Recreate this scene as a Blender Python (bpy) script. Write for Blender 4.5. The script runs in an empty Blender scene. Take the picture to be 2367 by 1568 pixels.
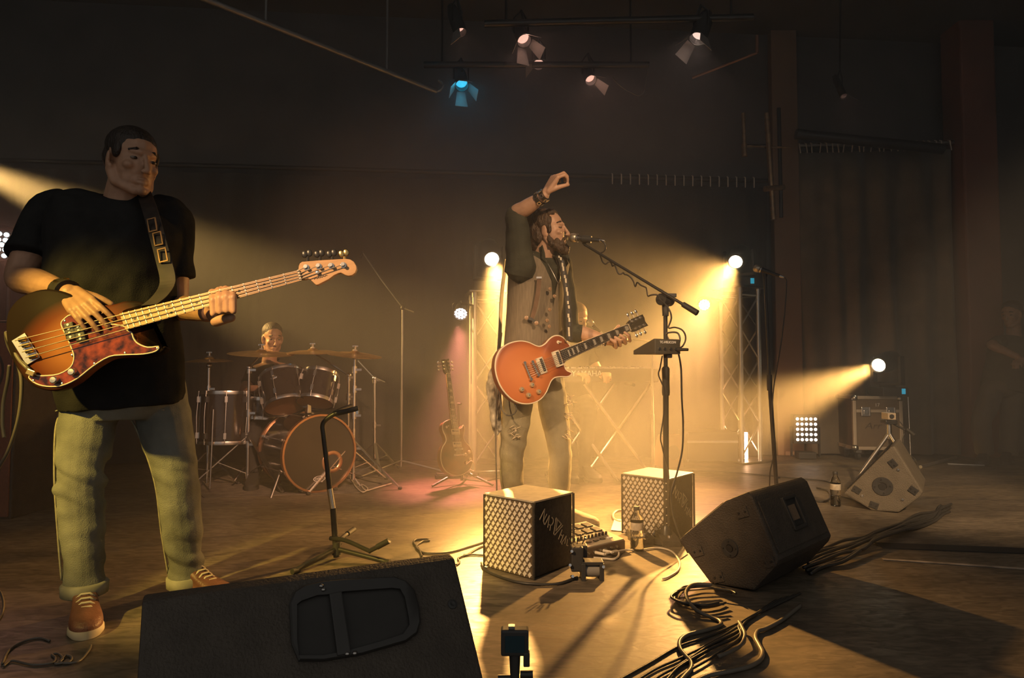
import bpy, bmesh, math, random
from mathutils import Vector, Matrix, Euler, noise

# ------------------------------------------------------------------ camera
scene = bpy.context.scene
COL = scene.collection
FPX, CX, CY, HCAM = 1500.0, 1183.5, 784.0, 0.87
PITCH = math.atan(66.0 / FPX)
cam_d = bpy.data.cameras.new('camera')
cam_d.sensor_width = 36.0
cam_d.lens = FPX / 2367.0 * 36.0
cam_d.clip_start = 0.05
cam = bpy.data.objects.new('camera', cam_d)
COL.objects.link(cam)
cam.location = (0, 0, HCAM)
cam.rotation_euler = (math.pi / 2 + PITCH, 0, 0)
scene.camera = cam

# ------------------------------------------------------------------ view, world
vs = scene.view_settings
vs.view_transform = 'Standard'
vs.look = 'None'
vs.gamma = 1.0
vs.use_curve_mapping = False
vs.exposure = 0.0
cy = scene.cycles
cy.use_denoising = True
cy.max_bounces = 4
cy.diffuse_bounces = 1
cy.glossy_bounces = 2
cy.transmission_bounces = 4
cy.transparent_max_bounces = 8
cy.volume_bounces = 0
cy.use_adaptive_sampling = True
cy.adaptive_threshold = 0.04
cy.adaptive_min_samples = 16
cy.sample_clamp_indirect = 3.0
cy.caustics_reflective = False
cy.caustics_refractive = False

world = bpy.data.worlds.new('world')
scene.world = world
world.use_nodes = True
bg = world.node_tree.nodes['Background']
bg.inputs[0].default_value = (1.0, 0.93, 0.84, 1)     # dim house light from the audience side
bg.inputs[1].default_value = 0.27


def P(px, py, Y):
    """the point seen at pixel (px, py) of the 2367 x 1568 frame, Y metres into the room"""
    a = (px - CX) / FPX
    b = -(py - CY) / FPX
    d = Vector((a, math.cos(PITCH) - b * math.sin(PITCH), math.sin(PITCH) + b * math.cos(PITCH)))
    return Vector((0, 0, HCAM)) + d * (Y / d.y)


def G(px, py, z=0.0):
    """the point of the floor seen at a pixel"""
    a = (px - CX) / FPX
    b = -(py - CY) / FPX
    d = Vector((a, math.cos(PITCH) - b * math.sin(PITCH), math.sin(PITCH) + b * math.cos(PITCH)))
    return Vector((0, 0, HCAM)) + d * ((z - HCAM) / d.z)


def on_plane(px, py, P0, n):
    o = Vector((0, 0, HCAM))
    d = P(px, py, 1.0) - o
    return o + d * ((P0 - o).dot(n) / d.dot(n))


def spot(name, loc, aim, power, color, size_deg, blend, radius):
    l = bpy.data.lights.new(name, 'SPOT')
    l.energy = power
    l.color = color
    l.spot_size = math.radians(size_deg)
    l.spot_blend = blend
    l.shadow_soft_size = radius
    o = bpy.data.objects.new(name, l)
    COL.objects.link(o)
    o.location = loc
    o.rotation_euler = (Vector(aim) - Vector(loc)).to_track_quat('-Z', 'Y').to_euler()
    return o


# the three moving heads stand at these lens positions and aim at these points
HEAD1, AIM1 = P(1137, 600, 5.45), Vector((0.30, 2.75, 0.0))
HEAD2, AIM2 = P(1700, 606, 5.95), Vector((0.25, 3.1, 0.10))
HEAD3, AIM3 = P(2030, 845, 6.05), Vector((0.55, 4.1, 0.15))
AMBER = (1.0, 0.50, 0.125)


def off(a, b, d):
    return a + (b - a).normalized() * d


spot('moving_head_beam_1', off(HEAD1, AIM1, .09), AIM1, 2400, AMBER, 30, 1.0, 0.05)
spot('moving_head_beam_2', off(HEAD2, AIM2, .09), AIM2, 2200, AMBER, 30, 1.0, 0.05)
spot('moving_head_beam_3', off(HEAD3, AIM3, .09), AIM3, 2900, AMBER, 22, 0.9, 0.05)
spot('haze_fill_1', off(HEAD1, AIM1, .10), AIM1 + Vector((0, .9, .35)), 850, AMBER, 54, 1.0, 0.05)  # wide spot added at the lens to mimic the broad haze glow
spot('haze_fill_2', off(HEAD2, AIM2, .10), AIM2 + Vector((-.4, .9, .3)), 600, AMBER, 64, 1.0, 0.05)  # same added haze fill at the right truss lens
# lamps hanging over the audience, unseen; those for drums and far right are added
spot('front_spot_left', (-2.4, -0.6, 3.1), (0.35, 3.2, 0.5), 1000, (1.0, 0.60, 0.28), 22, 0.6, 0.08)
spot('front_spot_right', (1.5, -0.6, 3.2), (0.15, 3.55, 1.15), 800, (1.0, 0.62, 0.32), 20, 0.6, 0.08)
spot('front_spot_bassist', (-2.8, -0.4, 2.7), (-1.12, 2.3, 0.55), 1050, (1.0, 0.66, 0.11), 19, 0.5, 0.05)
spot('added_spot_drums', (1.3, -0.6, 3.4), (-1.45, 4.7, 0.55), 2100, (1.0, 0.50, 0.26), 16, 0.7, 0.08)  # unseen spot put in to give the drum kit reddish front light
spot('added_spot_far_right', (2.2, -0.8, 3.3), (2.75, 4.6, 0.2), 1700, (1.0, 0.66, 0.36), 21, 0.7, 0.08)  # unseen spot put in to brighten the right monitor and flight case
# the beam that enters from the left behind the bassist and the drums
HEAD4, AIM4 = Vector((-4.6, 5.1, 2.6)), Vector((0.4, 5.3, 0.4))
spot('side_beam', off(HEAD4, AIM4, .09), AIM4, 2800, (1.0, 0.58, 0.17), 22, 0.8, 0.05)
# ------------------------------------------------------------------ materials
MATS = {}


def mat(name, color, rough=0.5, metal=0.0, var=0.0, scale=8.0, bump=0.0, bscale=60.0, stretch=(1, 1, 1),
        coat=0.0, emit=None, emit_s=0.0, trans=0.0, ior=1.45, color2=None, spec=0.5, sheen=0.0):
    if name in MATS:
        return MATS[name]
    m = bpy.data.materials.new(name)
    m.use_nodes = True
    nt = m.node_tree
    b = nt.nodes['Principled BSDF']
    b.inputs['Roughness'].default_value = rough
    b.inputs['Metallic'].default_value = metal
    b.inputs['Coat Weight'].default_value = coat
    b.inputs['Coat Roughness'].default_value = 0.12
    b.inputs['Transmission Weight'].default_value = trans
    b.inputs['IOR'].default_value = ior
    b.inputs['Specular IOR Level'].default_value = spec
    b.inputs['Sheen Weight'].default_value = sheen
    if emit:
        b.inputs['Emission Color'].default_value = (*emit, 1)
        b.inputs['Emission Strength'].default_value = emit_s
    c = (*color, 1)
    tc = nt.nodes.new('ShaderNodeTexCoord')
    mp = nt.nodes.new('ShaderNodeMapping')
    mp.inputs['Scale'].default_value = stretch
    nt.links.new(tc.outputs['Object'], mp.inputs['Vector'])
    nz = nt.nodes.new('ShaderNodeTexNoise')
    nz.inputs['Scale'].default_value = scale
    nz.inputs['Detail'].default_value = 3.0
    nt.links.new(mp.outputs[0], nz.inputs['Vector'])
    rp = nt.nodes.new('ShaderNodeValToRGB')
    rp.color_ramp.elements[0].position = 0.35
    rp.color_ramp.elements[1].position = 0.68
    c2 = color2 if color2 else tuple(max(0, x * (1 - var)) for x in color)
    rp.color_ramp.elements[0].color = (*c2, 1)
    rp.color_ramp.elements[1].color = c
    nt.links.new(nz.outputs['Fac'], rp.inputs['Fac'])
    nt.links.new(rp.outputs['Color'], b.inputs['Base Color'])
    if bump > 0:
        n2 = nt.nodes.new('ShaderNodeTexNoise')
        n2.inputs['Scale'].default_value = bscale
        n2.inputs['Detail'].default_value = 2.0
        nt.links.new(mp.outputs[0], n2.inputs['Vector'])
        bp = nt.nodes.new('ShaderNodeBump')
        bp.inputs['Strength'].default_value = bump
        bp.inputs['Distance'].default_value = 0.01
        nt.links.new(n2.outputs['Fac'], bp.inputs['Height'])
        nt.links.new(bp.outputs['Normal'], b.inputs['Normal'])
    MATS[name] = m
    return m


# ------------------------------------------------------------------ mesh building
def ortho(d):
    d = d.normalized()
    a = Vector((0, 0, 1)) if abs(d.z) < 0.9 else Vector((1, 0, 0))
    u = d.cross(a).normalized()
    return u, d.cross(u).normalized()


class MB:
    """collects closed shapes and links them as one mesh object"""

    def __init__(s):
        s.v = []
        s.f = []

    def add(s, vs_, fs_):
        o = len(s.v)
        s.v += [Vector(x) for x in vs_]
        s.f += [tuple(i + o for i in f) for f in fs_]
        return s

    def box(s, c, size, R=None, taper=1.0):
        c = Vector(c)
        hx, hy, hz = size[0] / 2, size[1] / 2, size[2] / 2
        pts = []
        for z in (-1, 1):
            k = taper if z > 0 else 1.0
            for x, y in ((-1, -1), (1, -1), (1, 1), (-1, 1)):
                p = Vector((x * hx * k, y * hy * k, z * hz))
                pts.append(c + (R @ p if R else p))
        return s.add(pts, [(3, 2, 1, 0), (4, 5, 6, 7), (0, 1, 5, 4), (1, 2, 6, 5), (2, 3, 7, 6), (3, 0, 4, 7)])

    def rings(s, rings, cap=True):
        n = len(rings[0])
        o = len(s.v)
        for r in rings:
            s.v += [Vector(p) for p in r]
        for i in range(len(rings) - 1):
            for j in range(n):
                a = o + i * n + j
                b = o + i * n + (j + 1) % n
                s.f.append((a, b, b + n, a + n))
        if cap:
            s.f.append(tuple(o + j for j in reversed(range(n))))
            s.f.append(tuple(o + (len(rings) - 1) * n + j for j in range(n)))
        return s

    def cyl(s, p0, p1, r0, r1=None, seg=12):
        p0, p1 = Vector(p0), Vector(p1)
        r1 = r0 if r1 is None else r1
        u, w = ortho(p1 - p0)
        f = lambda c, r: [c + (u * math.cos(t) + w * math.sin(t)) * r for t in [2 * math.pi * j / seg for j in range(seg)]]
        return s.rings([f(p0, r0), f(p1, r1)])

    def tube(s, path, r, seg=8):
        path = [Vector(p) for p in path]
        n = len(path)
        rr = r if isinstance(r, (list, tuple)) else [r] * n
        t0 = (path[1] - path[0]).normalized()
        u, w = ortho(t0)
        out = []
        for i, p in enumerate(path):
            t = (path[min(i + 1, n - 1)] - path[max(i - 1, 0)])
            if t.length < 1e-9:
                t = t0
            t = t.normalized()
            u = (u - t * u.dot(t))
            u = u.normalized() if u.length > 1e-6 else ortho(t)[0]
            w = t.cross(u)
            out.append([p + (u * math.cos(a) + w * math.sin(a)) * rr[i] for a in [2 * math.pi * j / seg for j in range(seg)]])
        return s.rings(out)

    def ribbon(s, path, width_vec, thick_vec):
        """a flat band along a path; width and thickness vectors may be lists"""
        out = []
        for i, p in enumerate(path):
            wv = width_vec[i] if isinstance(width_vec, list) else width_vec
            tv = thick_vec[i] if isinstance(thick_vec, list) else thick_vec
            p = Vector(p)
            wv, tv = Vector(wv), Vector(tv)
            out.append([p - wv - tv, p + wv - tv, p + wv + tv, p - wv + tv])
        return s.rings(out)

    def lathe(s, prof, origin=(0, 0, 0), axis=(0, 0, 1), seg=24, cap=True):
        origin = Vector(origin)
        ax = Vector(axis).normalized()
        u, w = ortho(ax)
        out = []
        for r, h in prof:
            out.append([origin + ax * h + (u * math.cos(a) + w * math.sin(a)) * max(r, 1e-5)
                        for a in [2 * math.pi * j / seg for j in range(seg)]])
        return s.rings(out, cap)

    def ell(s, c, r, R=None, seg=16, rows=10):
        c = Vector(c)
        if not hasattr(r, '__len__'):
            r = (r, r, r)
        out = []
        for i in range(rows + 1):
            ph = math.pi * (i / rows) if 0 < i < rows else (0.02 if i == 0 else math.pi - 0.02)
            ring = []
            for j in range(seg):
                a = 2 * math.pi * j / seg
                p = Vector((r[0] * math.sin(ph) * math.cos(a), r[1] * math.sin(ph) * math.sin(a), -r[2] * math.cos(ph)))
                ring.append(c + (R @ p if R else p))
            out.append(ring)
        return s.rings(out)

    def cap(s, p0, p1, r0, r1, seg=14):
        """tapered capsule"""
        p0, p1 = Vector(p0), Vector(p1)
        s.ell(p0, r0, seg=seg, rows=8)
        s.ell(p1, r1, seg=seg, rows=8)
        if (p1 - p0).length > 1e-6:
            s.cyl(p0, p1, r0, r1, seg)
        return s

    def chain(s, pts, rad, seg=14):
        for i in range(len(pts) - 1):
            s.cap(pts[i], pts[i + 1], rad[i], rad[i + 1], seg)
        return s

    def prism(s, poly, o, u, v, n, t0, t1, inset=0.0):
        """extrude a 2D outline lying in the plane o + u*x + v*y from t0 to t1 along n (inset rounds the rim)"""
        o, u, v, n = Vector(o), Vector(u), Vector(v), Vector(n)
        cx = sum(p[0] for p in poly) / len(poly)
        cy_ = sum(p[1] for p in poly) / len(poly)

        def ring(k, t):
            out = []
            for i, (x, y) in enumerate(poly):
                if k:
                    a, b = poly[i - 1], poly[(i + 1) % len(poly)]
                    tx, ty = b[0] - a[0], b[1] - a[1]
                    L = math.hypot(tx, ty) or 1
                    x, y = x - ty / L * k * SGN, y + tx / L * k * SGN
                out.append(o + u * x + v * y + n * t)
            return out
        area = sum(poly[i - 1][0] * poly[i][1] - poly[i][0] * poly[i - 1][1] for i in range(len(poly)))
        SGN = 1 if area > 0 else -1
        if inset:
            rs = [ring(inset, t0), ring(inset * .3, t0 + inset * .35), ring(0, t0 + inset), ring(0, t1 - inset),
                  ring(inset * .3, t1 - inset * .35), ring(inset, t1)]
        else:
            rs = [ring(0, t0), ring(0, t1)]
        return s.rings(rs)

    def build(s, name, m, parent=None, smooth=False, origin=None, bevel=0.0, angle=40):
        """linked as one object; verts are given in the parent's frame (or relative to `origin`)"""
        o_ = Vector(origin) if origin is not None else Vector((0, 0, 0))
        me = bpy.data.meshes.new(name)
        me.from_pydata([tuple(p - o_) for p in s.v], [], s.f)
        fix_normals(me)
        return finish(name, me, m, parent, smooth, origin, bevel, angle)


def fix_normals(me):
    bm = bmesh.new()
    bm.from_mesh(me)
    bmesh.ops.recalc_face_normals(bm, faces=bm.faces[:])
    bm.to_mesh(me)
    bm.free()


def finish(name, me, m, parent=None, smooth=False, origin=None, bevel=0.0, angle=40):
    if bevel > 0:
        bm = bmesh.new()
        bm.from_mesh(me)
        es = [e for e in bm.edges if len(e.link_faces) == 2 and e.calc_face_angle(0) > math.radians(30)]
        bmesh.ops.bevel(bm, geom=es, offset=bevel, segments=2, affect='EDGES', profile=0.6, clamp_overlap=True)
        bm.to_mesh(me)
        bm.free()
    ms = m if isinstance(m, (list, tuple)) else [m]
    for k in ms:
        me.materials.append(k)
    if smooth:
        me.polygons.foreach_set('use_smooth', [True] * len(me.polygons))
        if angle < 180:
            try:
                me.set_sharp_from_angle(angle=math.radians(angle))
            except Exception:
                pass
    o = bpy.data.objects.new(name, me)
    COL.objects.link(o)
    if parent:
        o.parent = parent
    if origin is not None:
        o.location = origin
    return o


def tag(o, label=None, cat=None, group=None, kind=None):
    if label:
        o['label'] = label
    if cat:
        o['category'] = cat
    if group:
        o['group'] = group
    if kind:
        o['kind'] = kind
    return o


def thing(name, label, cat, loc=(0, 0, 0), rot=None, group=None, rz=0.0):
    o = bpy.data.objects.new(name, None)
    o.empty_display_size = 0.1
    COL.objects.link(o)
    if rot is not None:
        o.matrix_world = Matrix.Translation(Vector(loc)) @ rot.to_4x4()
    else:
        o.location = loc
        o.rotation_euler = (0, 0, rz)
    return tag(o, label, cat, group)


def share(src, parent, loc=None, rot=None, name=None):
    c = src.copy()
    COL.objects.link(c)
    c.parent = parent
    if name:
        c.name = name
    if loc is not None:
        c.location = loc
    if rot is not None:
        c.rotation_euler = rot
    return c


def copy_tree(o, parent=None):
    c = o.copy()
    COL.objects.link(c)
    c.parent = parent
    for ch in [x for x in bpy.data.objects if x.parent == o]:
        copy_tree(ch, c)
    return c


def spline(pts, n=8, closed=False):
    """Catmull-Rom through points of any dimension"""
    pts = [Vector(p) for p in pts]
    out = []
    N = len(pts)
    rng = range(N) if closed else range(N - 1)
    for i in rng:
        if closed:
            p0, p1, p2, p3 = pts[i - 1], pts[i], pts[(i + 1) % N], pts[(i + 2) % N]
        else:
            p0, p1, p2, p3 = pts[max(i - 1, 0)], pts[i], pts[i + 1], pts[min(i + 2, N - 1)]
        for k in range(n):
            t = k / n
            out.append(0.5 * ((2 * p1) + (p2 - p0) * t + (2 * p0 - 5 * p1 + 4 * p2 - p3) * t * t + (3 * p1 - p0 - 3 * p2 + p3) * t ** 3))
    if not closed:
        out.append(pts[-1].copy())
    return out


def fuse(mb, voxel=0.005, smooth=4, factor=0.5, origin=None, disp=None):
    """unite overlapping closed shapes into one continuous surface"""
    o_ = Vector(origin) if origin is not None else Vector((0, 0, 0))
    me = bpy.data.meshes.new('raw')
    me.from_pydata([tuple(p - o_) for p in mb.v], [], mb.f)
    fix_normals(me)
    ob = bpy.data.objects.new('raw', me)
    COL.objects.link(ob)
    md = ob.modifiers.new('r', 'REMESH')
    md.mode = 'VOXEL'
    md.voxel_size = voxel
    if smooth:
        sm = ob.modifiers.new('s', 'SMOOTH')
        sm.iterations = smooth
        sm.factor = factor
    dg = bpy.context.evaluated_depsgraph_get()
    out = bpy.data.meshes.new_from_object(ob.evaluated_get(dg))
    bpy.data.objects.remove(ob)
    bpy.data.meshes.remove(me)
    if disp:
        nrm = [v.normal.copy() for v in out.vertices]
        for v, nn in zip(out.vertices, nrm):
            v.co = v.co + nn * disp(v.co + o_, nn)
    return out


def rot_from(**ax):
    """rotation whose given local axes point along the given vectors (the first named is kept exactly)"""
    ks = list(ax)
    a = Vector(ax[ks[0]]).normalized()
    b = Vector(ax[ks[1]])
    b = (b - a * b.dot(a)).normalized()
    d = {ks[0]: a, ks[1]: b}
    if 'x' not in d:
        d['x'] = d['y'].cross(d['z'])
    elif 'y' not in d:
        d['y'] = d['z'].cross(d['x'])
    else:
        d['z'] = d['x'].cross(d['y'])
    return Matrix((d['x'], d['y'], d['z'])).transposed()


def text_mesh(txt, size, font_w=1.0):
    """flat lettering as a mesh, centred, in the local x-y plane"""
    cu = bpy.data.curves.new('t', 'FONT')
    cu.body = txt
    cu.size = size
    cu.align_x = 'CENTER'
    cu.align_y = 'CENTER'
    cu.extrude = 0.0008
    ob = bpy.data.objects.new('t', cu)
    COL.objects.link(ob)
    dg = bpy.context.evaluated_depsgraph_get()
    me = bpy.data.meshes.new_from_object(ob.evaluated_get(dg))
    bpy.data.objects.remove(ob)
    for v in me.vertices:
        v.co.x *= font_w
    return me


def text_obj(name, txt, size, m, parent, loc, rot, font_w=1.0):
    me = text_mesh(txt, size, font_w)
    o = finish(name, me, m, parent)
    o.matrix_local = Matrix.Translation(Vector(loc)) @ rot.to_4x4()
    return o


def stroke_mesh(strokes, w, t=0.0008):
    """hand-drawn lettering: polylines in the local x-y plane"""
    mb = MB()
    for st in strokes:
        for a, b in zip(st[:-1], st[1:]):
            a, b = Vector((a[0], a[1], 0)), Vector((b[0], b[1], 0))
            d = (b - a)
            if d.length < 1e-9:
                continue
            d.normalize()
            s_ = Vector((-d.y, d.x, 0)) * w / 2
            a, b = a - d * w * .3, b + d * w * .3
            z = Vector((0, 0, t))
            mb.add([a - s_, b - s_, b + s_, a + s_, a - s_ + z, b - s_ + z, b + s_ + z, a + s_ + z],
                   [(3, 2, 1, 0), (4, 5, 6, 7), (0, 1, 5, 4), (1, 2, 6, 5), (2, 3, 7, 6), (3, 0, 4, 7)])
    return mb


# common materials
BLACK = mat('black_plastic', (0.045, 0.043, 0.04), 0.5, var=.2)
BLACKM = mat('black_metal', (0.05, 0.048, 0.045), 0.32, 0.3, var=.2)
CHROME = mat('chrome', (0.78, 0.74, 0.69), 0.26, 1.0, var=.08)
STEEL = mat('worn_steel', (0.5, 0.48, 0.45), 0.32, 1.0, var=.25)
ALU = mat('aluminium', (0.62, 0.6, 0.57), 0.38, 0.9, var=.15)
RUBBER = mat('black_rubber', (0.035, 0.033, 0.03), 0.65, var=.2)
CABLE = mat('black_cable', (0.05, 0.047, 0.042), 0.38, var=.2)
WHITE = mat('white_print', (0.8, 0.78, 0.74), 0.5, var=.05)
# ------------------------------------------------------------------ the room
def floor_mat():
    m = bpy.data.materials.new('stage_floor')
    m.use_nodes = True
    nt = m.node_tree
    b = nt.nodes['Principled BSDF']
    tc = nt.nodes.new('ShaderNodeTexCoord')
    mp = nt.nodes.new('ShaderNodeMapping')
    mp.inputs['Scale'].default_value = (0.8, 2.2, 1)
    nt.links.new(tc.outputs['Object'], mp.inputs['Vector'])
    big = nt.nodes.new('ShaderNodeTexNoise')
    big.inputs['Scale'].default_value = 1.6
    big.inputs['Detail'].default_value = 6
    big.inputs['Roughness'].default_value = 0.65
    fine = nt.nodes.new('ShaderNodeTexNoise')
    fine.inputs['Scale'].default_value = 14
    fine.inputs['Detail'].default_value = 5
    fine.inputs['Distortion'].default_value = 1.2
    for n in (big, fine):
        nt.links.new(mp.outputs[0], n.inputs['Vector'])
    mix = nt.nodes.new('ShaderNodeMixRGB')
    mix.blend_type = 'MULTIPLY'
    mix.inputs[0].default_value = 0.75
    r1 = nt.nodes.new('ShaderNodeValToRGB')
    r1.color_ramp.elements[0].position = .3
    r1.color_ramp.elements[0].color = (0.105, 0.085, 0.06, 1)
    r1.color_ramp.elements[1].position = .72
    r1.color_ramp.elements[1].color = (0.26, 0.21, 0.15, 1)
    r2 = nt.nodes.new('ShaderNodeValToRGB')
    r2.color_ramp.elements[0].position = .38
    r2.color_ramp.elements[0].color = (0.45, 0.45, 0.45, 1)
    r2.color_ramp.elements[1].position = .62
    r2.color_ramp.elements[1].color = (1, 1, 1, 1)
    nt.links.new(big.outputs['Fac'], r1.inputs['Fac'])
    nt.links.new(fine.outputs['Fac'], r2.inputs['Fac'])
    nt.links.new(r1.outputs[0], mix.inputs[1])
    nt.links.new(r2.outputs[0], mix.inputs[2])
    nt.links.new(mix.outputs[0], b.inputs['Base Color'])
    rr = nt.nodes.new('ShaderNodeMapRange')
    rr.inputs['From Min'].default_value = .3
    rr.inputs['From Max'].default_value = .7
    rr.inputs['To Min'].default_value = .52
    rr.inputs['To Max'].default_value = .36
    nt.links.new(fine.outputs['Fac'], rr.inputs['Value'])
    nt.links.new(rr.outputs[0], b.inputs['Roughness'])
    bp = nt.nodes.new('ShaderNodeBump')
    bp.inputs['Strength'].default_value = .12
    bp.inputs['Distance'].default_value = .01
    nt.links.new(fine.outputs['Fac'], bp.inputs['Height'])
    nt.links.new(bp.outputs[0], b.inputs['Normal'])
    return m


def structure(name, mb, m, label=None, **k):
    o = mb.build(name, m, **k)
    return tag(o, label, None, None, 'structure')


WALLM = mat('dark_wall', (0.15, 0.135, 0.125), .8, var=.25, scale=3, bump=.15, bscale=30)
CEILM = mat('dark_ceiling', (0.16, 0.152, 0.145), .85, var=.2, scale=2)
REDW = mat('red_brown_wall', (0.3, 0.13, 0.085), .7, var=.25, scale=2.5, bump=.1, bscale=40)
XL, XR, YF, YB = -5.2, 5.6, -1.2, 7.0
structure('floor', MB().box(((XL + XR) / 2, (YF + YB) / 2 + .2, -.06), (XR - XL, YB - YF + .4, .12)), floor_mat(),
          'dark worn stage floor')
# the back wall runs at a slight angle to the camera
structure('wall_back', MB().prism([(XL, 5.85), (XR, 6.82), (XR, 6.98), (XL, 5.99)], (0, 0, 0), (1, 0, 0), (0, 1, 0), (0, 0, 1), 0, 4.3), WALLM,
          'dark wall behind the stage')
structure('wall_right', MB().box((XR + .06, (YF + YB) / 2, 2.15), (.12, YB - YF, 4.3)), WALLM, 'dark wall at the right of the stage')
structure('wall_left', MB().box((XL - .06, (YF + YB) / 2, 2.15), (.12, YB - YF, 4.3)), WALLM, 'dark wall at the left of the stage')
structure('ceiling', MB().box(((XL + XR) / 2, (YF + YB) / 2 + 1.0, 4.36), (XR - XL + .24, YB - YF - 2.0, .12)), CEILM, 'black ceiling over the stage')
structure('trim_1', MB().box((4.58, 6.40, 2.15), (.34, .3, 4.3)), REDW,
          'red brown pillar right of the dark curtain', bevel=.02)
structure('trim_2', MB().box((2.76, 6.50, 2.15), (.26, .1, 4.3)), mat('brown_wall', (0.3, 0.19, 0.12), .75, var=.2, scale=3), 'red brown wall strip left of the dark curtain', bevel=.01)


def pleated(x0, x1, yfun, z0, z1, n, amp, seed, hem=0.02):
    """a hanging cloth with irregular folds, real thickness"""
    rnd = random.Random(seed)
    ph = [rnd.uniform(0, 6.28) for _ in range(4)]
    rows = 8
    front, back = [], []
    mb = MB()
    for k in range(rows + 1):
        z = z0 + (z1 - z0) * k / rows
        g = 1.0 - 0.55 * (k / rows) ** 2
        fr, bk = [], []
        for i in range(n + 1):
            t = i / n
            x = x0 + (x1 - x0) * t
            w = math.sin(t * 70 * (x1 - x0) / 1.5 / 2 + ph[0] + 1.4 * math.sin(t * 9 + ph[1])) * .6
            w += math.sin(t * 31 * (x1 - x0) / 1.5 + ph[2] + (k * .05)) * .35
            w += (noise.noise(Vector((t * 11, k * .35, seed))) * .8)
            y = yfun(x) + amp * g * w
            fr.append(Vector((x + .012 * math.sin(k * .8 + t * 20), y, z)))
            bk.append(Vector((x + .012 * math.sin(k * .8 + t * 20), y + .006, z)))
        front.append(fr)
        back.append(bk)
    W = n + 1
    for r in front + back:
        mb.v += r
    NB = W * (rows + 1)
    for k in range(rows):
        for i in range(n):
            a = k * W + i
            mb.f.append((a, a + 1, a + 1 + W, a + W))
            mb.f.append((NB + a + W, NB + a + 1 + W, NB + a + 1, NB + a))
        for i in (0, n):
            a = k * W + i
            mb.f.append((a, a + W, NB + a + W, NB + a))
    for i in range(n):
        for k in (0, rows):
            a = k * W + i
            mb.f.append((a, a + 1, NB + a + 1, NB + a))
    return mb


CLOTH = mat('dark_curtain_cloth', (0.24, 0.19, 0.13), .9, var=.3, scale=5, bump=.3, bscale=180, sheen=.3)
CLOTHB = mat('black_backdrop_cloth', (0.06, 0.052, 0.046), .9, var=.25, scale=4, bump=.3, bscale=150, sheen=.2)
yb = lambda x: 5.68 + (x - XL) * (0.97 / 10.8)
zb = 2.66
backdrop = thing('backdrop', 'wide black backdrop cloth hanging behind the band', 'backdrop', (0, 0, 0))
pleated(XL + .1, 2.52, yb, .015, zb, 260, .045, 3).build('cloth', CLOTHB, backdrop, smooth=True, angle=180)
MB().cyl((XL + .1, yb(XL) + .02, zb + .07), (2.6, yb(2.6) + .02, zb + .07), .022).build('pipe', BLACKM, backdrop, smooth=True)
hk = MB().tube([Vector((0, -.028, -.075)), Vector((0, -.03, -.02)), Vector((0, -.032, .02)), Vector((0, -.005, .035))], .006, 6)
hk0 = None
for i in range(17):
    px = 1416 + i * 21.2
    x = (px - CX) / FPX * 6.27
    if hk0 is None:
        hk0 = hk.build('hook', mat('hook_glint_tone', (0.75, 0.66, 0.55), .35, var=.1), backdrop, smooth=True)  # pale colour stands in for the bright glints on the hooks
        hk0.location = (x, yb(x), zb + .06)
    else:
        share(hk0, backdrop, (x, yb(x), zb + .06))

yc = lambda x: 6.47 - (x - 2.85) * .06
zc = 3.04
curtain = thing('curtain', 'dark floor length curtain with deep pleats at the right of the stage', 'curtain', (0, 0, 0))
pleated(2.87, 4.36, yc, .02, zc, 190, .05, 11).build('cloth', CLOTH, curtain, smooth=True, angle=180)
MB().cyl((2.35, yc(2.35) + .02, zc + .08), (4.6, yc(4.6) + .02, zc + .08), .022).build('pipe', STEEL, curtain, smooth=True)
rnd = random.Random(4)
for i in range(24):
    x = 2.9 + 1.44 * i / 23 + rnd.uniform(-.015, .015)
    c = share(hk0, curtain, (x, yc(x), zc + .06), (0, rnd.uniform(-.2, .2), 0))

# ------------------------------------------------------------------ haze
X_H, Y_H, Z_H = Vector((1, 0, 0)), Vector((0, 1, 0)), Vector((0, 0, 1))
hz = MB().prism([(XL + .02, 2.75), (XR - .02, 2.75), (XR - .02, 6.79), (XL + .02, 5.82)], (0, 0, 0), X_H, Y_H, Z_H, .0005, 4.29).build('haze', BLACK)
hm = bpy.data.materials.new('stage_haze')
hm.use_nodes = True
nt = hm.node_tree
nt.nodes.remove(nt.nodes['Principled BSDF'])
vsn = nt.nodes.new('ShaderNodeVolumeScatter')
vsn.inputs['Color'].default_value = (1, 1, 1, 1)
vsn.inputs['Density'].default_value = 0.085
vsn.inputs['Anisotropy'].default_value = 0.3
nt.links.new(vsn.outputs[0], nt.nodes['Material Output'].inputs['Volume'])
hz.data.materials[0] = hm
tag(hz, 'thin stage haze that fills the room and shows the light beams', 'haze', None, 'stuff')
# ------------------------------------------------------------------ figures
def ring_e(c, rv, fv, a, b, n=22, sq=2.3):
    """superellipse ring: half width a along rv, half depth b along fv"""
    out = []
    for j in range(n):
        t = 2 * math.pi * j / n
        x = math.copysign(abs(math.cos(t)) ** (2 / sq), math.cos(t))
        y = math.copysign(abs(math.sin(t)) ** (2 / sq), math.sin(t))
        out.append(c + rv * (a * x) + fv * (b * y))
    return out


def torso(mb, pts, fv, spec):
    """pts: path from crotch to neck; spec rows: (t along path 0..1, half width, half depth, forward shift)"""
    path = spline(pts, 12)
    fv = Vector(fv).normalized()
    rows = []
    for t, a, b, sh in spec:
        k = t * (len(path) - 1)
        i = min(int(k), len(path) - 2)
        c = path[i].lerp(path[i + 1], k - i)
        d = (path[i + 1] - path[i]).normalized()
        f = (fv - d * fv.dot(d)).normalized()
        r = f.cross(d).normalized()
        rows.append(ring_e(c + f * sh, r, f, a, b))
    mb.rings(rows)
    return mb


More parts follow.
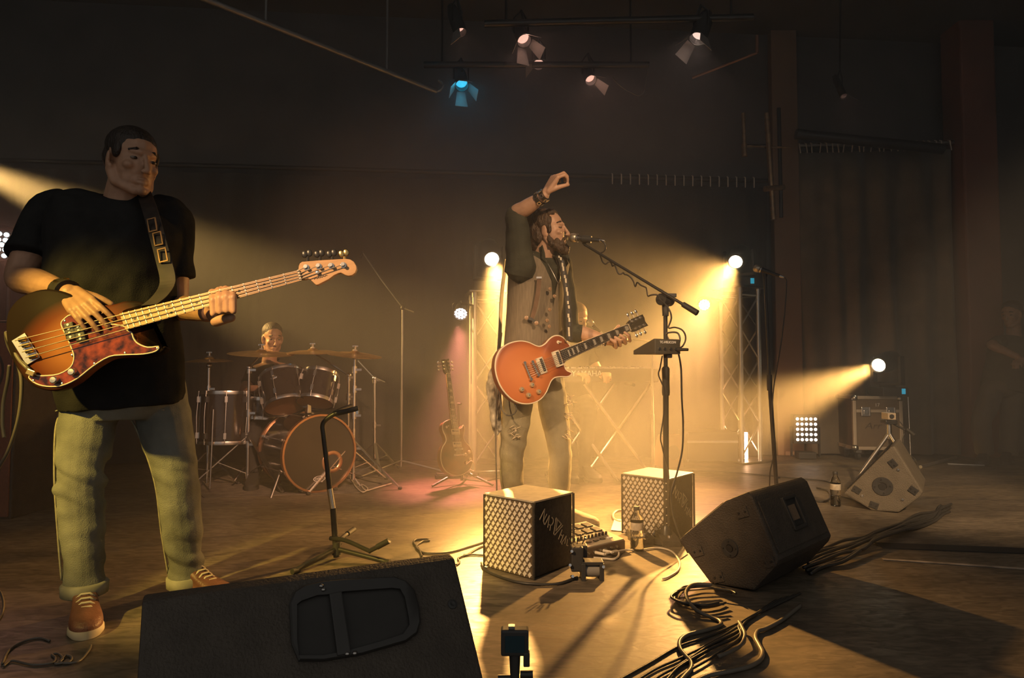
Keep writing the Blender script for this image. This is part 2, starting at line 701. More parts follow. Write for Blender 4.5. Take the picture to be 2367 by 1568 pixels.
def loft(mb, pts, rad, n=16, cap_round=True, squash=None):
    """smooth limb of varying radius through points; ends closed flat or with round caps"""
    k = 6
    path = spline(pts, k)
    rr = []
    for i in range(len(path)):
        t = i / k
        a = min(int(t), len(rad) - 2)
        u = t - a
        u = u * u * (3 - 2 * u)
        rr.append(rad[a] * (1 - u) + rad[a + 1] * u)
    mb.tube(path, rr, n)
    if cap_round:
        mb.ell(path[0], rr[0] * .98, seg=n, rows=8)
        mb.ell(path[-1], rr[-1] * .98, seg=n, rows=8)
    return mb


def hand(mb, wrist, fwd, palm, thumb, curls, thumb_pts=None, s=1.0, spread=0.0):
    """palm and five fingers. fwd: along the hand, palm: out of the palm, thumb: towards the thumb side.
    curls: four (a, b, c) joint angles in degrees for index..little"""
    fwd = Vector(fwd).normalized()
    palm = Vector(palm)
    palm = (palm - fwd * palm.dot(fwd)).normalized()
    th = fwd.cross(palm)
    if th.dot(Vector(thumb)) < 0:
        th = -th
    L = [(.040, .025, .021), (.044, .028, .022), (.041, .026, .021), (.032, .020, .018)]
    base = [(.092, .030), (.096, .010), (.091, -.010), (.083, -.028)]
    tips = []
    for i in range(4):
        b = wrist + (fwd * base[i][0] + th * base[i][1]) * s
        w0 = wrist + (fwd * .008 + th * base[i][1] * .6) * s
        mb.cap(w0, b, .0155 * s, .0118 * s)
        mb.cap(w0 + palm * .006 * s, b + palm * .005 * s - fwd * .012 * s, .012 * s, .0095 * s)
        ang = 0
        p = b
        side = th * (spread * (1.5 - i))
        for k in range(3):
            ang += math.radians(curls[i][k])
            d = (fwd * math.cos(ang) + palm * math.sin(ang) + side).normalized()
            q = p + d * L[i][k] * s
            r0 = (.0098, .0088, .0082)[k] * s * (0.9 if i == 3 else 1)
            mb.cap(p, q, r0, r0 * .93, 10)
            p = q
        tips.append(p)
    # thumb leaves the side of the palm near its base
    b0 = wrist + (fwd * .022 + th * .022 + palm * .008) * s
    if thumb_pts is None:
        thumb_pts = [(.052, .046, .018), (.078, .052, .026), (.098, .046, .034)]
    pts = [b0] + [wrist + (fwd * a + th * b + palm * c) * s for a, b, c in thumb_pts]
    rr = [.0155 * s, .0125 * s, .0105 * s, .009 * s]
    mb.chain(pts, rr, 10)
    mb.ell(wrist, .024 * s)
    return tips


def head_mb(mb, C, R, s=1.0, jaw=1.0, nose=1.0):
    L = lambda x, y, z: C + R @ (Vector((x, y, z)) * s)
    E = lambda x, y, z, r, rr=None: mb.ell(L(x, y, z), tuple(k * s for k in r), (R @ rr) if rr else R)
    E(-.012, 0, .042, (.097, .076, .083))
    E(.028, 0, -.012, (.062, .0625, .088))
    E(.03, 0, -.055, (.052, .050 * jaw, .055))
    for y in (-1, 1):
        mb.chain([L(-.008, .056 * y * jaw, -.035), L(.012, .05 * y * jaw, -.075), L(.068, .014 * y, -.103)], [.02 * s, .019 * s, .016 * s])
        E(.062, .040 * y, -.018, (.022, .020, .017))
        E(-.008, .078 * y, -.004, (.020, .0075, .033), Matrix.Rotation(.35 * y, 3, 'Z') @ Matrix.Rotation(.15, 3, 'Y'))
        E(.004, .075 * y, -.028, (.011, .007, .012))
        E(.105, .0105 * y, -.036, (.010, .0075, .0075))
    E(.078, 0, -.1, (.019, .021, .017))
    mb.chain([L(.066, -.036, .034), L(.083, -.016, .031), L(.083, .016, .031), L(.066, .036, .034)], [.012 * s, .0125 * s, .0125 * s, .012 * s], 10)
    mb.chain([L(.088, 0, .024), L(.098, 0, .004), L(.112 * nose, 0, -.026), L(.113 * nose, 0, -.033)], [.0085 * s, .0088 * s, .0105 * s, .0115 * s], 10)
    E(.0875, 0, -.0605, (.0115, .020, .0055))
    E(.0855, 0, -.0755, (.0115, .018, .0065))
    E(.07, 0, -.066, (.02, .03, .02))


def eyes(parent, C, R, s, base, dark, white, brow=None):
    for y in (-1, 1):
        e = MB().ell(C + R @ (Vector((.0755, .031 * y, .0085)) * s), (.0095 * s, .0145 * s, .0062 * s), R, 12, 8)
        e = e.build('eye', white, parent, smooth=True, origin=base, angle=180)
        e.location = (0, 0, 0)
        i = MB().ell(C + R @ (Vector((.0835, .031 * y, .0085)) * s), (.0032 * s, .0062 * s, .0054 * s), R, 10, 6)
        i = i.build('iris', dark, e, smooth=True, origin=base, angle=180)
        i.location = (0, 0, 0)
        if brow:
            a = MB().chain([C + R @ (Vector((.079, .014 * y, .036)) * s), C + R @ (Vector((.083, .03 * y, .041)) * s),
                            C + R @ (Vector((.066, .047 * y, .035)) * s)], [.0052 * s, .0056 * s, .004 * s], 8)
            a = a.build('eyebrow', brow, parent, smooth=True, origin=base)
            a.location = (0, 0, 0)


def child(mesh_or_mb, name, m, parent, base, smooth=True, angle=180, voxel=None, sm=4, disp=None, bevel=0):
    """a part of a figure, given in room coordinates; kept relative to the figure's base"""
    if isinstance(mesh_or_mb, MB):
        if voxel:
            me = fuse(mesh_or_mb, voxel, sm, origin=base, disp=disp)
        else:
            me = bpy.data.meshes.new(name)
            me.from_pydata([tuple(p - base) for p in mesh_or_mb.v], [], mesh_or_mb.f)
            fix_normals(me)
    else:
        me = mesh_or_mb
    return finish(name, me, m, parent, smooth, None, bevel, angle)


def person(mb, base, m, label, voxel=.005, sm=4, disp=None):
    o = finish('person', fuse(mb, voxel, sm, origin=base, disp=disp), m, None, True, base, 0, 180)
    return tag(o, label, 'person')


def folds(amp, fx, fz, seed=0.0):
    def f(co, n):
        a = noise.noise(Vector((co.x * fx + seed, co.y * fx, co.z * fz)))
        b = noise.noise(Vector((co.x * fx * 2.3 - co.z * 9, co.y * fx * 2.3 + seed, co.z * fz * 2.1)))
        return amp * (a + .6 * b)
    return f


def shoe(parent, base, ankle, toe_dir, m_up, m_sole, m_lace, L=.29, boot=False, laces=True):
    """upper with sole and laces; ankle is above the heel"""
    d = Vector((toe_dir[0], toe_dir[1], 0)).normalized()
    sd = Vector((-d.y, d.x, 0))
    heel = Vector((ankle.x, ankle.y, 0)) - d * .06
    poly = []
    for t, w in ((0, .018), (.03, .03), (.12, .034), (.3, .033), (.48, .034), (.68, .046), (.82, .046), (.94, .034), (1.0, .012)):
        poly.append((t * L, w))
    out = spline([(a, b, 0) for a, b in poly] + [(a, -b, 0) for a, b in reversed(poly)], 3, True)
    out = [(p.x, p.y) for p in out]
    up = MB()
    rings = []
    hs = [(0.02, 1.0), (.035, 1.02), (.05, .98), (.062, .86)]
    prof = lambda t: (.105 if boot else .092) if t < .3 else (.105 - (t - .3) * .16 if t < .62 else .056 - (t - .62) * .05)
    # vertical layers whose length shrinks towards the ankle
    lay = [(.02, 0.0, 1.0, 1.0), (.04, 0.0, .995, 1.03), (.055, .0, .93, .96), (.07, .01, .74, .84), (.085, .015, .56, .78), (.105, .02, .44, .8)]
    if boot:
        lay += [(.14, .03, .38, .85), (.17, .03, .36, .88)]
    for z, t0, t1, wk in lay:
        rings.append([heel + d * (t0 * L + x * (t1 - t0)) + sd * (y * wk) + Vector((0, 0, z)) for x, y in out])
    up.rings(rings)
    u = child(up, 'shoe', m_up, parent, base, voxel=.004, sm=5)
    so = MB()
    so.rings([[heel + d * x * 1.0 + sd * y * k + Vector((0, 0, z)) for x, y in out] for z, k in ((0.001, .98), (.008, 1.1), (.022, 1.08), (.027, 1.0))])
    child(so, 'sole', m_sole, u, base, angle=50)
    if laces:
        for k in range(5):
            t = .40 + k * .062
            z = .111 - k * .0095
            c = heel + d * t * L + Vector((0, 0, z))
            mb = MB().tube([c - sd * .026 - Vector((0, 0, .01)), c - sd * .012 + Vector((0, 0, .001)), c + sd * .012 + Vector((0, 0, .002)) + d * .006, c + sd * .027 - Vector((0, 0, .01)) + d * .006], .0042, 6)
            child(mb, 'lace', m_lace, u, base)
    return u


SKIN = mat('skin_tan', (0.42, 0.235, 0.145), .5, var=.18, scale=30, bump=.05, bscale=250)
SKIN2 = mat('skin_light', (0.5, 0.3, 0.2), .48, var=.14, scale=30, bump=.05, bscale=250)
HAIRD = mat('hair_dark', (0.035, 0.024, 0.017), .55, var=.5, scale=90, stretch=(1, 1, .25), bump=.5, bscale=200)
HAIRB = mat('hair_brown', (0.075, 0.043, 0.024), .5, var=.55, scale=90, stretch=(1, 1, .3), bump=.6, bscale=220)
EYEW = mat('eye_white', (0.2, 0.15, 0.12), .3, var=.05)
EYED = mat('eye_iris', (0.03, 0.018, 0.01), .2, var=.05)
TEE = mat('black_tshirt', (0.026, 0.0255, 0.025), .95, var=.2, scale=20, bump=.25, bscale=300, spec=.08)
JEANS = mat('faded_denim', (0.23, 0.235, 0.2), .85, var=.45, scale=7, bump=.35, bscale=330)
JEANB = mat('khaki_denim', (0.27, 0.245, 0.165), .85, var=.4, scale=7, bump=.35, bscale=330)
LEATHER = mat('brown_leather', (0.16, 0.07, 0.05), .5, var=.35, scale=18, bump=.2, bscale=150)
CREAM = mat('cream_rubber', (0.5, 0.44, 0.33), .6, var=.15)
# ------------------------------------------------------------------ bassist
def jean_folds(k1, k2, seed, amp=.0095):
    """sharp diagonal creases, strongest round the knees and the ankles"""
    def f(co, n):
        w = max(math.exp(-((co.z - k1.z) / .13) ** 2), math.exp(-((co.z - .17) / .10) ** 2), .35)
        q = noise.noise(Vector((co.x * 5 + seed, co.y * 5, co.z * 3)))
        a = math.sin((co.z * 1.0 + co.x * .55 + q * .11) * 62)
        b = noise.noise(Vector((co.x * 16, co.y * 16 + seed, co.z * 24)))
        return amp * w * (max(a, -.25) * abs(q + .25) * 1.6) + .0035 * b
    return f


def bassist():
    base = Vector((-1.42, 2.36, 0))
    fv = Vector((.25, -.97, 0)).normalized()
    neck0 = P(288, 452, 2.335)
    C = P(306, 380, 2.30)
    hf = Vector((.82, -.55, -.10))
    R = rot_from(x=hf, z=Vector((.10, -.02, 1)))
    pel, chest = P(285, 905, 2.38), P(262, 610, 2.36)
    Rs, Re, Rw = P(118, 492, 2.40), P(46, 640, 2.26), P(160, 678, 2.10)
    Ls, Le, Lw = P(388, 505, 2.44), P(408, 705, 2.46), P(482, 726, 2.24)
    Rh, Rk, Ra = P(215, 890, 2.38), P(186, 1105, 2.30), P(196, 1352, 2.30)
    Lh, Lk, La = P(362, 890, 2.44), P(409, 1108, 2.44), P(433, 1335, 2.52)
    b = MB()
    head_mb(b, C, R, 1.0, jaw=1.12)
    b.chain([C + R @ Vector((-.02, 0, -.05)), neck0 + Vector((0, 0, -.02))], [.06, .068])
    torso(b, [pel, chest, neck0 - Vector((0, 0, .03))], fv, [(0, .15, .10, 0), (.25, .165, .115, .02), (.5, .17, .12, .01), (.75, .18, .11, 0), (.9, .15, .08, 0), (1, .075, .06, 0)])
    loft(b, [Rs, Rs.lerp(Re, .5), Re, Re.lerp(Rw, .35), Rw], [.062, .058, .046, .048, .029])
    loft(b, [Ls, Ls.lerp(Le, .5), Le, Le.lerp(Lw, .35), Lw], [.062, .058, .046, .046, .029])
    for h, k, a in ((Rh, Rk, Ra), (Lh, Lk, La)):
        loft(b, [h, h.lerp(k, .5), k, k.lerp(a, .35), a], [.075, .07, .05, .045, .035])
    # right hand plucks: fingers hang down over the strings
    hand(b, Rw, P(232, 750, 1.985) - Rw, Vector((.15, .75, -.65)), Vector((.6, -.1, .6)),
         [(10, 22, 18), (14, 24, 18), (16, 24, 18), (16, 26, 18)], [(.05, .043, .022), (.07, .055, .035), (.085, .062, .048)], 1.12, .05)
    # left hand closes round the neck from below; fingers come over the front
    wl = P(492, 724, 2.17)
    for i, (kx, ky) in enumerate(((490, 700), (506, 695), (522, 692), (537, 694))):
        m0 = P(kx - 8, ky + 22, 2.16)
        k1 = P(kx, ky - 24, 2.115)
        k2 = P(kx + 2, ky - 6, 2.055)
        k3 = P(kx + 3, ky + 26, 2.055)
        b.chain([wl, m0, k1], [.022, .016, .0125], 10)
        b.chain([k1, k2, k3], [.0125, .0118, .0105], 10)
    b.chain([wl, P(500, 742, 2.12), P(535, 735, 2.09)], [.024, .02, .014], 10)
    b.chain([P(488, 722, 2.17), P(500, 690, 2.17), P(512, 668, 2.15)], [.018, .013, .011], 10)
    p = person(b, base, SKIN, 'bassist in black T-shirt and faded jeans plucking a sunburst bass', .004, 4)
    eyes(p, C, R, 1.0, base, EYED, EYEW, HAIRD)
    # short dark hair under the light, close cropped
    h = MB()
    h.ell(C + R @ Vector((-.022, 0, .062)), (.098, .081, .078), R)
    h.ell(C + R @ Vector((-.05, 0, .02)), (.07, .078, .07), R)
    for y in (-1, 1):
        h.ell(C + R @ Vector((.018, .066 * y, .035)), (.026, .013, .032), R)
    child(h, 'hair', HAIRD, p, base, voxel=.005, sm=3)
    # t-shirt
    t = MB()
    torso(t, [pel - Vector((0, 0, .055)), chest, neck0 - Vector((0, 0, .015))], fv,
          [(0, .205, .135, 0), (.03, .207, .14, .0), (.2, .215, .16, .02), (.45, .215, .16, .02), (.7, .225, .145, 0), (.84, .215, .115, 0), (.94, .15, .09, 0), (1.0, .085, .078, 0)])
    sr = Rs.lerp(Re, .72)
    sl = Ls.lerp(Le, .70)
    loft(t, [Rs + Vector((.05, 0, .02)), Rs, Rs.lerp(Re, .4), sr], [.07, .083, .081, .083], cap_round=False)
    loft(t, [Ls + Vector((-.05, 0, .02)), Ls, Ls.lerp(Le, .4), sl], [.07, .083, .08, .08], cap_round=False)
    t.chain([neck0 - Vector((.05, 0, .045)), Rs + Vector((0, 0, .01))], [.05, .075])
    t.chain([neck0 - Vector((-.05, 0, .045)), Ls + Vector((0, 0, .01))], [.05, .075])
    t.ell(Rs, .081)
    t.ell(Ls, .081)
    child(t, 't_shirt', TEE, p, base, voxel=.006, sm=5, disp=folds(.012, 7, 5, 2))
    # jeans
    j = MB()
    torso(j, [pel - Vector((0, 0, .10)), pel, pel + Vector((0, 0, .08))], fv, [(0, .12, .10, 0), (.3, .175, .13, 0), (.6, .185, .135, 0), (1, .18, .13, 0)])
    for h_, k, a in ((Rh, Rk, Ra), (Lh, Lk, La)):
        loft(j, [h_, h_.lerp(k, .45), k, k.lerp(a, .4), k.lerp(a, .8), a - Vector((0, 0, .01))], [.098, .092, .074, .072, .060, .066], cap_round=False)
        j.ell(h_, .097)
    jo = child(j, 'jeans', JEANS, p, base, voxel=.006, sm=4, disp=jean_folds(Rk, Lk, 5))
    jf = mat('jeans_cuff', (0.3, 0.29, 0.23), .85, var=.3, scale=20)
    for a in (Ra, La):
        cf = MB().rings([[a + Vector((math.cos(q) * r, math.sin(q) * r, z)) for q in [6.2832 * i / 20 for i in range(20)]]
                         for r, z in ((.062, -.035), (.072, -.03), (.074, .005), (.066, .012))])
        child(cf, 'cuff', jf, jo, base, angle=60)
    pk = mat('jeans_pocket', (0.27, 0.27, 0.22), .85, var=.35, scale=30)
    for h_, sx in ((Rh, -1), (Lh, 1)):
        c_ = h_ + Vector((.035 * sx, -.098, -.07))
        child(MB().tube(spline([c_ + Vector((-.05 * sx, -.004, .05)), c_ + Vector((-.02 * sx, -.006, .0)), c_ + Vector((.04 * sx, .015, -.02))], 5), .003, 6), 'pocket_edge', pk, jo, base)
    seam = mat('jeans_seam', (0.36, 0.33, 0.22), .8, var=.3, scale=60)
    for h_, k, a, sx in ((Rh, Rk, Ra, -1), (Lh, Lk, La, -1)):
        o1, o2 = Vector((.075 * sx, -.055, 0)), Vector((.052 * sx, -.05, 0))
        child(MB().tube(spline([h_ + o1 * 1.05 - Vector((0, 0, .1)), h_.lerp(k, .5) + o1, k + o2 * 1.05, k.lerp(a, .5) + o2, a + o2 * .95 + Vector((0, 0, .03))], 6), .0035, 6), 'seam', seam, jo, base)
    # wristband, chain bracelet
    wd = (Rw - Re).normalized()
    wb = mat('black_leather_band', (0.04, 0.035, 0.028), .35, var=.3, scale=40)
    bd = child(MB().lathe([(.031, 0), (.041, .002), (.042, .048), (.031, .05)], Rw - wd * .055, wd, 20), 'wristband', wb, p, base, angle=50)
    gold = mat('brass', (0.7, 0.5, 0.2), .25, 1.0, var=.1)
    u, w = ortho(wd)
    for q in range(0, 360, 45):
        a = math.radians(q)
        child(MB().box(Rw - wd * .03 + (u * math.cos(a) + w * math.sin(a)) * .042, (.008, .008, .02), rot_from(z=wd, x=u * math.cos(a) + w * math.sin(a))), 'buckle', gold, bd, base, smooth=False)
    shoe(p, base, Ra, (.58, -.82), LEATHER, CREAM, CREAM, .29)
    shoe(p, base, La, (.93, -.36), LEATHER, CREAM, CREAM, .28)
    return p


bassist()
# ------------------------------------------------------------------ singer
def singer():
    base = Vector((0.12, 3.6, 0))
    fv = Vector((.62, -.78, 0)).normalized()
    neck0 = P(1255, 590, 3.585)
    C = P(1268, 536, 3.56)
    hf = Vector((.95, -.30, .10))
    R = rot_from(x=hf, z=Vector((-.16, 0, 1)))
    pel, chest = P(1233, 838, 3.62), P(1240, 655, 3.6)
    Rs, Re, Rw = P(1204, 605, 3.46), P(1192, 497, 3.42), P(1258, 452, 3.31)
    Ls, Le, Lw = P(1296, 612, 3.72), P(1318, 762, 3.76), P(1404, 788, 3.70)
    Rh, Rk, Ra = P(1204, 860, 3.56), P(1184, 1048, 3.52), P(1182, 1188, 3.58)
    Lh, Lk, La = P(1266, 860, 3.68), P(1294, 1042, 3.62), P(1291, 1188, 3.64)
    b = MB()
    head_mb(b, C, R, .96, jaw=.98)
    b.chain([C + R @ Vector((-.02, 0, -.06)), neck0], [.054, .058])
    torso(b, [pel, chest, neck0 - Vector((0, 0, .01))], fv, [(0, .13, .09, 0), (.3, .135, .095, 0), (.6, .155, .10, 0), (.8, .165, .095, 0), (.92, .13, .07, 0), (1, .06, .05, 0)])
    loft(b, [Rs, Rs.lerp(Re, .5), Re, Re.lerp(Rw, .35), Rw], [.052, .05, .042, .043, .027])
    loft(b, [Ls, Ls.lerp(Le, .5), Le, Le.lerp(Lw, .35), Lw], [.052, .05, .042, .042, .027])
    for h, k, a in ((Rh, Rk, Ra), (Lh, Lk, La)):
        loft(b, [h, h.lerp(k, .5), k, k.lerp(a, .35), a], [.07, .065, .045, .04, .03])
    # raised right hand: fingers folded forward as if holding a plectrum
    fd = P(1284, 408, 3.29) - Rw
    hand(b, Rw + fd.normalized() * .02, fd, Vector((.80, .15, .42)), Vector((.5, -.45, -.5)),
         [(42, 62, 38), (36, 62, 36), (42, 60, 36), (48, 58, 36)], [(.058, .036, .034), (.078, .036, .056), (.092, .030, .074)], .98)
    # left hand round the guitar neck
    wl = P(1420, 790, 3.70)
    b.chain([Lw, wl], [.027, .024])
    for i, (kx, ky) in enumerate(((1418, 798), (1428, 793), (1440, 788), (1450, 782))):
        m0 = P(kx + 2, ky + 2, 3.71)
        k1 = P(kx + 6, ky + 6, 3.63)
        k2 = P(kx + 4, ky - 6, 3.585)
        k3 = P(kx - 6, ky - 13, 3.585)
        b.chain([wl, m0, k1], [.02, .013, .0105], 10)
        b.chain([k1, k2, k3], [.0105, .0098, .009], 10)
    b.chain([wl, P(1418, 770, 3.70), P(1430, 754, 3.68)], [.022, .0135, .0105], 10)
    p = person(b, base, SKIN2, 'singer in grey waistcoat and ripped jeans raising his right fist at the microphone', .004, 4)
    eyes(p, C, R, .96, base, EYED, EYEW, HAIRB)
    # slicked back hair
    h = MB()
    h.ell(C + R @ Vector((-.035, 0, .062)), (.088, .079, .075), R)
    h.ell(C + R @ Vector((-.062, 0, .01)), (.058, .076, .075), R)
    h.ell(C + R @ Vector((-.078, 0, -.05)), (.04, .062, .06), R)
    h.chain([C + R @ Vector((.03, -.035, .098)), C + R @ Vector((.03, .035, .098))], [.024, .024])
    for y in (-1, 1):
        h.ell(C + R @ Vector((-.005, .066 * y, .05)), (.045, .016, .045), R)
        h.ell(C + R @ Vector((.022, .066 * y, .012)), (.012, .010, .03), R)
        h.ell(C + R @ Vector((-.05, .062 * y, -.02)), (.03, .018, .05), R)
    child(h, 'hair', HAIRB, p, base, voxel=.0045, sm=3, disp=folds(.006, 40, 12, 1))
    bd = MB()
    for y in (-1, 1):
        bd.chain([C + R @ Vector((.006, .062 * y, -.032)), C + R @ Vector((.022, .054 * y, -.075)), C + R @ Vector((.066, .026 * y, -.112))], [.014, .021, .024])
        bd.chain([C + R @ Vector((.05, .044 * y, -.062)), C + R @ Vector((.078, .026 * y, -.088))], [.012, .014])
        bd.chain([C + R @ Vector((.097, .004 * y, -.047)), C + R @ Vector((.083, .029 * y, -.058)), C + R @ Vector((.076, .031 * y, -.085))], [.0085, .0085, .009])
    bd.ell(C + R @ Vector((.082, 0, -.112)), (.026, .028, .03), R)
    bd.ell(C + R @ Vector((.087, 0, -.093)), (.012, .012, .012), R)
    child(bd, 'beard', HAIRB, p, base, voxel=.004, sm=3, disp=folds(.005, 50, 40, 4))
    # black shirt: sleeves, collar, tails
    SHIRT = mat('dark_shirt', (0.038, 0.04, 0.028), .85, var=.3, scale=12, bump=.25, bscale=260)
    t = MB()
    torso(t, [pel + Vector((0, 0, .0)), chest, neck0], fv, [(0, .165, .12, 0), (.05, .168, .123, 0), (.3, .15, .11, 0), (.6, .162, .11, 0), (.8, .17, .10, 0), (.9, .135, .075, -.005), (.97, .068, .062, -.008), (1.0, .066, .064, -.012)])
    sr, sl = Rs.lerp(Re, .98), Le.lerp(Lw, .35)
    loft(t, [Rs - fv * .02 - Vector((0, 0, .07)), Rs, Rs.lerp(Re, .5), sr], [.082, .078, .066, .060], cap_round=False)
    t.ell(Rs - Vector((0, 0, .03)), .082)
    t.ell(Re - Vector((0, 0, .012)), .054)
    loft(t, [Ls, Ls.lerp(Le, .5), Le, sl], [.065, .062, .058, .052], cap_round=False)
    t.ell(Ls, .066)
    t.ell(Le, .058)
    sh = child(t, 'shirt', SHIRT, p, base, voxel=.005, sm=4, disp=folds(.010, 9, 9, 8))
    for s_ in (-1, 1):
        rt = fv.cross(Vector((0, 0, 1)))
        a = neck0 + rt * (.058 * s_) - fv * .02 + Vector((0, 0, .045))
        m_ = neck0 + rt * (.045 * s_) + fv * .055 + Vector((0, 0, .02))
        e = neck0 + rt * (.07 * s_) + fv * .085 - Vector((0, 0, .05))
        child(MB().ribbon([a, m_, e], [Vector((0, 0, .022)), Vector((0, 0, .024)) - fv * .01, rt * (.014 * s_) + Vector((0, 0, .01))], fv * .004), 'collar', SHIRT, sh, base, smooth=False)
    # waistcoat, open over the shirt
    VEST = mat('grey_waistcoat', (0.21, 0.17, 0.12), .8, var=.3, scale=60, stretch=(3, 3, .2), bump=.2, bscale=300)
    VESTB = mat('waistcoat_back', (0.36, 0.29, 0.21), .55, var=.2, scale=9, bump=.1)
    rt = fv.cross(Vector((0, 0, 1)))
    path = spline([pel + Vector((0, 0, .035)), chest, neck0], 12)

    def vest_ring(t_, a, b, ang0, ang1, n=24, off_=0.0):
        k = t_ * (len(path) - 1)
        i = min(int(k), len(path) - 2)
        c = path[i].lerp(path[i + 1], k - i) + Vector((0, 0, off_))
        out = []
        for j in range(n + 1):
            q = math.radians(ang0 + (ang1 - ang0) * j / n)
            x = math.copysign(abs(math.cos(q)) ** .87, math.cos(q))
            y = math.copysign(abs(math.sin(q)) ** .87, math.sin(q))
            out.append(c + fv * (b * x) + rt * (a * y))
        return out

    def shell(rows, th=.006):
        mb = MB()
        n = len(rows[0])
        inner = []
        for r in rows:
            c = sum(r, Vector((0, 0, 0))) / n
            inner.append([q + (c - q).normalized() * th for q in r])
        o = 0
        for r in rows + inner:
            mb.v += r
        K = len(rows)
        for i in range(K - 1):
            for j in range(n - 1):
                a_ = i * n + j
                mb.f.append((a_, a_ + 1, a_ + 1 + n, a_ + n))
                a_ += K * n
                mb.f.append((a_ + n, a_ + 1 + n, a_ + 1, a_))
        for i in range(K - 1):
            for j in (0, n - 1):
                a_ = i * n + j
                mb.f.append((a_, a_ + n, a_ + n + K * n, a_ + K * n))
        for j in range(n - 1):
            for i in (0, K - 1):
                a_ = i * n + j
                mb.f.append((a_, a_ + 1, a_ + 1 + K * n, a_ + K * n))
        return mb
    lev = [(.02, .178, .135, -.03), (.1, .178, .134, 0), (.3, .168, .125, 0), (.5, .172, .124, 0), (.66, .184, .122, 0), (.78, .186, .114, 0)]
    # right front panel, left front panel, back
    for a0, a1, m_, nm, up in ((-8, 112, VEST, 'waistcoat_front', 0), (-112, -6, VEST, 'waistcoat_front', 1), (112, 248, VESTB, 'waistcoat_back', 2)):
        rows = []
        for t_, a, b_, of in lev:
            sh_ = 34 * max(0, t_ - .42) / .36
            lo = a0 + (sh_ if up == 0 else 0)
            hi = a1 - (sh_ if up == 1 else 0)
            rows.append(vest_ring(t_, a, b_, lo, hi, 20, of if up != 2 else 0))
        # taper to the shoulder
        for t_, a, b_, k in ((.88, .165, .095, .35), (.95, .12, .075, .7)):
            if up == 0:
                rows.append(vest_ring(t_, a, b_, 40 + 22 * k, 112 - 18 * k, 20))
            elif up == 1:
                rows.append(vest_ring(t_, a, b_, -112 + 18 * k, -40 - 22 * k, 20))
            else:
                rows.append(vest_ring(t_, a, b_, 112 + 8 * k, 248 - 8 * k, 20))
        me = shell(rows)
        ob = child(me, nm, m_, p, base, angle=60)
        for v in ob.data.vertices:
            w_ = v.co + base
            v.co += Vector((noise.noise(w_ * 9), noise.noise(w_ * 9 + Vector((5, 0, 0))), 0)) * .006
    btn = mat('horn_button', (0.32, 0.2, 0.12), .35, var=.2)
    for (bx, by) in ((1271, 716), (1272, 668), (1270, 755), (1282, 685), (1265, 741)):
        q = on_plane(bx, by, path[18] + fv * .139, fv)
        child(MB().lathe([(.0, -.006), (.0095, -.006), (.0105, 0), (.007, .002), (.0, .001)], q, fv, 12), 'button', btn, p, base, angle=60)
    # braces
    BR = mat('brown_braces', (0.13, 0.075, 0.045), .7, var=.25, scale=30)
    side = (fv * .75 + rt * .66).normalized()

    def onv(px, py, d_=.0):
        return on_plane(px, py, path[20] + side * (.162 + d_), side)
    bp = [onv(1247, 640), onv(1243, 680), onv(1236, 715), onv(1229, 738)]
    st = child(MB().ribbon(spline(bp, 4), rt * .010 + fv * -.006, side * .0025), 'braces_strap', BR, p, base, smooth=False)
    child(MB().ribbon([onv(1215, 735, .003), onv(1229, 738, .005), onv(1241, 747, .003)], Vector((0, 0, .008)), side * .003), 'braces_tab', BLACK, st, base, smooth=False)
    for q in ((1217, 735), (1240, 747)):
        child(MB().lathe([(0, -.004), (.011, -.004), (.011, .003), (.006, .005), (0, .005)], onv(q[0], q[1], .006), side, 12), 'button', btn, st, base, angle=60)
    child(MB().box(onv(1246, 642, .004), (.028, .006, .010), rot_from(y=side, z=Vector((0, 0, 1)))), 'slide', CHROME, st, base, smooth=False)
    # jeans
    j = MB()
    torso(j, [pel - Vector((0, 0, .10)), pel, pel + Vector((0, 0, .07))], fv, [(0, .10, .09, 0), (.35, .148, .115, 0), (.6, .155, .12, 0), (1, .15, .115, 0)])
    for h_, k, a in ((Rh, Rk, Ra), (Lh, Lk, La)):
        loft(j, [h_, h_.lerp(k, .45), k, k.lerp(a, .4), k.lerp(a, .8), a - Vector((0, 0, .02))], [.088, .083, .065, .064, .053, .052], cap_round=False)
        j.ell(h_, .087)
    jo = child(j, 'jeans', JEANB, p, base, voxel=.005, sm=3, disp=jean_folds(Rk, Lk, 3, .005))
    FR = mat('frayed_thread', (0.55, 0.46, 0.33), .9, var=.3, scale=90)
    rnd = random.Random(5)
    for (px, py, dd, nn) in ((1192, 1000, 3.445, 16), (1316, 1000, 3.555, 12), (1318, 925, 3.58, 12), (1318, 965, 3.57, 10)):
        mb = MB()
        for i in range(nn):
            c = P(px + rnd.uniform(-9, 9), py + rnd.uniform(-14, 14), dd)
            d = Vector((rnd.uniform(-1, 1), rnd.uniform(-.6, .1), rnd.uniform(-.6, .6))) * .022
            mb.tube([c - d, c + Vector((0, -.006, rnd.uniform(-.006, .006))), c + d], .0022, 5)
        tag(child(mb, 'frayed_hole', FR, jo, base), kind='stuff')
    BELT = mat('black_belt', (0.03, 0.025, 0.02), .4, var=.2)
    BOOT = mat('suede_boot', (0.2, 0.14, 0.09), .7, var=.3, scale=25, bump=.2)
    shoe(p, base, Ra, (.55, -.83), BOOT, RUBBER, BLACK, .28, True, False)
    shoe(p, base, La, (.93, -.36), BOOT, RUBBER, BLACK, .29, True, False)
    # studded leather wristbands
    wd = (Rw - Re).normalized()
    LB = mat('black_leather_band', (0.04, 0.035, 0.028), .35, var=.3, scale=40)
    u, w = ortho(wd)
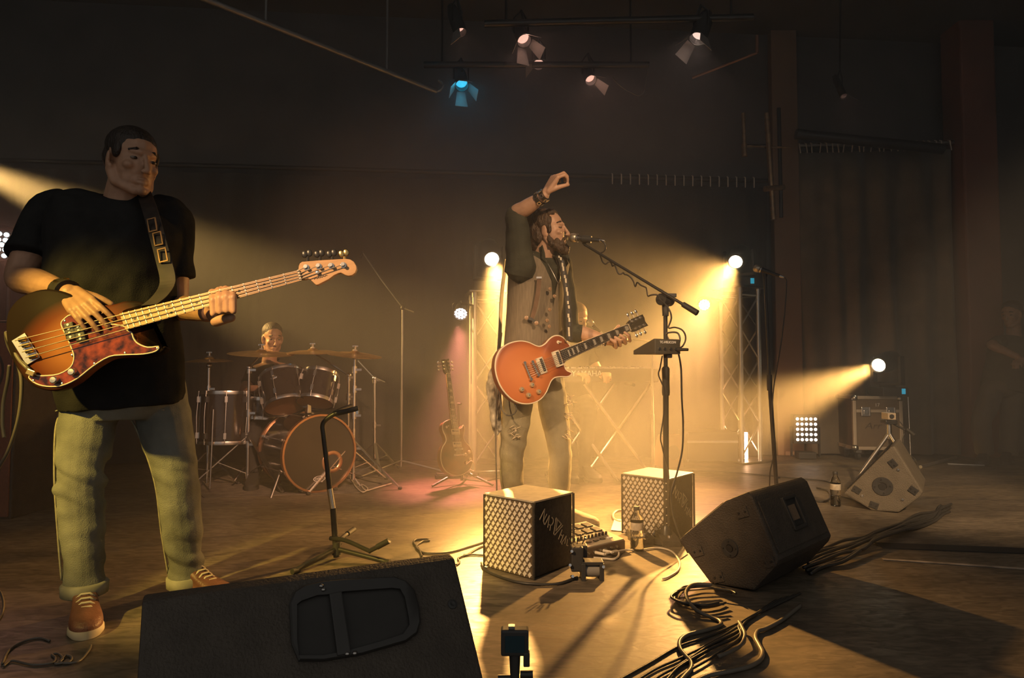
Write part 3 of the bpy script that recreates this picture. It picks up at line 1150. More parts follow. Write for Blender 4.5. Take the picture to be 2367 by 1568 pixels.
    for k, (o_, rr) in enumerate(((-.045, .036), (-.012, .033))):
        bd = child(MB().lathe([(rr - .007, 0), (rr, .001), (rr, .021), (rr - .007, .022)], Rw + wd * o_, wd, 18), 'wristband', LB, p, base, angle=50)
        for q in range(0, 360, 60):
            a = math.radians(q + 20 * k)
            e = (u * math.cos(a) + w * math.sin(a))
            c = Rw + wd * (o_ + .011) + e * rr
            fr = MB()
            Rb = rot_from(z=e, x=wd)
            for dx, dy, sx, sy in ((0, .008, .02, .004), (0, -.008, .02, .004), (.008, 0, .004, .02), (-.008, 0, .004, .02)):
                fr.box(c + Rb @ Vector((dx, dy, 0)), (sx, sy, .004), Rb)
            child(fr, 'buckle', CHROME, bd, base, smooth=False)
    wd = (Lw - Le).normalized()
    bd = child(MB().lathe([(.026, 0), (.034, .002), (.034, .02), (.026, .022)], Lw - wd * .02, wd, 18), 'wristband', LB, p, base, angle=50)
    u, w = ortho(wd)
    for q in range(0, 360, 40):
        a = math.radians(q)
        child(MB().ell(Lw - wd * .01 + (u * math.cos(a) + w * math.sin(a)) * .034, .006, seg=8, rows=5), 'stud', CHROME, bd, base)
    # tattoo sleeve bands and necklace
    ch = spline([neck0 + rt * .05 + fv * .03 + Vector((0, 0, .02)), neck0 + rt * .03 + fv * .105 - Vector((0, 0, .10)), neck0 + fv * .128 - Vector((0, 0, .17)),
                 neck0 - rt * .03 + fv * .105 - Vector((0, 0, .10)), neck0 - rt * .05 + fv * .03 + Vector((0, 0, .02))], 6)
    child(MB().tube(ch, .002, 6), 'necklace', STEEL, p, base)
    # patterned bandana tied at the hip
    BAN = mat('pale_bandana', (0.62, 0.56, 0.44), .9, var=.75, scale=26, bump=.2, bscale=90)
    bn = MB()
    o = P(1143, 868, 3.50)
    bn.ell(o + Vector((-.005, 0, .0)), (.03, .03, .055))
    loft(bn, [o, P(1137, 905, 3.49), P(1143, 955, 3.49), P(1148, 1008, 3.50)], [.026, .03, .03, .012], cap_round=False)
    loft(bn, [o, P(1150, 920, 3.50), P(1153, 970, 3.50), P(1155, 1000, 3.51)], [.02, .022, .02, .008], cap_round=False)
    child(bn, 'bandana', BAN, p, base, voxel=.005, sm=2, disp=folds(.012, 30, 8, 6))
    return p


singer()
# ------------------------------------------------------------------ guitars
class Plane:
    """the plane a guitar's face lies in: x along the neck, z out of the face"""

    def __init__(s, P0, n, a, b):
        s.P0, n = P0, Vector(n).normalized()
        u = on_plane(*b, P0, n) - on_plane(*a, P0, n)
        s.R = rot_from(z=n, x=u)
        s.n = n

    def l(s, px, py):
        q = s.R.transposed() @ (on_plane(px, py, s.P0, s.n) - s.P0)
        return (q.x, q.y)

    def ls(s, pts, ox, oy, k):
        return [s.l(ox + x / k, oy + y / k) for x, y in pts]


def smooth2(pts, n=5, closed=True):
    return [(p.x, p.y) for p in spline([(a, b, 0) for a, b in pts], n, closed)]


X_, Y_, Z_ = Vector((1, 0, 0)), Vector((0, 1, 0)), Vector((0, 0, 1))


def flat(mb, poly, t0, t1, inset=0.0):
    return mb.prism(poly, (0, 0, 0), X_, Y_, Z_, t0, t1, inset)


def lp_guitar(g, D, top_m, side_m, bind_m, head_m, full=True):
    """single-cut electric guitar from local outline data D"""
    out = D['body']
    flat(MB(), out, -.05, -.006, .0).build('body', side_m, g, smooth=True, angle=50)
    # carved top: rings shrink and rise towards the middle
    cx = sum(p[0] for p in out) / len(out)
    cy_ = sum(p[1] for p in out) / len(out)
    mb = MB()
    rs = [[Vector((x, y, -.006)) for x, y in out]]
    for k, z in ((1.0, -.001), (.985, .001), (.94, .001), (.86, .004), (.7, .008), (.45, .011), (.2, .012), (.02, .012)):
        rs.append([Vector((cx + (x - cx) * k, cy_ + (y - cy_) * k, z)) for x, y in out])
    mb.rings(rs)
    mb.build('top', top_m, g, smooth=True, angle=180)
    MB().tube([Vector((x, y, -.002)) for x, y in out] + [Vector((*out[0], -.002))], .0042, 6).build('binding', bind_m, g, smooth=True)
    (b0, b1), (n0, n1) = D['fb_body'], D['fb_nut']
    b0, b1, n0, n1 = [Vector((*p, 0)) for p in (b0, b1, n0, n1)]
    zf = .019
    neck = MB()
    neck.rings([[b0 + Z_ * .012 - X_ * .03, b0.lerp(b1, .2) - Z_ * .02 - X_ * .03, b0.lerp(b1, .8) - Z_ * .02 - X_ * .03, b1 + Z_ * .012 - X_ * .03],
                [n0 + Z_ * .012, n0.lerp(n1, .2) - Z_ * .008, n0.lerp(n1, .8) - Z_ * .008, n1 + Z_ * .012]])
    nk = neck.build('neck', side_m, g, smooth=True)
    EB = mat('ebony_fretboard', (0.022, 0.017, 0.014), .4, var=.3, scale=40)
    fb = MB().rings([[b0 + Z_ * .012, b1 + Z_ * .012, b1 + Z_ * zf, b0 + Z_ * zf], [n0 + Z_ * .012, n1 + Z_ * .012, n1 + Z_ * zf, n0 + Z_ * zf]]).build('fretboard', EB, nk)
    for a, b in ((b0, n0), (b1, n1)):
        MB().tube([a + Z_ * (zf - .002), b + Z_ * (zf - .002)], .0018, 6).build('binding', bind_m, fb)
    Ls = D['scale']
    nut = n0.lerp(n1, .5)
    Lfb = (nut - b0.lerp(b1, .5)).length
    pos = [Ls - Ls / 2 ** (i / 12) for i in range(1, 23)]
    pos = [p for p in pos if p < Lfb - .003]
    for i, p in enumerate(pos):
        t = p / Lfb
        a, b = n0.lerp(b0, t), n1.lerp(b1, t)
        MB().box(a.lerp(b, .5) + Z_ * (zf + .0008), (.0024, (b - a).length, .0018), rot_from(y=b - a, z=Z_)).build('fret', CHROME, nk)
    PEARL = mat('pearl_inlay', (0.62, 0.58, 0.5), .25, var=.3, scale=60)
    if full:
        pr = [0] + pos
        for i in (1, 3, 5, 7, 9, 12, 15, 17, 19):
            if i < len(pr):
                t = (pr[i] + pr[i - 1]) / 2 / Lfb
                w = (pr[i] - pr[i - 1]) * .30
                a, b = n0.lerp(b0, t), n1.lerp(b1, t)
                c = a.lerp(b, .5)
                hh = (b - a).length * .34
                yv = (b - a).normalized()
                q = [c - X_ * w - yv * hh, c + X_ * w - yv * hh * .8, c + X_ * w + yv * hh * .8, c - X_ * w + yv * hh]
                MB().rings([[p_ + Z_ * (zf - .001) for p_ in q], [p_ + Z_ * (zf + .0006) for p_ in q]]).build('inlay', PEARL, fb)
    MB().box(nut + Z_ * zf, (.006, (n1 - n0).length, .008)).build('nut', bind_m, nk)
    hs = MB()
    flat(hs, D['head'], -.008, .008, .0)
    hd = hs.build('headstock', head_m, g)
    for k, (x, y, s_) in enumerate(D['tuners']):
        MB().cyl((x, y, .006), (x, y, .024), .0045, .0035, 10).build('tuner_post', CHROME, hd, smooth=True)
        MB().lathe([(0, .008), (.009, .008), (.008, .012), (0, .013)], (x, y, 0), Z_, 12).build('bushing', CHROME, hd, smooth=True)
        tk = MB()
        tk.cyl((x, y, -.002), (x, y + s_ * .032, -.004), .003, .003, 8)
        tk.ell((x, y + s_ * .042, -.004), (.010, .012, .004))
        tk.build('tuner_key', CHROME, hd, smooth=True)
    ZT = .012
    for q in D['pickups']:
        c = Vector((sum(p[0] for p in q) / 4, sum(p[1] for p in q) / 4, 0))
        yv = (Vector((*q[3], 0)) - Vector((*q[0], 0))).normalized()
        xv = (Vector((*q[1], 0)) - Vector((*q[0], 0))).normalized()
        xv = (xv - yv * xv.dot(yv)).normalized()
        Ly = (Vector((*q[3], 0)) - Vector((*q[0], 0))).length / 2
        Lx = (Vector((*q[1], 0)) - Vector((*q[0], 0))).length / 2
        Rm = rot_from(x=xv, y=yv)
        fr = MB()
        for dx, dy, sx, sy in ((Lx * .88, 0, Lx * .26, 2 * Ly), (-Lx * .88, 0, Lx * .26, 2 * Ly), (0, Ly * .92, 2 * Lx, Ly * .18), (0, -Ly * .92, 2 * Lx, Ly * .18)):
            fr.box(c + Rm @ Vector((dx, dy, 0)) + Z_ * (ZT + .002), (sx, sy, .008), Rm)
        pk = fr.build('pickup', bind_m, g)
        for sgn, mm in ((-1, bind_m), (1, BLACK)):
            MB().box(c + Rm @ Vector((sgn * Lx * .38, 0, 0)) + Z_ * (ZT + .004), (Lx * .7, Ly * 1.62, .010), Rm).build('bobbin', mm, pk, bevel=.002)
        for k in range(6):
            MB().cyl(c + Rm @ Vector((Lx * .38, Ly * (-.62 + k * .248), 0)) + Z_ * (ZT + .007), c + Rm @ Vector((Lx * .38, Ly * (-.62 + k * .248), 0)) + Z_ * (ZT + .0105), .003, .003, 8).build('pole_screw', CHROME, pk)
    for nm, (a, b) in (('bridge', D['bridge']), ('tailpiece', D['tail'])):
        a, b = Vector((*a, ZT + .008)), Vector((*b, ZT + .008))
        mb = MB().cyl(a, b, .006, .006, 10)
        for e in (a, b):
            mb.cyl(e - Z_ * .012, e + Z_ * .007, .0085, .0085, 12)
        br = mb.build(nm, CHROME, g, smooth=True)
        if nm == 'bridge':
            for k in range(6):
                MB().box(a.lerp(b, .17 + k * .132) + Z_ * .005, (.013, .0055, .007)).build('saddle', STEEL, br)
    for x, y in D['knobs']:
        kb = MB().lathe([(0, 0), (.0135, 0), (.0125, .010), (.0105, .013), (0, .0135)], (x, y, ZT - .003), Z_, 18).build('knob', mat('gold_knob', (0.62, 0.5, 0.32), .3, .6, var=.1), g, smooth=True)
        MB().lathe([(0, .0135), (.004, .0135), (.0035, .0155), (0, .016)], (x, y, ZT - .003), Z_, 10).build('knob_cap', CHROME, kb, smooth=True)
    x, y = D['switch']
    MB().cyl((x, y, .0), (x, y, .008), .011, .009, 14).cyl((x, y, .008), (x + .004, y - .004, .028), .003, .004, 8).build('toggle_switch', bind_m, g, smooth=True)
    a, b = Vector((*D['tail'][0], ZT + .014)), Vector((*D['tail'][1], ZT + .014))
    for k in range(6):
        t = .17 + k * .132
        p0 = a.lerp(b, t)
        p1 = Vector((*D['bridge'][0], ZT + .018)).lerp(Vector((*D['bridge'][1], ZT + .018)), t)
        p2 = n0.lerp(n1, .1 + k * .16) + Z_ * (zf + .005)
        # end on the nearest tuner
        tx, ty, ts = D['tuners'][k]
        MB().tube([p0, p1, p2, Vector((tx, ty, .014))], .0011, 5).build('string', STEEL, g)
    return g


# outline data taken as real sizes on the plane of the singer's guitar
gp = Plane(P(1232, 858, 3.37), (.44, -.885, .13), (1235, 852), (1449, 758))
k3 = (1120, 720, 5.9175)
bz = [(180, 590), (235, 508), (340, 440), (480, 408), (600, 425), (700, 470), (765, 480), (830, 445), (890, 380), (950, 340), (1020, 335), (1080, 365), (1130, 425), (1172, 500),
      (1112, 672), (1090, 720), (1100, 780), (1140, 822), (1190, 842), (1168, 878), (1120, 895), (1040, 893), (960, 907), (912, 950), (880, 1020), (840, 1110), (770, 1197), (680, 1247),
      (580, 1265), (480, 1252), (380, 1205), (290, 1120), (220, 1020), (172, 900), (150, 780), (156, 670)]
D1 = dict(
    body=smooth2(gp.ls(bz, *k3), 4),
    fb_body=gp.ls([(1012, 545), (1066, 692)], *k3), fb_nut=[gp.l(1447.2, 751.0), gp.l(1452.8, 766.3)],
    head=gp.ls([(1935, 190), (1955, 150), (2000, 108), (2075, 78), (2150, 45), (2175, 90), (2185, 140), (2228, 198), (2150, 232), (2085, 262), (2030, 285), (1990, 262), (1968, 272)], *k3),
    tuners=[(*gp.l(1120 + x / 5.9175, 720 + y / 5.9175), s) for x, y, s in ((2005, 140, 1), (2060, 115, 1), (2115, 92, 1), (2165, 190, -1), (2105, 215, -1), (2050, 238, -1))],
    pickups=[gp.ls([(895, 570), (990, 530), (1065, 735), (965, 775)], *k3), gp.ls([(675, 660), (765, 625), (842, 832), (750, 870)], *k3)],
    bridge=gp.ls([(628, 702), (708, 878)], *k3), tail=gp.ls([(522, 715), (608, 935)], *k3),
    knobs=gp.ls([(632, 1010), (492, 1072), (585, 1150), (725, 1103)], *k3), switch=gp.l(1120 + 1000 / 5.9175, 720 + 425 / 5.9175))
D1['scale'] = (Vector(D1['fb_nut'][0]).lerp(Vector(D1['fb_nut'][1]), .5) - Vector(D1['bridge'][0]).lerp(Vector(D1['bridge'][1]), .5)).length

def sunburst(nm='sunburst', sc=(4.6, 5.9, 0), loc=(.05, -.05, 0), cols=((.36, .14, .05, 1), (.13, .035, .015, 1), (.018, .012, .01, 1)), rough=.42, spec=.02, pos=(.35, .7, .95)):
    m = bpy.data.materials.new(nm)
    m.use_nodes = True
    nt = m.node_tree
    b = nt.nodes['Principled BSDF']
    tc = nt.nodes.new('ShaderNodeTexCoord')
    mp = nt.nodes.new('ShaderNodeMapping')
    mp.inputs['Scale'].default_value = sc
    mp.inputs['Location'].default_value = loc
    ln = nt.nodes.new('ShaderNodeVectorMath')
    ln.operation = 'LENGTH'
    rp = nt.nodes.new('ShaderNodeValToRGB')
    e = rp.color_ramp.elements
    e[0].position, e[0].color = pos[0], cols[0]
    e[1].position, e[1].color = pos[2], cols[2]
    x = rp.color_ramp.elements.new(pos[1])
    x.color = cols[1]
    nt.links.new(tc.outputs['Object'], mp.inputs[0])
    nt.links.new(mp.outputs[0], ln.inputs[0])
    nt.links.new(ln.outputs['Value'], rp.inputs[0])
    nt.links.new(rp.outputs[0], b.inputs['Base Color'])
    b.inputs['Roughness'].default_value = rough
    b.inputs['Coat Weight'].default_value = .0
    b.inputs['Specular IOR Level'].default_value = spec
    return m


ORANGE = sunburst('orange_burst_top', (5.0, 5.6, 0), (.25, .0, 0), ((.55, .20, .07, 1), (.44, .14, .045, 1), (.2, .05, .02, 1)), .32, .4, (.2, .75, 1.15))
MAHOG = mat('mahogany', (0.25, 0.09, 0.045), .35, var=.25, scale=14, stretch=(1, 6, 6), coat=.4)
IVORY = mat('ivory_binding', (0.68, 0.6, 0.46), .4, var=.06)
GLOSSB = mat('gloss_black', (0.018, 0.016, 0.015), .2, var=.1, coat=.5)
g1 = thing('electric_guitar', 'orange single cut electric guitar hanging across the singer', 'guitar', gp.P0, gp.R)
lp_guitar(g1, D1, ORANGE, MAHOG, IVORY, GLOSSB)
# strap: from the upper horn over the left shoulder, and from the tail round the back
STRAP = mat('studded_strap', (0.05, 0.045, 0.04), .5, var=.3, scale=30)
Gi = (Matrix.Translation(gp.P0) @ gp.R.to_4x4()).inverted()
sp = [P(1316, 788, 3.46), P(1315, 740, 3.47), P(1312, 690, 3.485), P(1305, 640, 3.50), P(1296, 600, 3.53), P(1280, 585, 3.60)]
sp2 = [Gi @ q for q in spline(sp, 4)]
nl = Gi.to_3x3() @ Vector((.45, -.88, .1)).normalized()
wl_ = Gi.to_3x3() @ Vector((.88, .45, 0)).normalized()
so = MB().ribbon(sp2, wl_ * .019, nl * .002).build('strap', STRAP, g1)
rnd = random.Random(9)
for i, q in enumerate(spline(sp, 5)[1:-2]):
    c = Gi @ q + nl * .003
    MB().box(c + wl_ * rnd.uniform(-.004, .004), (.016 + rnd.uniform(0, .012), .010, .003), rot_from(z=nl, x=Gi.to_3x3() @ Vector((0, 0, 1)))).build('stud', IVORY if i % 3 else CHROME, so)
bk = [P(1170, 600, 3.62), P(1160, 680, 3.62), P(1156, 760, 3.58), P(1152, 830, 3.48), P(1150, 860, 3.40)]
MB().ribbon([Gi @ q for q in spline(bk, 4)], Gi.to_3x3() @ (Vector((.4, .9, 0)).normalized() * .02), Gi.to_3x3() @ (Vector((.9, -.4, 0)).normalized() * .002)).build('strap', STRAP, g1)

# --- the bass
bp_ = Plane(P(200, 800, 2.05), (.06, -.985, .10), (71, 805), (695, 640))
kb = (0, 270, 2.4117)
ob = [(28, 1180), (42, 1085), (110, 1005), (220, 962), (330, 968), (430, 1005), (520, 1040), (610, 1048), (700, 1025), (780, 1030), (806, 1048), (790, 1066), (735, 1080), (690, 1102),
      (716, 1192), (738, 1205), (750, 1235), (775, 1262), (825, 1282), (890, 1276), (922, 1284), (905, 1310), (860, 1328), (780, 1338), (690, 1338), (610, 1348), (520, 1400), (430, 1475), (340, 1520), (255, 1526), (165, 1490), (90, 1405), (42, 1295)]
bg_ = thing('bass_guitar', 'sunburst electric bass with maple neck and tortoiseshell pickguard held by the bassist', 'guitar', bp_.P0, bp_.R)


SB = sunburst()
MAPLE = mat('maple', (0.62, 0.36, 0.17), .35, var=.16, scale=9, stretch=(1, 8, 8), coat=.3)
TORT = mat('tortoiseshell', (0.30, 0.055, 0.018), .12, var=.0, scale=34, color2=(0.03, 0.008, 0.005), coat=.7)
bbody = smooth2(bp_.ls(ob, *kb), 4)
flat(MB(), bbody, -.042, 0, .008).build('body', SB, bg_, smooth=True, angle=50)
pgp = [(345, 1160), (362, 1128), (400, 1106), (450, 1128), (560, 1150), (690, 1168), (712, 1192), (736, 1206), (748, 1238), (772, 1266), (825, 1287), (886, 1283), (870, 1308), (800, 1324), (700, 1328), (612, 1338), (520, 1392), (430, 1462), (345, 1500),
       (265, 1504), (205, 1488), (165, 1455), (185, 1442), (240, 1446), (330, 1436), (398, 1395), (416, 1340), (402, 1290), (378, 1232)]
pg = smooth2(bp_.ls(pgp, *kb), 3)
cxp, cyp = sum(p[0] for p in pg) / len(pg), sum(p[1] for p in pg) / len(pg)
pgo = flat(MB(), pg, .0005, .0035).build('pickguard', TORT, bg_)
MB().tube([Vector((x, y, .0025)) for x, y in pg] + [Vector((*pg[0], .0025))], .0026, 6).build('pickguard_edge', IVORY, pgo, smooth=True)
for x, y in smooth2(bp_.ls([(365, 1140), (520, 1150), (880, 1292), (700, 1318), (530, 1378), (350, 1488), (190, 1472), (405, 1330)], *kb), 1):
    MB().ell((x, y, .004), (.004, .004, .002), seg=8, rows=4).build('screw', CHROME, pgo)
for q in ((400, 1190), (455, 1200)):
    x, y = bp_.l(q[0] / 2.4117 + 0, 270 + q[1] / 2.4117)
    pk = MB().box((x, y - .005, .008), (.03, .055, .014)).build('pickup', BLACK, bg_, bevel=.004)
    for k in range(4):
        MB().cyl((x, y - .025 + k * .0135, .014), (x, y - .025 + k * .0135, .0165), .004, .004, 8).build('pole_piece', CHROME, pk)
fb0, fb1 = [Vector((*bp_.l(*q), 0)) for q in ((282, 727.5), (297, 765.5))]
nt0, nt1 = [Vector((*bp_.l(*q), 0)) for q in ((692.5, 627.5), (698.7, 652))]
bn_ = MB().rings([[fb0 + Z_ * .016, fb0.lerp(fb1, .2) - Z_ * .02, fb0.lerp(fb1, .8) - Z_ * .02, fb1 + Z_ * .016], [nt0 + Z_ * .016, nt0.lerp(nt1, .2) - Z_ * .006, nt0.lerp(nt1, .8) - Z_ * .006, nt1 + Z_ * .016]]).build('neck', MAPLE, bg_)
br0, br1 = [Vector((*bp_.l(x / 2.4117, 270 + y / 2.4117), 0)) for x, y in ((138, 1238), (205, 1345))]
Ls = (br0.lerp(br1, .5) - nt0.lerp(nt1, .5)).length
Lfb = (fb0.lerp(fb1, .5) - nt0.lerp(nt1, .5)).length
pos = [Ls - Ls / 2 ** (i / 12) for i in range(1, 21)]
for i, p in enumerate(pos):
    if p < Lfb - .002:
        a, b = nt0.lerp(fb0, p / Lfb), nt1.lerp(fb1, p / Lfb)
        MB().box(a.lerp(b, .5) + Z_ * .0168, (.0028, (b - a).length, .002), rot_from(y=b - a, z=Z_)).build('fret', CHROME, bn_)
pr = [0] + pos
for i in (3, 5, 7, 9, 12, 15, 17, 19):
    t = (pr[i] + pr[i - 1]) / 2 / Lfb
    if t < .98:
        a, b = nt0.lerp(fb0, t), nt1.lerp(fb1, t)
        for f in ((.5,) if i != 12 else (.28, .72)):
            c = a.lerp(b, f)
            MB().cyl(c + Z_ * .0155, c + Z_ * .0166, .0042, .0042, 12).build('dot_inlay', BLACK, bn_)
MB().box(nt0.lerp(nt1, .5) + Z_ * .017, (.006, (nt1 - nt0).length, .008), rot_from(y=nt1 - nt0, z=Z_)).build('nut', IVORY, bn_)
kh = (660, 560, 11.2)
hz_ = [(352, 760), (362, 640), (390, 568), (450, 528), (860, 492), (1250, 470), (1560, 450), (1690, 467), (1790, 532), (1848, 635), (1860, 720), (1822, 820), (1740, 880), (1640, 897), (1560, 875), (1500, 838), (1450, 815), (1380, 830), (1280, 880), (1150, 978), (980, 1066),
       (870, 1122), (810, 1130), (770, 1098), (705, 1032), (655, 985), (590, 962), (550, 985), (412, 985)]
hd = flat(MB(), bp_.ls(hz_, *kh), -.004, .011, .002).build('headstock', MAPLE, bg_)
posts = []
for k, (x, y) in enumerate(((565, 680), (885, 652), (1205, 640), (1520, 622))):
    lx, ly = bp_.l(660 + x / 11.2, 560 + y / 11.2)
    posts.append((lx, ly))
    MB().lathe([(0, .010), (.0105, .010), (.0098, .014), (.0062, .015), (.0055, .026), (.0062, .028), (0, .028)], (lx, ly, 0), Z_, 16).build('tuner_post', CHROME, hd, smooth=True)
    top = bp_.l(*( (660 + x / 11.2) + 2, 560 + (470 - x * .015) / 11.2))
    tk = MB().cyl((lx, ly, -.008), (top[0], top[1] + .012, -.008), .005, .005, 8)
    for e in (-1, 1):
        tk.ell((top[0] + e * .008, top[1] + .024, -.006), (.010, .013, .004))
    tk.build('tuner_key', mat('brass', (0.7, 0.5, 0.2), .25, 1.0, var=.1) if k == 3 else BLACKM, hd, smooth=True)
lx, ly = bp_.l(660 + 860 / 11.2, 560 + 815 / 11.2)
MB().lathe([(0, .010), (.007, .010), (.007, .019), (.003, .0205), (0, .0205)], (lx, ly, 0), Z_, 14).build('string_tree', CHROME, hd, smooth=True)
# small dark script mark on the headstock
lg = bp_.ls([(760, 985), (800, 950), (845, 965), (880, 930), (905, 950), (940, 915), (965, 935), (1000, 895), (1030, 912), (1065, 880), (1100, 885)], *kh)
lo = stroke_mesh([smooth2(lg, 3, False)], .0016).build('script_mark', BLACK, hd)
lo.location = (0, 0, .0112)
MB().box(br0.lerp(br1, .5) + Z_ * .003 - X_ * .012, (.045, (br1 - br0).length + .02, .006), rot_from(y=br1 - br0, z=Z_)).build('bridge', CHROME, bg_, bevel=.001)
for k in range(4):
    t = .06 + k * .293
    c = br0.lerp(br1, t)
    MB().cyl(c + Z_ * .011 - X_ * .012, c + Z_ * .011 + X_ * .010, .0068, .0068, 10).build('saddle', mat('brass', (0.7, 0.5, 0.2), .25, 1.0, var=.1), bg_, smooth=True)
    a = nt0.lerp(nt1, .13 + k * .247) + Z_ * .0225
    tx, ty = posts[3 - k] if False else posts[k]
    MB().tube([c + Z_ * .018 - X_ * .02, c + Z_ * .0185, a, Vector((tx, ty, .021))], .0015, 6).build('string', mat('dark_string', (0.3, 0.25, 0.2), .4, .9, var=.2), bg_)
for q in ((415, 1425), (315, 1470)):
    x, y = bp_.l(q[0] / 2.4117, 270 + q[1] / 2.4117)
    MB().lathe([(0, .003), (.0115, .003), (.011, .018), (.009, .020), (0, .0205)], (x, y, 0), Z_, 18).build('knob', CHROME, bg_, smooth=True)
x, y = bp_.l(190 / 2.4117, 270 + 1430 / 2.4117)
MB().box((x, y, .012), (.026, .018, .016), Matrix.Rotation(math.radians(-38), 3, 'Z')).build('jack_plug', mat('brass', (0.7, 0.5, 0.2), .25, 1.0, var=.1), bg_, bevel=.002)
# strap over his left shoulder
Bi = (Matrix.Translation(bp_.P0) @ bp_.R.to_4x4()).inverted()
sp = [P(330, 440, 2.32), P(345, 480, 2.235), P(362, 540, 2.17), P(378, 600, 2.15), P(388, 650, 2.13), P(372, 682, 2.10), P(345, 705, 2.075)]
ST2 = mat('brown_strap', (0.028, 0.018, 0.012), .6, var=.6, scale=24)
so = MB().ribbon([Bi @ q for q in spline(sp, 5)], Bi.to_3x3() @ (Vector((.97, .2, .15)) * .024), Bi.to_3x3() @ Vector((0, -.002, 0))).build('strap', ST2, bg_)
for i, q in enumerate((P(352, 520, 2.17), P(365, 552, 2.155), P(376, 590, 2.14))):
    fr = MB()
    Rb = rot_from(z=Vector((0, -1, .1)), y=Vector((.25, 0, -1)))
    for dx, dy, sx, sy in ((0, .022, .03, .004), (0, -.022, .03, .004), (.013, 0, .004, .044), (-.013, 0, .004, .044)):
        fr.box(Bi @ (q + Rb @ Vector((dx, dy, 0))), (sx, sy, .004), Bi.to_3x3() @ Rb)
    fr.build('strap_buckle', mat('dull_brass', (0.22, 0.13, 0.06), .5, .6, var=.3), so)
# ------------------------------------------------------------------ cubes with the band name
STUDBASE = mat('dark_quilted_panel', (0.12, 0.09, 0.055), .6, var=.3, scale=30)
STUD = mat('pale_metal_diamond', (0.78, 0.72, 0.6), .35, .2, var=.15, scale=40)
CARPET = mat('black_carpet_cover', (0.05, 0.042, 0.032), .85, var=.35, scale=60, bump=.4, bscale=250)
CHALK = mat('scratched_lettering', (0.42, 0.36, 0.26), .7, var=.3, scale=80)
TOPM = mat('backlit_pale_top', (0.5, 0.45, 0.36), .42, .2, var=.2, scale=25)  # paler than the sides: strong backlight is put into the top's colour
NAR = [[(120, 330), (222, 165), (195, 378), (265, 268)], [(196, 380), (215, 440)], [(228, 445), (318, 310), (285, 510)], [(372, 355), (405, 400), (400, 455), (370, 490), (345, 490)], [(300, 465), (345, 490), (330, 578)],
       [(465, 385), (410, 665), (435, 690), (605, 562)], [(490, 410), (455, 622), (577, 530), (507, 440)], [(590, 640), (515, 790)], [(555, 710), (600, 762)], [(622, 745), (558, 865)],
       [(590, 905), (580, 885), (685, 785), (650, 910)], [(715, 850), (690, 955), (720, 975)]]
stud_src = None


def name_cube(front, ang, w, h, label):
    """front: floor point of the near corner. ang: direction of the left face away from the corner"""
    global stud_src
    dl = Vector((-math.cos(ang), math.sin(ang), 0))
    dr = Vector((math.sin(ang), math.cos(ang), 0))
    R = rot_from(x=dr, y=dl)          # local x runs back along the right face, y along the left face
    c = thing('stage_cube', label, 'box', front, R, 'cubes lettered with the band name')
    MB().box((w / 2, w / 2, h / 2), (w - .008, w - .008, h - .012)).build('body', CARPET, c, bevel=.006)
    MB().box((w / 2, w / 2, h - .003), (w, w, .008)).build('top_sheet', TOPM, c, bevel=.002)
    MB().box((0, w / 2, h / 2 - .002), (.006, w, h - .014)).build('quilted_panel', STUDBASE, c)
    nx, ny = 10, 15
    px_, py_ = (w - .006) / nx, (h - .02) / ny
    k = 0
    for j in range(ny):
        for i in range(nx if j % 2 == 0 else nx - 1):
            y = .004 + px_ * (i + .5 + (.5 if j % 2 else 0))
            z = .008 + py_ * (j + .5)
            if stud_src is None:
                a, b = px_ * .40, py_ * .66
                mb = MB()
                dia = lambda s, t: [Vector((-t, a * s * math.cos(q), b * s * math.sin(q))) for q in (0, math.pi / 2, math.pi, 3 * math.pi / 2)]
                mb.rings([dia(1, 0), dia(.86, .0035), dia(.4, .0048)])
                o = mb.build('diamond', STUD, c, smooth=True, angle=25)
                stud_src = o
                o.location = (-.0035, y, z)
            else:
                share(stud_src, c, (-.0035, y, z))
    # aluminium-free soft edge rope on the near vertical corner and rear edges
    for q in ((0, 0), (w, 0), (0, w)):
        MB().tube([(q[0], q[1], .004), (q[0], q[1], h - .004)], .006, 8).build('edge', CARPET, c, smooth=True)
    s = h / 1330.0
    st = [[((x - 18) / 850 * w, h - (y * 1.0 + 10) * h / 1395) for x, y in q] for q in NAR]
    mb = stroke_mesh(st, .0045, .0012)
    for v in mb.v:
        v.xyz = (v.x, -.0045 - v.z, v.y)
    mb.build('lettering', CHALK, c)
    return c


name_cube(G(1234, 1342), math.radians(41), .278, .318, 'studded cube lettered NARWHAL in the front of the singer, the nearer of the two')
name_cube(G(1547, 1256), math.radians(42), .27, .315, 'studded cube lettered NARWHAL behind the microphone stand, the farther of the two')

# ------------------------------------------------------------------ wedge monitors
CAB = mat('black_speaker_paint', (0.075, 0.062, 0.048), .7, var=.25, scale=14, bump=.5, bscale=160)
CAB2 = mat('grey_speaker_paint', (0.15, 0.125, 0.09), .7, var=.2, scale=14, bump=.45, bscale=170)
GRILL = mat('speaker_grille', (0.03, 0.028, 0.025), .5, .4, var=.2, scale=90)


def wedge(label, P0, n, pts, L, holes=True, cab=CAB, hand_face=None, k=(0, 0, 1)):
    n = Vector(n).normalized()
    zu = Vector((0, 0, 1))
    R = rot_from(z=n, y=zu)
    T = R.transposed()
    w = thing('stage_monitor', label, 'speaker', P0, R)
    pl = []
    for x, y in pts:
        q = T @ (on_plane(x, y, P0, n) - P0)
        pl.append((q.x, max(q.y, 0.0)))
    mb = MB().prism(pl, (0, 0, 0), X_, Y_, Z_, -L, 0)
    mb.build('cabinet', cab, w, bevel=.010)
    return w, pl, R, T


def on_panel(T, P0, n, px, py):
    q = T @ (on_plane(px, py, P0, n) - P0)
    return Vector((q.x, q.y, 0))


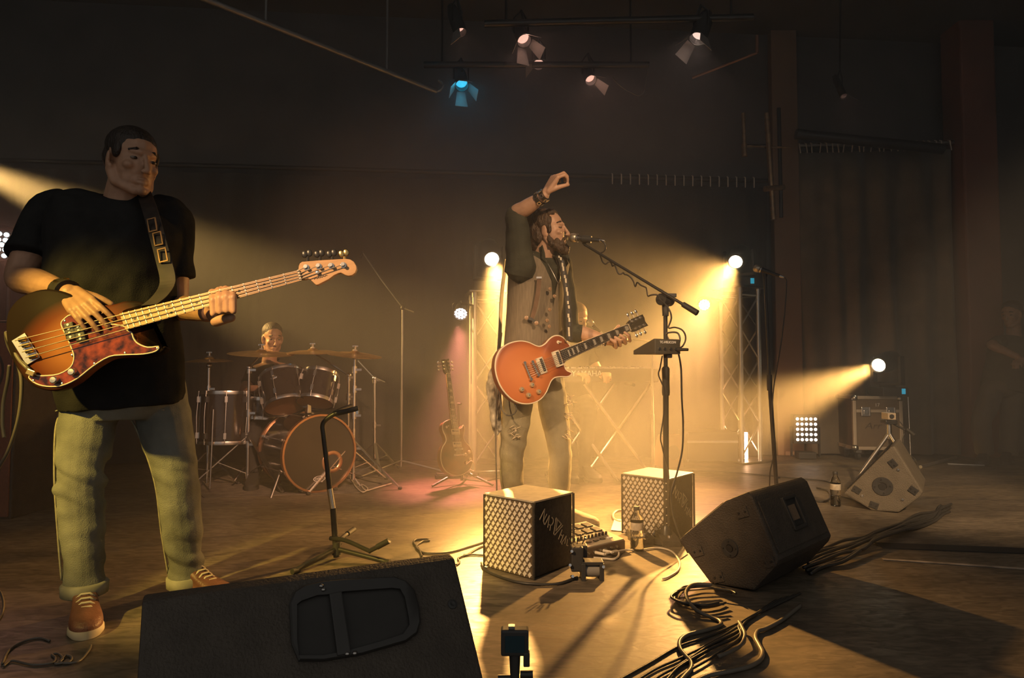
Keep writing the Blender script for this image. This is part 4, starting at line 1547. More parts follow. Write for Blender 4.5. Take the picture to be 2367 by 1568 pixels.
def foot_plate(w, c, s, m, rz=.3):
    f = MB().box(c + Z_ * .002, (s, s * .8, .006), Matrix.Rotation(rz, 3, 'Z')).build('foot_plate', m, w, bevel=.002)
    for d in (-1, 1):
        MB().lathe([(0, .005), (.005, .005), (.004, .008), (0, .008)], c + Matrix.Rotation(rz, 3, 'Z') @ Vector((d * s * .28, 0, 0)), Z_, 8).build('screw', BLACKM, f)


def pole_socket(w, c, r, m):
    f = MB().lathe([(r * .42, -.02), (r * .42, .004), (r * .5, .005), (r * .96, .005), (r, .002), (r, -.01)], c, Z_, 28, cap=False).build('pole_socket', m, w, smooth=True, angle=40)
    MB().lathe([(0, -.006), (r * .42, -.006), (r * .42, -.002), (0, -.002)], c, Z_, 20).build('socket_bore', RUBBER, f)
    MB().lathe([(r * .25, .003), (r * .38, .003), (r * .38, .0065), (r * .25, .0065)], c, Z_, 16).build('socket_ring', BLACKM, f, smooth=True)
    for q in range(4):
        a = q * math.pi / 2 + .15
        MB().lathe([(0, .004), (r * .1, .004), (r * .09, .008), (0, .008)], c + Vector((math.cos(a), math.sin(a), 0)) * r * .74, Z_, 8).build('screw', BLACKM, f)


# far right monitor: its side panel faces the camera
n3 = Vector((-.56, -.83, 0)).normalized()
P3 = G(2045, 1184)
w3, pl3, R3, T3 = wedge('grey side panelled wedge monitor standing right of the water bottle', P3, n3, [(1950, 1141), (2058, 1034), (2068, 1032), (2134, 1138), (2128, 1148), (2078, 1185), (2016, 1184)], .5, cab=CAB2)
pole_socket(w3, on_panel(T3, P3, n3, 2040, 1125), .056, BLACK)
for x, y, rz in ((1980, 1133, -.5), (2020, 1168, -.3), (2111, 1134, -.6), (2064, 1072, -.9)):
    foot_plate(w3, on_panel(T3, P3, n3, x, y), .048, RUBBER, rz)
for x, y in ((1993, 1147), (2076, 1087), (2086, 1156)):
    MB().lathe([(0, 0), (.009, 0), (.008, .003), (0, .004)], on_panel(T3, P3, n3, x, y), Z_, 12).build('screw', STEEL, w3)


def face_plate(w, a, b, L, m, name, t=.008, inset=.03, out=1):
    """a plate set on the extruded face between profile points a and b"""
    a, b = Vector((*a, 0)), Vector((*b, 0))
    d = (b - a).normalized()
    nn = Vector((d.y, -d.x, 0))
    c = (a + b) / 2 - Z_ * L / 2
    if nn.dot(c - Vector((0, .18, -L / 2))) < 0:
        nn = -nn
    R = rot_from(x=d, z=nn)
    return MB().box(c + nn * t * .4 * out, ((b - a).length - 2 * inset, L - 2 * inset, t), R).build(name, m, w, bevel=.003), c, R, nn


face_plate(w3, pl3[0], pl3[1], .5, GRILL, 'grille')
# middle monitor
n2 = Vector((-.72, -.69, 0)).normalized()
P2 = G(1690, 1362)
w2, pl2, R2, T2 = wedge('large black wedge monitor with tape mark right of the microphone stand', P2, n2, [(1568, 1250), (1580, 1237), (1676, 1158), (1726, 1138), (1740, 1150), (1800, 1296), (1794, 1310), (1742, 1366), (1641, 1351)], .52, cab=CAB)
pole_socket(w2, on_panel(T2, P2, n2, 1687, 1268), .036, BLACK)
for x, y in ((1613, 1275), (1716, 1185), (1776, 1300), (1660, 1335)):
    foot_plate(w2, on_panel(T2, P2, n2, x, y), .05, CAB, .4)
face_plate(w2, pl2[1], pl2[2], .52, GRILL, 'grille')
hp, hc, hR, hn = face_plate(w2, pl2[4], pl2[5], .52, CAB, 'rear_panel', .006, .02)
mbh = MB()
for dx, dy, sx, sy in ((0, .055, .13, .014), (0, -.055, .13, .014), (.06, 0, .014, .12), (-.06, 0, .014, .12)):
    mbh.box(hc + hn * .008 + hR @ Vector((dx - .02, dy, 0)), (sx, sy, .016), hR)
mbh.build('handle_frame', BLACK, w2, bevel=.003)
MB().box(hc + hn * .004 + hR @ Vector((-.02, 0, 0)), (.11, .10, .006), hR).build('handle_pocket', RUBBER, w2)
MB().box(hc + hn * .0085 + hR @ Vector((-.02, -.01, 0)), (.06, .07, .004), hR).build('tape_mark', mat('dull_brown_tape', (0.2, 0.14, 0.09), .7, var=.25, scale=20), w2)
# front monitor: we look at its sloping rear face
TL, TR = P(330, 1378, 1.335), P(1045, 1283, 1.63)
TR.z = TL.z = (TL.z + TR.z) / 2
e1 = (TR - TL).normalized()
hx = Vector((0, 0, 1)).cross(e1).normalized()      # points away from the camera
slope = (Vector((0, 0, -TL.z)) - hx * .34)
n1 = e1.cross(slope).normalized()
if n1.y > 0:
    n1 = -n1
base1 = Vector((TL.x, TL.y, 0))
w1 = thing('stage_monitor', 'black wedge monitor with handle recess in the foreground, seen from behind', 'speaker', base1, rot_from(x=e1, z=Vector((0, 0, 1))))
T1 = rot_from(x=e1, z=Vector((0, 0, 1))).transposed()
Lw = (TR - TL).length
zt = TL.z
prof = [(-.34, 0.0), (-.335, .02), (-.02, zt - .004), (.012, zt), (.05, zt - .03), (.16, .10), (.15, 0)]
MB().prism(prof, (0, 0, 0), Y_, Z_, X_, 0, Lw).build('cabinet', CAB, w1, bevel=.008)
B1 = rot_from(x=e1, z=n1)
Bi1 = B1.transposed()
P01 = TL + slope * .5


def rp1(px, py, t=0.0):
    q = on_plane(px, py, TL, n1) + n1 * (t + .011)
    return T1 @ (q - base1)


def rrect(x0, y0, x1, y1, r, n=5):
    out = []
    for cx, cy2, a0 in ((x1 - r, y0 + r, -90), (x1 - r, y1 - r, 0), (x0 + r, y1 - r, 90), (x0 + r, y0 + r, 180)):
        for i in range(n + 1):
            a = math.radians(a0 + 90 * i / n)
            out.append((cx + r * math.cos(a), cy2 + r * math.sin(a)))
    return out


qz = lambda x, y: (560 + x / 2.3468, 900 + y / 2.3468)
outer = [(250, 1180), (275, 1120), (330, 1085), (430, 1062), (540, 1052), (820, 1038), (880, 1060), (925, 1110), (950, 1200), (958, 1280), (940, 1340), (880, 1385), (640, 1455), (430, 1490), (300, 1490), (262, 1400)]
inner = [(290, 1190), (315, 1170), (400, 1140), (470, 1135), (540, 1120), (800, 1100), (845, 1105), (870, 1150), (890, 1250), (895, 1300), (860, 1350), (740, 1390), (560, 1440), (430, 1465), (300, 1465), (290, 1380)]
nn1 = T1 @ n1
fo = MB().rings([[rp1(*qz(*p), .0) for p in outer], [rp1(*qz(*p), .008) for p in outer], [rp1(*qz(p[0] + (590 - p[0]) * .03, p[1] + (1270 - p[1]) * .03), .012) for p in outer],
                 [rp1(*qz(*p), .012) for p in inner], [rp1(*qz(*p), .001) for p in inner]], cap=False).build('handle_frame', BLACK, w1, smooth=True)
MB().rings([[rp1(*qz(*p), .0015) for p in inner], [rp1(*qz(*p), .003) for p in inner]]).build('handle_pocket', RUBBER, w1)
bar = [(462, 1135), (530, 1120), (580, 1455), (505, 1470)]
MB().rings([[rp1(*qz(*p), .003) for p in bar], [rp1(*qz(*p), .016) for p in bar]]).build('handle_bar', BLACK, w1, bevel=.003)
for p in ((420, 1090), (432, 1110), (560, 1455), (600, 1452)):
    c = rp1(*qz(*p), .012)
    MB().ell(c, (.006, .006, .004), seg=10, rows=6).build('screw', STEEL, w1, smooth=True)
MB().lathe([(0, 0), (.012, 0), (.011, .003), (.006, .004), (0, .002)], rp1(*qz(1132, 1178)), nn1, 14).build('screw', BLACK, w1)

# ------------------------------------------------------------------ microphones and stands
MESHM = mat('microphone_grille', (0.55, 0.48, 0.36), .35, .8, var=.3, scale=300)


def microphone(label, tip, tail, cable=None):
    tip, tail = Vector(tip), Vector(tail)
    d = (tip - tail).normalized()
    o = thing('microphone', label, 'microphone', tail, rot_from(z=d, x=ortho(d)[0]))
    L = (tip - tail).length
    MB().lathe([(0, 0), (.0095, 0), (.0105, .004), (.012, .05), (.016, L - .062), (.019, L - .052), (0, L - .05)], (0, 0, 0), Z_, 18).build('handle', BLACKM, o, smooth=True, angle=50)
    MB().lathe([(.019, L - .052), (.0225, L - .05), (.0225, L - .044), (.019, L - .043)], (0, 0, 0), Z_, 18).build('collar', STEEL, o, smooth=True)
    MB().lathe([(.017, L - .044), (.0235, L - .036), (.0255, L - .024), (.0235, L - .010), (.015, L - .001), (.001, L + .001)], (0, 0, 0), Z_, 18).build('grille', MESHM, o, smooth=True, angle=180)
    MB().lathe([(0, -.03), (.006, -.028), (.009, -.012), (.009, .002), (0, .003)], (0, 0, 0), Z_, 14).build('plug', STEEL, o, smooth=True)
    return o


def tripod_base(st, c, h, r, m, n=3, a0=0.3, name='leg'):
    for k in range(n):
        a = a0 + k * 2 * math.pi / n
        e = Vector((math.cos(a) * r, math.sin(a) * r, .012))
        l = MB().tube([c + Vector((0, 0, h)), c + e], .0095, 8).build(name, m, st, smooth=True)
        MB().cyl(c + e * .93 + Vector((0, 0, .002)), c + e * 1.05 + Vector((0, 0, .002)), .013, .012, 8).build('rubber_foot', RUBBER, l, smooth=True)


# singer's stand with boom; local = room coordinates relative to its base
b1 = G(1540, 1254)
J1 = P(1538, 699, b1.y)
st = thing('microphone_stand', 'black boom microphone stand with round base in front of the singer', 'stand', b1)
L_ = lambda p: Vector(p) - b1
MB().lathe([(0, 0), (.085, 0), (.088, .006), (.075, .014), (.035, .03), (.026, .075), (.02, .085), (0, .085)], (0, 0, 0), Z_, 28).build('base', BLACKM, st, smooth=True, angle=40)
jm = L_(P(1539, 880, b1.y))
MB().cyl((0, 0, .08), jm, .0145, .0145, 14).build('lower_tube', BLACKM, st, smooth=True)
MB().cyl(jm, L_(J1), .0105, .0105, 14).build('upper_tube', BLACKM, st, smooth=True)
MB().lathe([(0, -.075), (.018, -.075), (.02, -.06), (.0185, .0), (.02, .06), (.014, .07), (0, .07)], jm, Z_, 16).build('clutch', BLACK, st, smooth=True)
jd = L_(J1)
MB().cyl(jd - Z_ * .07, jd - Z_ * .01, .016, .018, 14).build('boom_socket', BLACK, st, smooth=True)
bt, be = L_(P(1352, 566, 3.46)), L_(P(1612, 724, 3.07))
bdir = (bt - be).normalized()
MB().tube([be, bt], .0075, 10).build('boom_arm', BLACKM, st, smooth=True)
MB().tube([be, be + bdir * .085], [.0145, .0135], 14).build('counterweight', BLACK, st, smooth=True)
cl = MB().cyl(jd + Vector((-.03, -.03, .012)), jd + Vector((.03, .03, .012)), .03, .03, 18).ell(jd + Z_ * .012, (.034, .034, .03))
cl.build('boom_clutch', BLACK, st, smooth=True)
MB().box(jd + Vector((.02, -.045, .03)), (.05, .014, .02)).build('wing_screw', BLACK, st, bevel=.004)
mt, ml = P(1316, 549, 3.475), P(1386, 556, 3.42)
mdir = (mt - ml).normalized()
mcl = L_(ml + mdir * .07)
MB().cyl(mcl - mdir * .025, mcl + mdir * .025, .019, .02, 14).tube([bt, bt + bdir * .012, mcl - Z_ * .012], .007, 8).build('clip', BLACK, st, smooth=True)
microphone('singer\'s handheld vocal microphone on the boom at his mouth', mt, ml)
# effects box clamped on the stand
bxp = P(1516, 804, 3.06)
fx = thing('effects_unit', 'small wedge shaped vocal effects box clamped on the microphone stand', 'effects box', bxp, Matrix.Rotation(math.radians(117), 3, 'Z'))
pf = [(-.075, -.032), (.085, -.032), (.085, .036), (.075, .038), (-.075, -.012)]
# profile faces sideways: x towards the back, z up
MB().prism(pf, (0, 0, 0), -X_, Z_, Y_, -.075, .075).build('case', mat('dark_grey_case', (0.09, 0.08, 0.06), .45, var=.2), fx, bevel=.004)
R_b = rot_from(z=Vector((-1, 0, 0)), y=Z_)
text_obj('printed_name', 'TC-HELICON', .016, WHITE, fx, (-.0858, .0, .022), R_b, 1.0)
for y in (-.045, -.015, .02, .05):
    MB().cyl((-.083, y, -.008), (-.09, y, -.008), .0065, .0065, 10).build('socket', STEEL, fx, smooth=True)
MB().box((-.06, -.02, -.035), (.03, .03, .03)).build('clamp', BLACK, fx, bevel=.004)
MB().cyl((-.088, -.055, -.01), (-.135, -.075, -.012), .009, .007, 10).build('plug', BLACKM, fx, smooth=True)

# second stand, right
b2 = Vector((P(1792, 900, 4.15).x, 4.15, 0))
st2 = thing('microphone_stand', 'slim straight microphone stand rising behind the large black monitor', 'stand', b2)
top2, mid2 = P(1768, 636, 4.15) - b2, P(1779, 885, 4.15) - b2
MB().lathe([(0, 0), (.11, 0), (.115, .008), (.09, .016), (.03, .03), (.018, .05), (0, .05)], (0, 0, 0), Z_, 26).build('base', BLACKM, st2, smooth=True, angle=40)
MB().cyl((0, 0, .04), mid2, .013, .013, 12).build('lower_tube', BLACKM, st2, smooth=True)
MB().cyl(mid2, top2, .0095, .0095, 12).build('upper_tube', BLACKM, st2, smooth=True)
MB().cyl(mid2 - Z_ * .05, mid2 + Z_ * .05, .0165, .0165, 14).build('clutch', BLACK, st2, smooth=True)
MB().box((0.001, 0, .175), (.03, .03, .012)).build('cable_clip', BLACK, st2)
MB().cyl(top2 - Z_ * .01, top2 + Z_ * .02, .015, .015, 12).build('clip', BLACK, st2, smooth=True)
microphone('black vocal microphone on the slim right hand stand', P(1742, 618, 4.16), P(1802, 638, 4.10))

# ------------------------------------------------------------------ guitar stands
gsb = G(778, 1292)
gs = thing('guitar_stand', 'empty tubular guitar stand in front of the drum kit', 'stand', gsb)
Q = lambda px, py, dy=0: P(px, py, gsb.y + dy) - gsb
MB().tube([Q(778, 1288), Q(770, 1175)], .0145, 12).build('lower_tube', BLACKM, gs, smooth=True)
MB().tube([Q(770, 1180), Q(762, 1130)], .0135, 12).build('chrome_joint', CHROME, gs, smooth=True)
MB().tube(spline([Q(762, 1132), Q(756, 1075), Q(748, 1005), Q(746, 985), Q(752, 972), Q(768, 960), Q(780, 955)], 4), .0115, 10).build('upper_tube', BLACKM, gs, smooth=True)
MB().tube([Q(772, 957), Q(800, 951, .01), Q(828, 944, .02)], .0125, 10).build('yoke_arm', RUBBER, gs, smooth=True)
MB().tube([Q(772, 957), Q(790, 948, .10), Q(812, 940, .16)], .0125, 10).build('yoke_arm', RUBBER, gs, smooth=True)
MB().box(Q(826, 950, .02), (.012, .012, .03)).build('latch', CHROME, gs)
for pts in ([Q(764, 1245), Q(800, 1250, -.05), Q(850, 1272, -.12), Q(858, 1272, -.13), Q(900, 1250, -.16)], [Q(780, 1255), Q(795, 1240, .12), Q(818, 1224, .22)]):
    a = MB().tube(spline(pts, 4), .010, 10).build('rest_arm', BLACKM, gs, smooth=True)
    MB().tube([pts[-2].lerp(pts[-1], .35), pts[-1]], .013, 10).build('rest_pad', RUBBER, a, smooth=True)
for e in (Vector((-.12, -.22, .012)), Vector((.25, -.09, .012)), Vector((-.05, .24, .012))):
    l = MB().tube([Vector((0, 0, .045)), e], .0115, 10).build('leg', BLACKM, gs, smooth=True)
    MB().tube([e * .9, e * 1.04], .0125, 10).build('rubber_foot', RUBBER, l, smooth=True)
MB().cyl((0, 0, .02), (0, 0, .075), .021, .018, 14).build('hub', BLACK, gs, smooth=True)

# guitar resting on its stand beside the drums
n4 = Vector((.62, -.74, .26)).normalized()
up4 = (P(1020, 852, 4.95) - P(1066, 1080, 4.72)).normalized()
R4 = rot_from(z=n4, x=up4)
P4 = P(1058, 1042, 4.78)
BURST = mat('dark_burst_top', (0.22, 0.085, 0.03), .25, var=.5, scale=5, coat=.5, color2=(0.03, 0.014, 0.01))
g3 = thing('electric_guitar', 'dark sunburst electric guitar resting on a floor stand beside the drums', 'guitar', P4, R4)
sc = .86
S = lambda q: (q[0] * sc, q[1] * sc)
D3 = dict(D1)
for key in ('body', 'fb_body', 'fb_nut', 'head', 'bridge', 'tail', 'knobs'):
    D3[key] = [S(q) for q in D1[key]]
D3['pickups'] = [[S(q) for q in a] for a in D1['pickups']]
D3['tuners'] = [(a * sc, b * sc, s) for a, b, s in D1['tuners']]
D3['switch'] = S(D1['switch'])
D3['scale'] = D1['scale'] * sc
lp_guitar(g3, D3, BURST, MAHOG, IVORY, GLOSSB)
g3b = Vector((P4.x + .02, P4.y + .12, 0))
gs3 = thing('guitar_stand', 'low black guitar stand under the dark sunburst guitar', 'stand', g3b)
tp = P(1058, 934, 4.98) - g3b
MB().tube([Vector((0, .02, .02)), tp], .010, 10).build('upright', BLACKM, gs3, smooth=True)
MB().tube([tp, P(1064, 934, 4.97) - g3b, P(1066, 934, 4.84) - g3b], .008, 8).build('neck_hook', RUBBER, gs3, smooth=True)
for x0, y0 in ((-.09, -.24), (.13, -.20)):
    a = MB().tube([Vector((0, .02, .12)), Vector((x0 * .6, -.08, .075)), Vector((x0, y0 + .06, .09))], .009, 8).build('rest_arm', BLACKM, gs3, smooth=True)
for e in (Vector((-.2, -.16, .012)), Vector((.24, -.12, .012)), Vector((.02, .26, .012))):
    MB().tube([Vector((0, .02, .1)), e], .0095, 8).build('leg', BLACKM, gs3, smooth=True)
pdl = G(1035, 1106)
pd = thing('foot_pedal', 'black foot pedal lying on the floor below the dark sunburst guitar', 'pedal', pdl, rz=.2)
MB().box((.0, 0, .016), (.20, .07, .028)).build('body', BLACK, pd, bevel=.006)
MB().box((-.05, 0, .034), (.08, .06, .012), Matrix.Rotation(.12, 3, 'Y')).build('treadle', RUBBER, pd, bevel=.003)

# ------------------------------------------------------------------ things on the floor round the singer
def bottle(label, base, h, r, cap_m, label_m):
    PET = MATS.get('clear_pet') or mat('clear_pet', (0.95, 0.92, 0.85), .06, trans=1.0, ior=1.3, var=.02)
    WATER = MATS.get('water') or mat('water', (0.96, 0.95, 0.9), .0, trans=1.0, ior=1.33, var=.01)
    o = thing('water_bottle', label, 'bottle', base, group='water bottles on the stage')
    pr = [(0, .002), (r * .85, .0), (r, .008)]
    for k in range(1, 7):
        z = .008 + h * .06 * k
        pr += [(r * (.95 if k % 2 else 1.0), z)]
    pr += [(r, h * .5), (r * 1.0, h * .66), (r * .9, h * .74), (r * .55, h * .84), (r * .42, h * .88), (r * .42, h * .92), (0, h * .921)]
    MB().lathe(pr, (0, 0, 0), Z_, 24).build('bottle_body', PET, o, smooth=True, angle=180)
    MB().lathe([(0, .004), (r * .9, .006), (r * .9, h * .3), (0, h * .3)], (0, 0, 0), Z_, 20).build('water', WATER, o, smooth=True)
    MB().lathe([(0, h * .92), (r * .47, h * .92), (r * .47, h * .985), (r * .42, h), (0, h)], (0, 0, 0), Z_, 20).build('cap', cap_m, o, smooth=True, angle=40)
    MB().lathe([(r * 1.01, h * .48), (r * 1.02, h * .485), (r * 1.02, h * .645), (r * 1.01, h * .65)], (0, 0, 0), Z_, 24, cap=False).build('paper_label', label_m, o, smooth=True)
    return o


LAB = mat('pale_label', (0.6, 0.52, 0.4), .5, var=.3, scale=40)
bottle('clear water bottle with dark cap beside the singer\'s groove box', G(1472, 1273), .208, .032, BLACK, LAB)
bottle('clear water bottle standing between the two right hand monitors', G(1932, 1170), .215, .031, BLACK, LAB)

gx = G(1386, 1288)
gd = (G(1456, 1277) - gx)
ang = math.atan2(gd.y, gd.x) + .18
gb = thing('groove_box', 'slanted groove box with pads and white plugs on the floor', 'instrument', gx, rz=ang)
GBM = mat('cream_panel', (0.5, 0.44, 0.34), .5, var=.12, scale=20)
GBS = mat('brown_case', (0.13, 0.08, 0.05), .5, var=.3)
Rg = Matrix.Rotation(math.radians(9), 3, 'X')
MB().prism([(0, 0), (.27, 0), (.27, .085), (0, .05)], (0, 0, 0), Y_, Z_, X_, -.10, .17).build('case', GBS, gb, bevel=.004)
tz = lambda y: .052 + y * .1296
MB().box((.035, .135, tz(.135)), (.262, .262, .006), Matrix.Rotation(math.atan(.1296), 3, 'X')).build('top_panel', GBM, gb)
Rt = Matrix.Rotation(math.atan(.1296), 3, 'X')
for i in range(4):
    for j in range(2):
        MB().box((-.055 + i * .06, .15 + j * .065, tz(.15 + j * .065) + .006), (.044, .046, .010), Rt).build('pad', BLACK, gb, bevel=.003)
for i in range(10):
    MB().cyl((-.08 + i * .023, .085, tz(.085)), (-.08 + i * .023, .083, tz(.085) + .018), .0065, .0055, 10).build('knob', BLACK, gb, smooth=True)
for i in range(5):
    MB().box((-.07 + i * .045, .045, tz(.045) + .004), (.026, .014, .006), Rt).build('button', WHITE if i == 4 else BLACK, gb)
for i in range(6):
    MB().cyl((-.07 + i * .036, .004, .03), (-.07 + i * .036, -.006, .03), .0075, .0065, 10).build('socket', STEEL, gb, smooth=True)
PLUG = mat('white_plug', (0.75, 0.68, 0.55), .4, var=.05)
for x in (-.03, .02):
    MB().cyl((x, -.004, .026), (x + .012, -.05, .026), .0075, .0065, 10).build('plug', PLUG, gb, smooth=True)
pb = G(1508, 1268)
for i, (dx, dy, rz, lb) in enumerate(((-.015, .05, .25, 'dark effects pedal between the clear bottle and the stand base'), (.10, .02, .1, 'dark effects pedal partly under the large black monitor'))):
    q = pb + Vector((dx, dy, 0))
    o = thing('effects_pedal', lb, 'pedal', q, rz=rz, group='effects pedals on the floor')
    MB().prism([(0, 0), (.13, 0), (.13, .055), (0, .03)], (0, 0, 0), Y_, Z_, X_, -.045, .045).build('case', CAB, o, bevel=.004)
    MB().lathe([(0, 0), (.012, 0), (.010, .012), (0, .012)], (0, .035, .036), Z_, 14).build('foot_switch', CHROME, o, smooth=True)
    for x in (-.022, .022):
        MB().lathe([(0, 0), (.009, 0), (.008, .014), (0, .014)], (x, .1, .048), Z_, 12).build('knob', BLACK, o, smooth=True)
PAPER = mat('white_paper', (0.8, 0.76, 0.68), .7, var=.06, scale=4)


def sheet(label, pts, seed):
    ps = [G(*p) for p in pts]
    b = sum(ps, Vector((0, 0, 0))) / len(ps)
    mb = MB()
    n = 6
    rows = []
    for i in range(n + 1):
        for t in (0, 1):
            pass
    g = [[ps[0].lerp(ps[1], i / n).lerp(ps[3].lerp(ps[2], i / n), j / n) for i in range(n + 1)] for j in range(n + 1)]
    for lay in (0, 1):
        for j in range(n + 1):
            for i in range(n + 1):
                q = g[j][i] - b
                mb.v.append(q + Vector((0, 0, .003 + .0008 * lay + .006 * (noise.noise(Vector((i * .5, j * .4, seed))) + .4) * (1 if 0 else .8))))
    W = n + 1
    for j in range(n):
        for i in range(n):
            a = j * W + i
            mb.f.append((a, a + 1, a + 1 + W, a + W))
            a += W * W
            mb.f.append((a + W, a + 1 + W, a + 1, a))
    o = mb.build('paper_sheet', PAPER, smooth=True, origin=None, angle=180)
    o.location = b
    return tag(o, label, 'paper', 'paper sheets on the floor')


sheet('white set list sheet lying at the foot of the farther cube', [(1412, 1228), (1512, 1236), (1512, 1205), (1420, 1203)], 1)
sheet('white sheet lying right of the microphone stand base', [(1550, 1238), (1572, 1240), (1570, 1205), (1548, 1205)], 2)

# small camera on a clamp at the foot of the near cube
cb = G(1352, 1338)
cc = thing('clamp_camera', 'small black camera rig with clamp beside the nearer lettered cube', 'camera', cb)
Q = lambda px, py, dy=0: P(px, py, cb.y + dy) - cb
MB().box(Q(1333, 1290), (.05, .06, .10)).build('battery_grip', BLACK, cc, bevel=.006)
MB().box(Q(1340, 1272, .02), (.06, .05, .05)).build('camera_body', BLACK, cc, bevel=.006)
MB().cyl(Q(1352, 1318), Q(1388, 1318), .027, .027, 20).build('spool', mat('grey_spool', (0.25, 0.23, 0.2), .5, var=.2), cc, smooth=True)
for x in (1347, 1389):
    MB().box(Q(x, 1322), (.018, .07, .085)).build('bracket', BLACK, cc, bevel=.003)
MB().box(Q(1368, 1299), (.09, .06, .014)).build('bracket_bar', BLACK, cc, bevel=.003)
for q in ((1320, 1276), (1316, 1308), (1322, 1334), (1393, 1312)):
    MB().cyl(Q(*q, -.03), Q(q[0] + 2, q[1] - 1, -.045), .0075, .006, 10).build('screw', CHROME, cc, smooth=True)
for q in range(5):
    a = Q(1322 + q * 6, 1258 - (q % 2) * 8)
    MB().tube([a, a + Vector((.006 * (q - 2), -.01, .028))], .0028, 6).build('pin', STEEL, cc, smooth=True)

# action camera on a thin tripod right in front
ac = P(1190, 1482, 1.25)
acb = Vector((ac.x, ac.y, 0))
a_ = thing('action_camera', 'small action camera with glowing screen on a mini tripod in the foreground', 'camera', acb)
zc_ = ac.z
MB().box((0, 0, zc_), (.052, .026, .048)).build('housing', BLACK, a_, bevel=.004)
MB().box((0, -.0135, zc_ - .001), (.036, .002, .03)).build('screen', mat('camera_screen', (0.008, 0.012, 0.013), .15, emit=(.12, .36, .42), emit_s=.012, var=.1), a_)
MB().box((-.006, 0, zc_ + .026), (.012, .012, .006)).build('shutter_button', STEEL, a_)
MB().box((.022, -.006, zc_ - .03), (.012, .016, .026)).build('clip', BLACK, a_, bevel=.002)
MB().cyl((0, 0, zc_ - .02), (0, 0, zc_ - .06), .011, .009, 12).build('mount', BLACK, a_, smooth=True)
MB().cyl((0, 0, .10), (0, 0, zc_ - .05), .0085, .0085, 12).build('pole', BLACK, a_, smooth=True)
for q in ((.022, zc_ - .062), (-.02, zc_ - .07)):
    MB().cyl((q[0] - .012, 0, q[1]), (q[0] + .012, 0, q[1]), .007, .007, 10).build('thumb_screw', BLACKM, a_, smooth=True)
for k in range(3):
    t = .5 + k * 2.094
    MB().tube([(0, 0, .11), (math.cos(t) * .1, math.sin(t) * .1, .006)], .006, 8).build('leg', BLACK, a_, smooth=True)
# ------------------------------------------------------------------ drum kit
SHELL = mat('dark_lacquer_shell', (0.03, 0.024, 0.02), .18, var=.2, coat=.6)
HEADC = mat('clear_brown_drumhead', (0.42, 0.22, 0.11), .4, var=.15, scale=6)
HEADB = mat('black_drumhead', (0.035, 0.028, 0.022), .28, var=.2, coat=.3)
COPPER = mat('copper_hoop', (0.62, 0.34, 0.2), .28, .9, var=.15)
BRONZE = mat('cymbal_bronze', (0.55, 0.34, 0.15), .3, .9, var=.3, scale=30)


def drum(name, label, c, axis, r, depth, hoop_m, top_m, bot_m, lugs=6, group=None, hoop=.014, cat='drum'):
    """c: centre of the head that faces `axis`"""
    R = rot_from(z=axis, y=Vector((0, 0, 1)) if abs(Vector(axis).normalized().z) < .8 else Vector((0, 1, 0)))
    o = thing(name, label, cat, c, R, group)
    MB().lathe([(r * .9, -depth), (r, -depth), (r, 0), (r * .9, 0)], (0, 0, 0), Z_, 40, cap=False).build('shell', SHELL, o, smooth=True, angle=40)
    MB().lathe([(0, .001), (r * .985, .001), (r * .99, -.004), (0, -.004)], (0, 0, 0), Z_, 40).build('drum_head', top_m, o, smooth=True, angle=40)
    MB().lathe([(0, -depth - .001), (r * .985, -depth - .001), (r * .99, -depth + .004), (0, -depth + .004)], (0, 0, 0), Z_, 40).build('drum_head', bot_m, o, smooth=True, angle=40)
    for z in (0, -depth):
        MB().lathe([(r * .985, z - hoop), (r * 1.035, z - hoop), (r * 1.045, z), (r * 1.035, z + hoop * .8), (r * .985, z + hoop * .8), (r * .98, z)], (0, 0, 0), Z_, 40, cap=False).build('hoop', hoop_m, o, smooth=True, angle=50)
    for k in range(lugs):
        a = (k + .5) * 2 * math.pi / lugs
        e = Vector((math.cos(a), math.sin(a), 0))
        l = MB()
        for zz in ((-.05, -depth + .05) if depth > .2 else (-depth / 2,)):
            l.box(e * (r + .009) + Z_ * zz, (.02, .018, .042), Matrix.Rotation(a, 3, 'Z'))
        l.tube([e * (r * 1.05) + Z_ * .012, e * (r * 1.0 + .018) - Z_ * depth * .5, e * (r * 1.05) - Z_ * (depth + .012)], .0032, 6)
        l.build('lug', CHROME, o, smooth=True)
    return o


bdn = Vector((.66, -.75, 0)).normalized()
bdc = P(739, 1046, 4.55)
r_b = .262
bdc.z = r_b + .012
bd_ = drum('bass_drum', 'dark bass drum with copper hoops and a white badge on its front head', bdc, bdn, r_b, .42, COPPER, HEADB, HEADC, 8, hoop=.02)
# port ring, badge
ux = P(768, 1068, 4.55)
Rb_ = bd_.matrix_basis.to_3x3()
q = Rb_.transposed() @ (on_plane(768, 1068, bdc, bdn) - bdc)
MB().lathe([(.05, .002), (.056, .006), (.072, .006), (.078, .002)], (q.x, q.y, 0), Z_, 28, cap=False).build('port_ring', COPPER, bd_, smooth=True)
MB().lathe([(0, .0012), (.05, .0012), (.05, .0022), (0, .0022)], (q.x, q.y, 0), Z_, 28).build('port_hole', RUBBER, bd_)
q = Rb_.transposed() @ (on_plane(738, 1107, bdc, bdn) - bdc)
ovr = lambda s, t: [Vector((q.x + .044 * s * math.cos(a), q.y + .02 * s * math.sin(a), t)) for a in [2 * math.pi * i / 28 for i in range(28)]]
MB().rings([ovr(.88, .0012), ovr(1, .0012), ovr(1, .0024), ovr(.88, .0024)], cap=False).build('badge_ring', WHITE, bd_)
text_obj('badge_name', 'EVANS', .021, WHITE, bd_, (q.x, q.y, .0014), Matrix.Identity(3))
text_obj('badge_line', 'DRUMHEADS', .009, WHITE, bd_, (q.x, q.y - .022, .0014), Matrix.Identity(3))
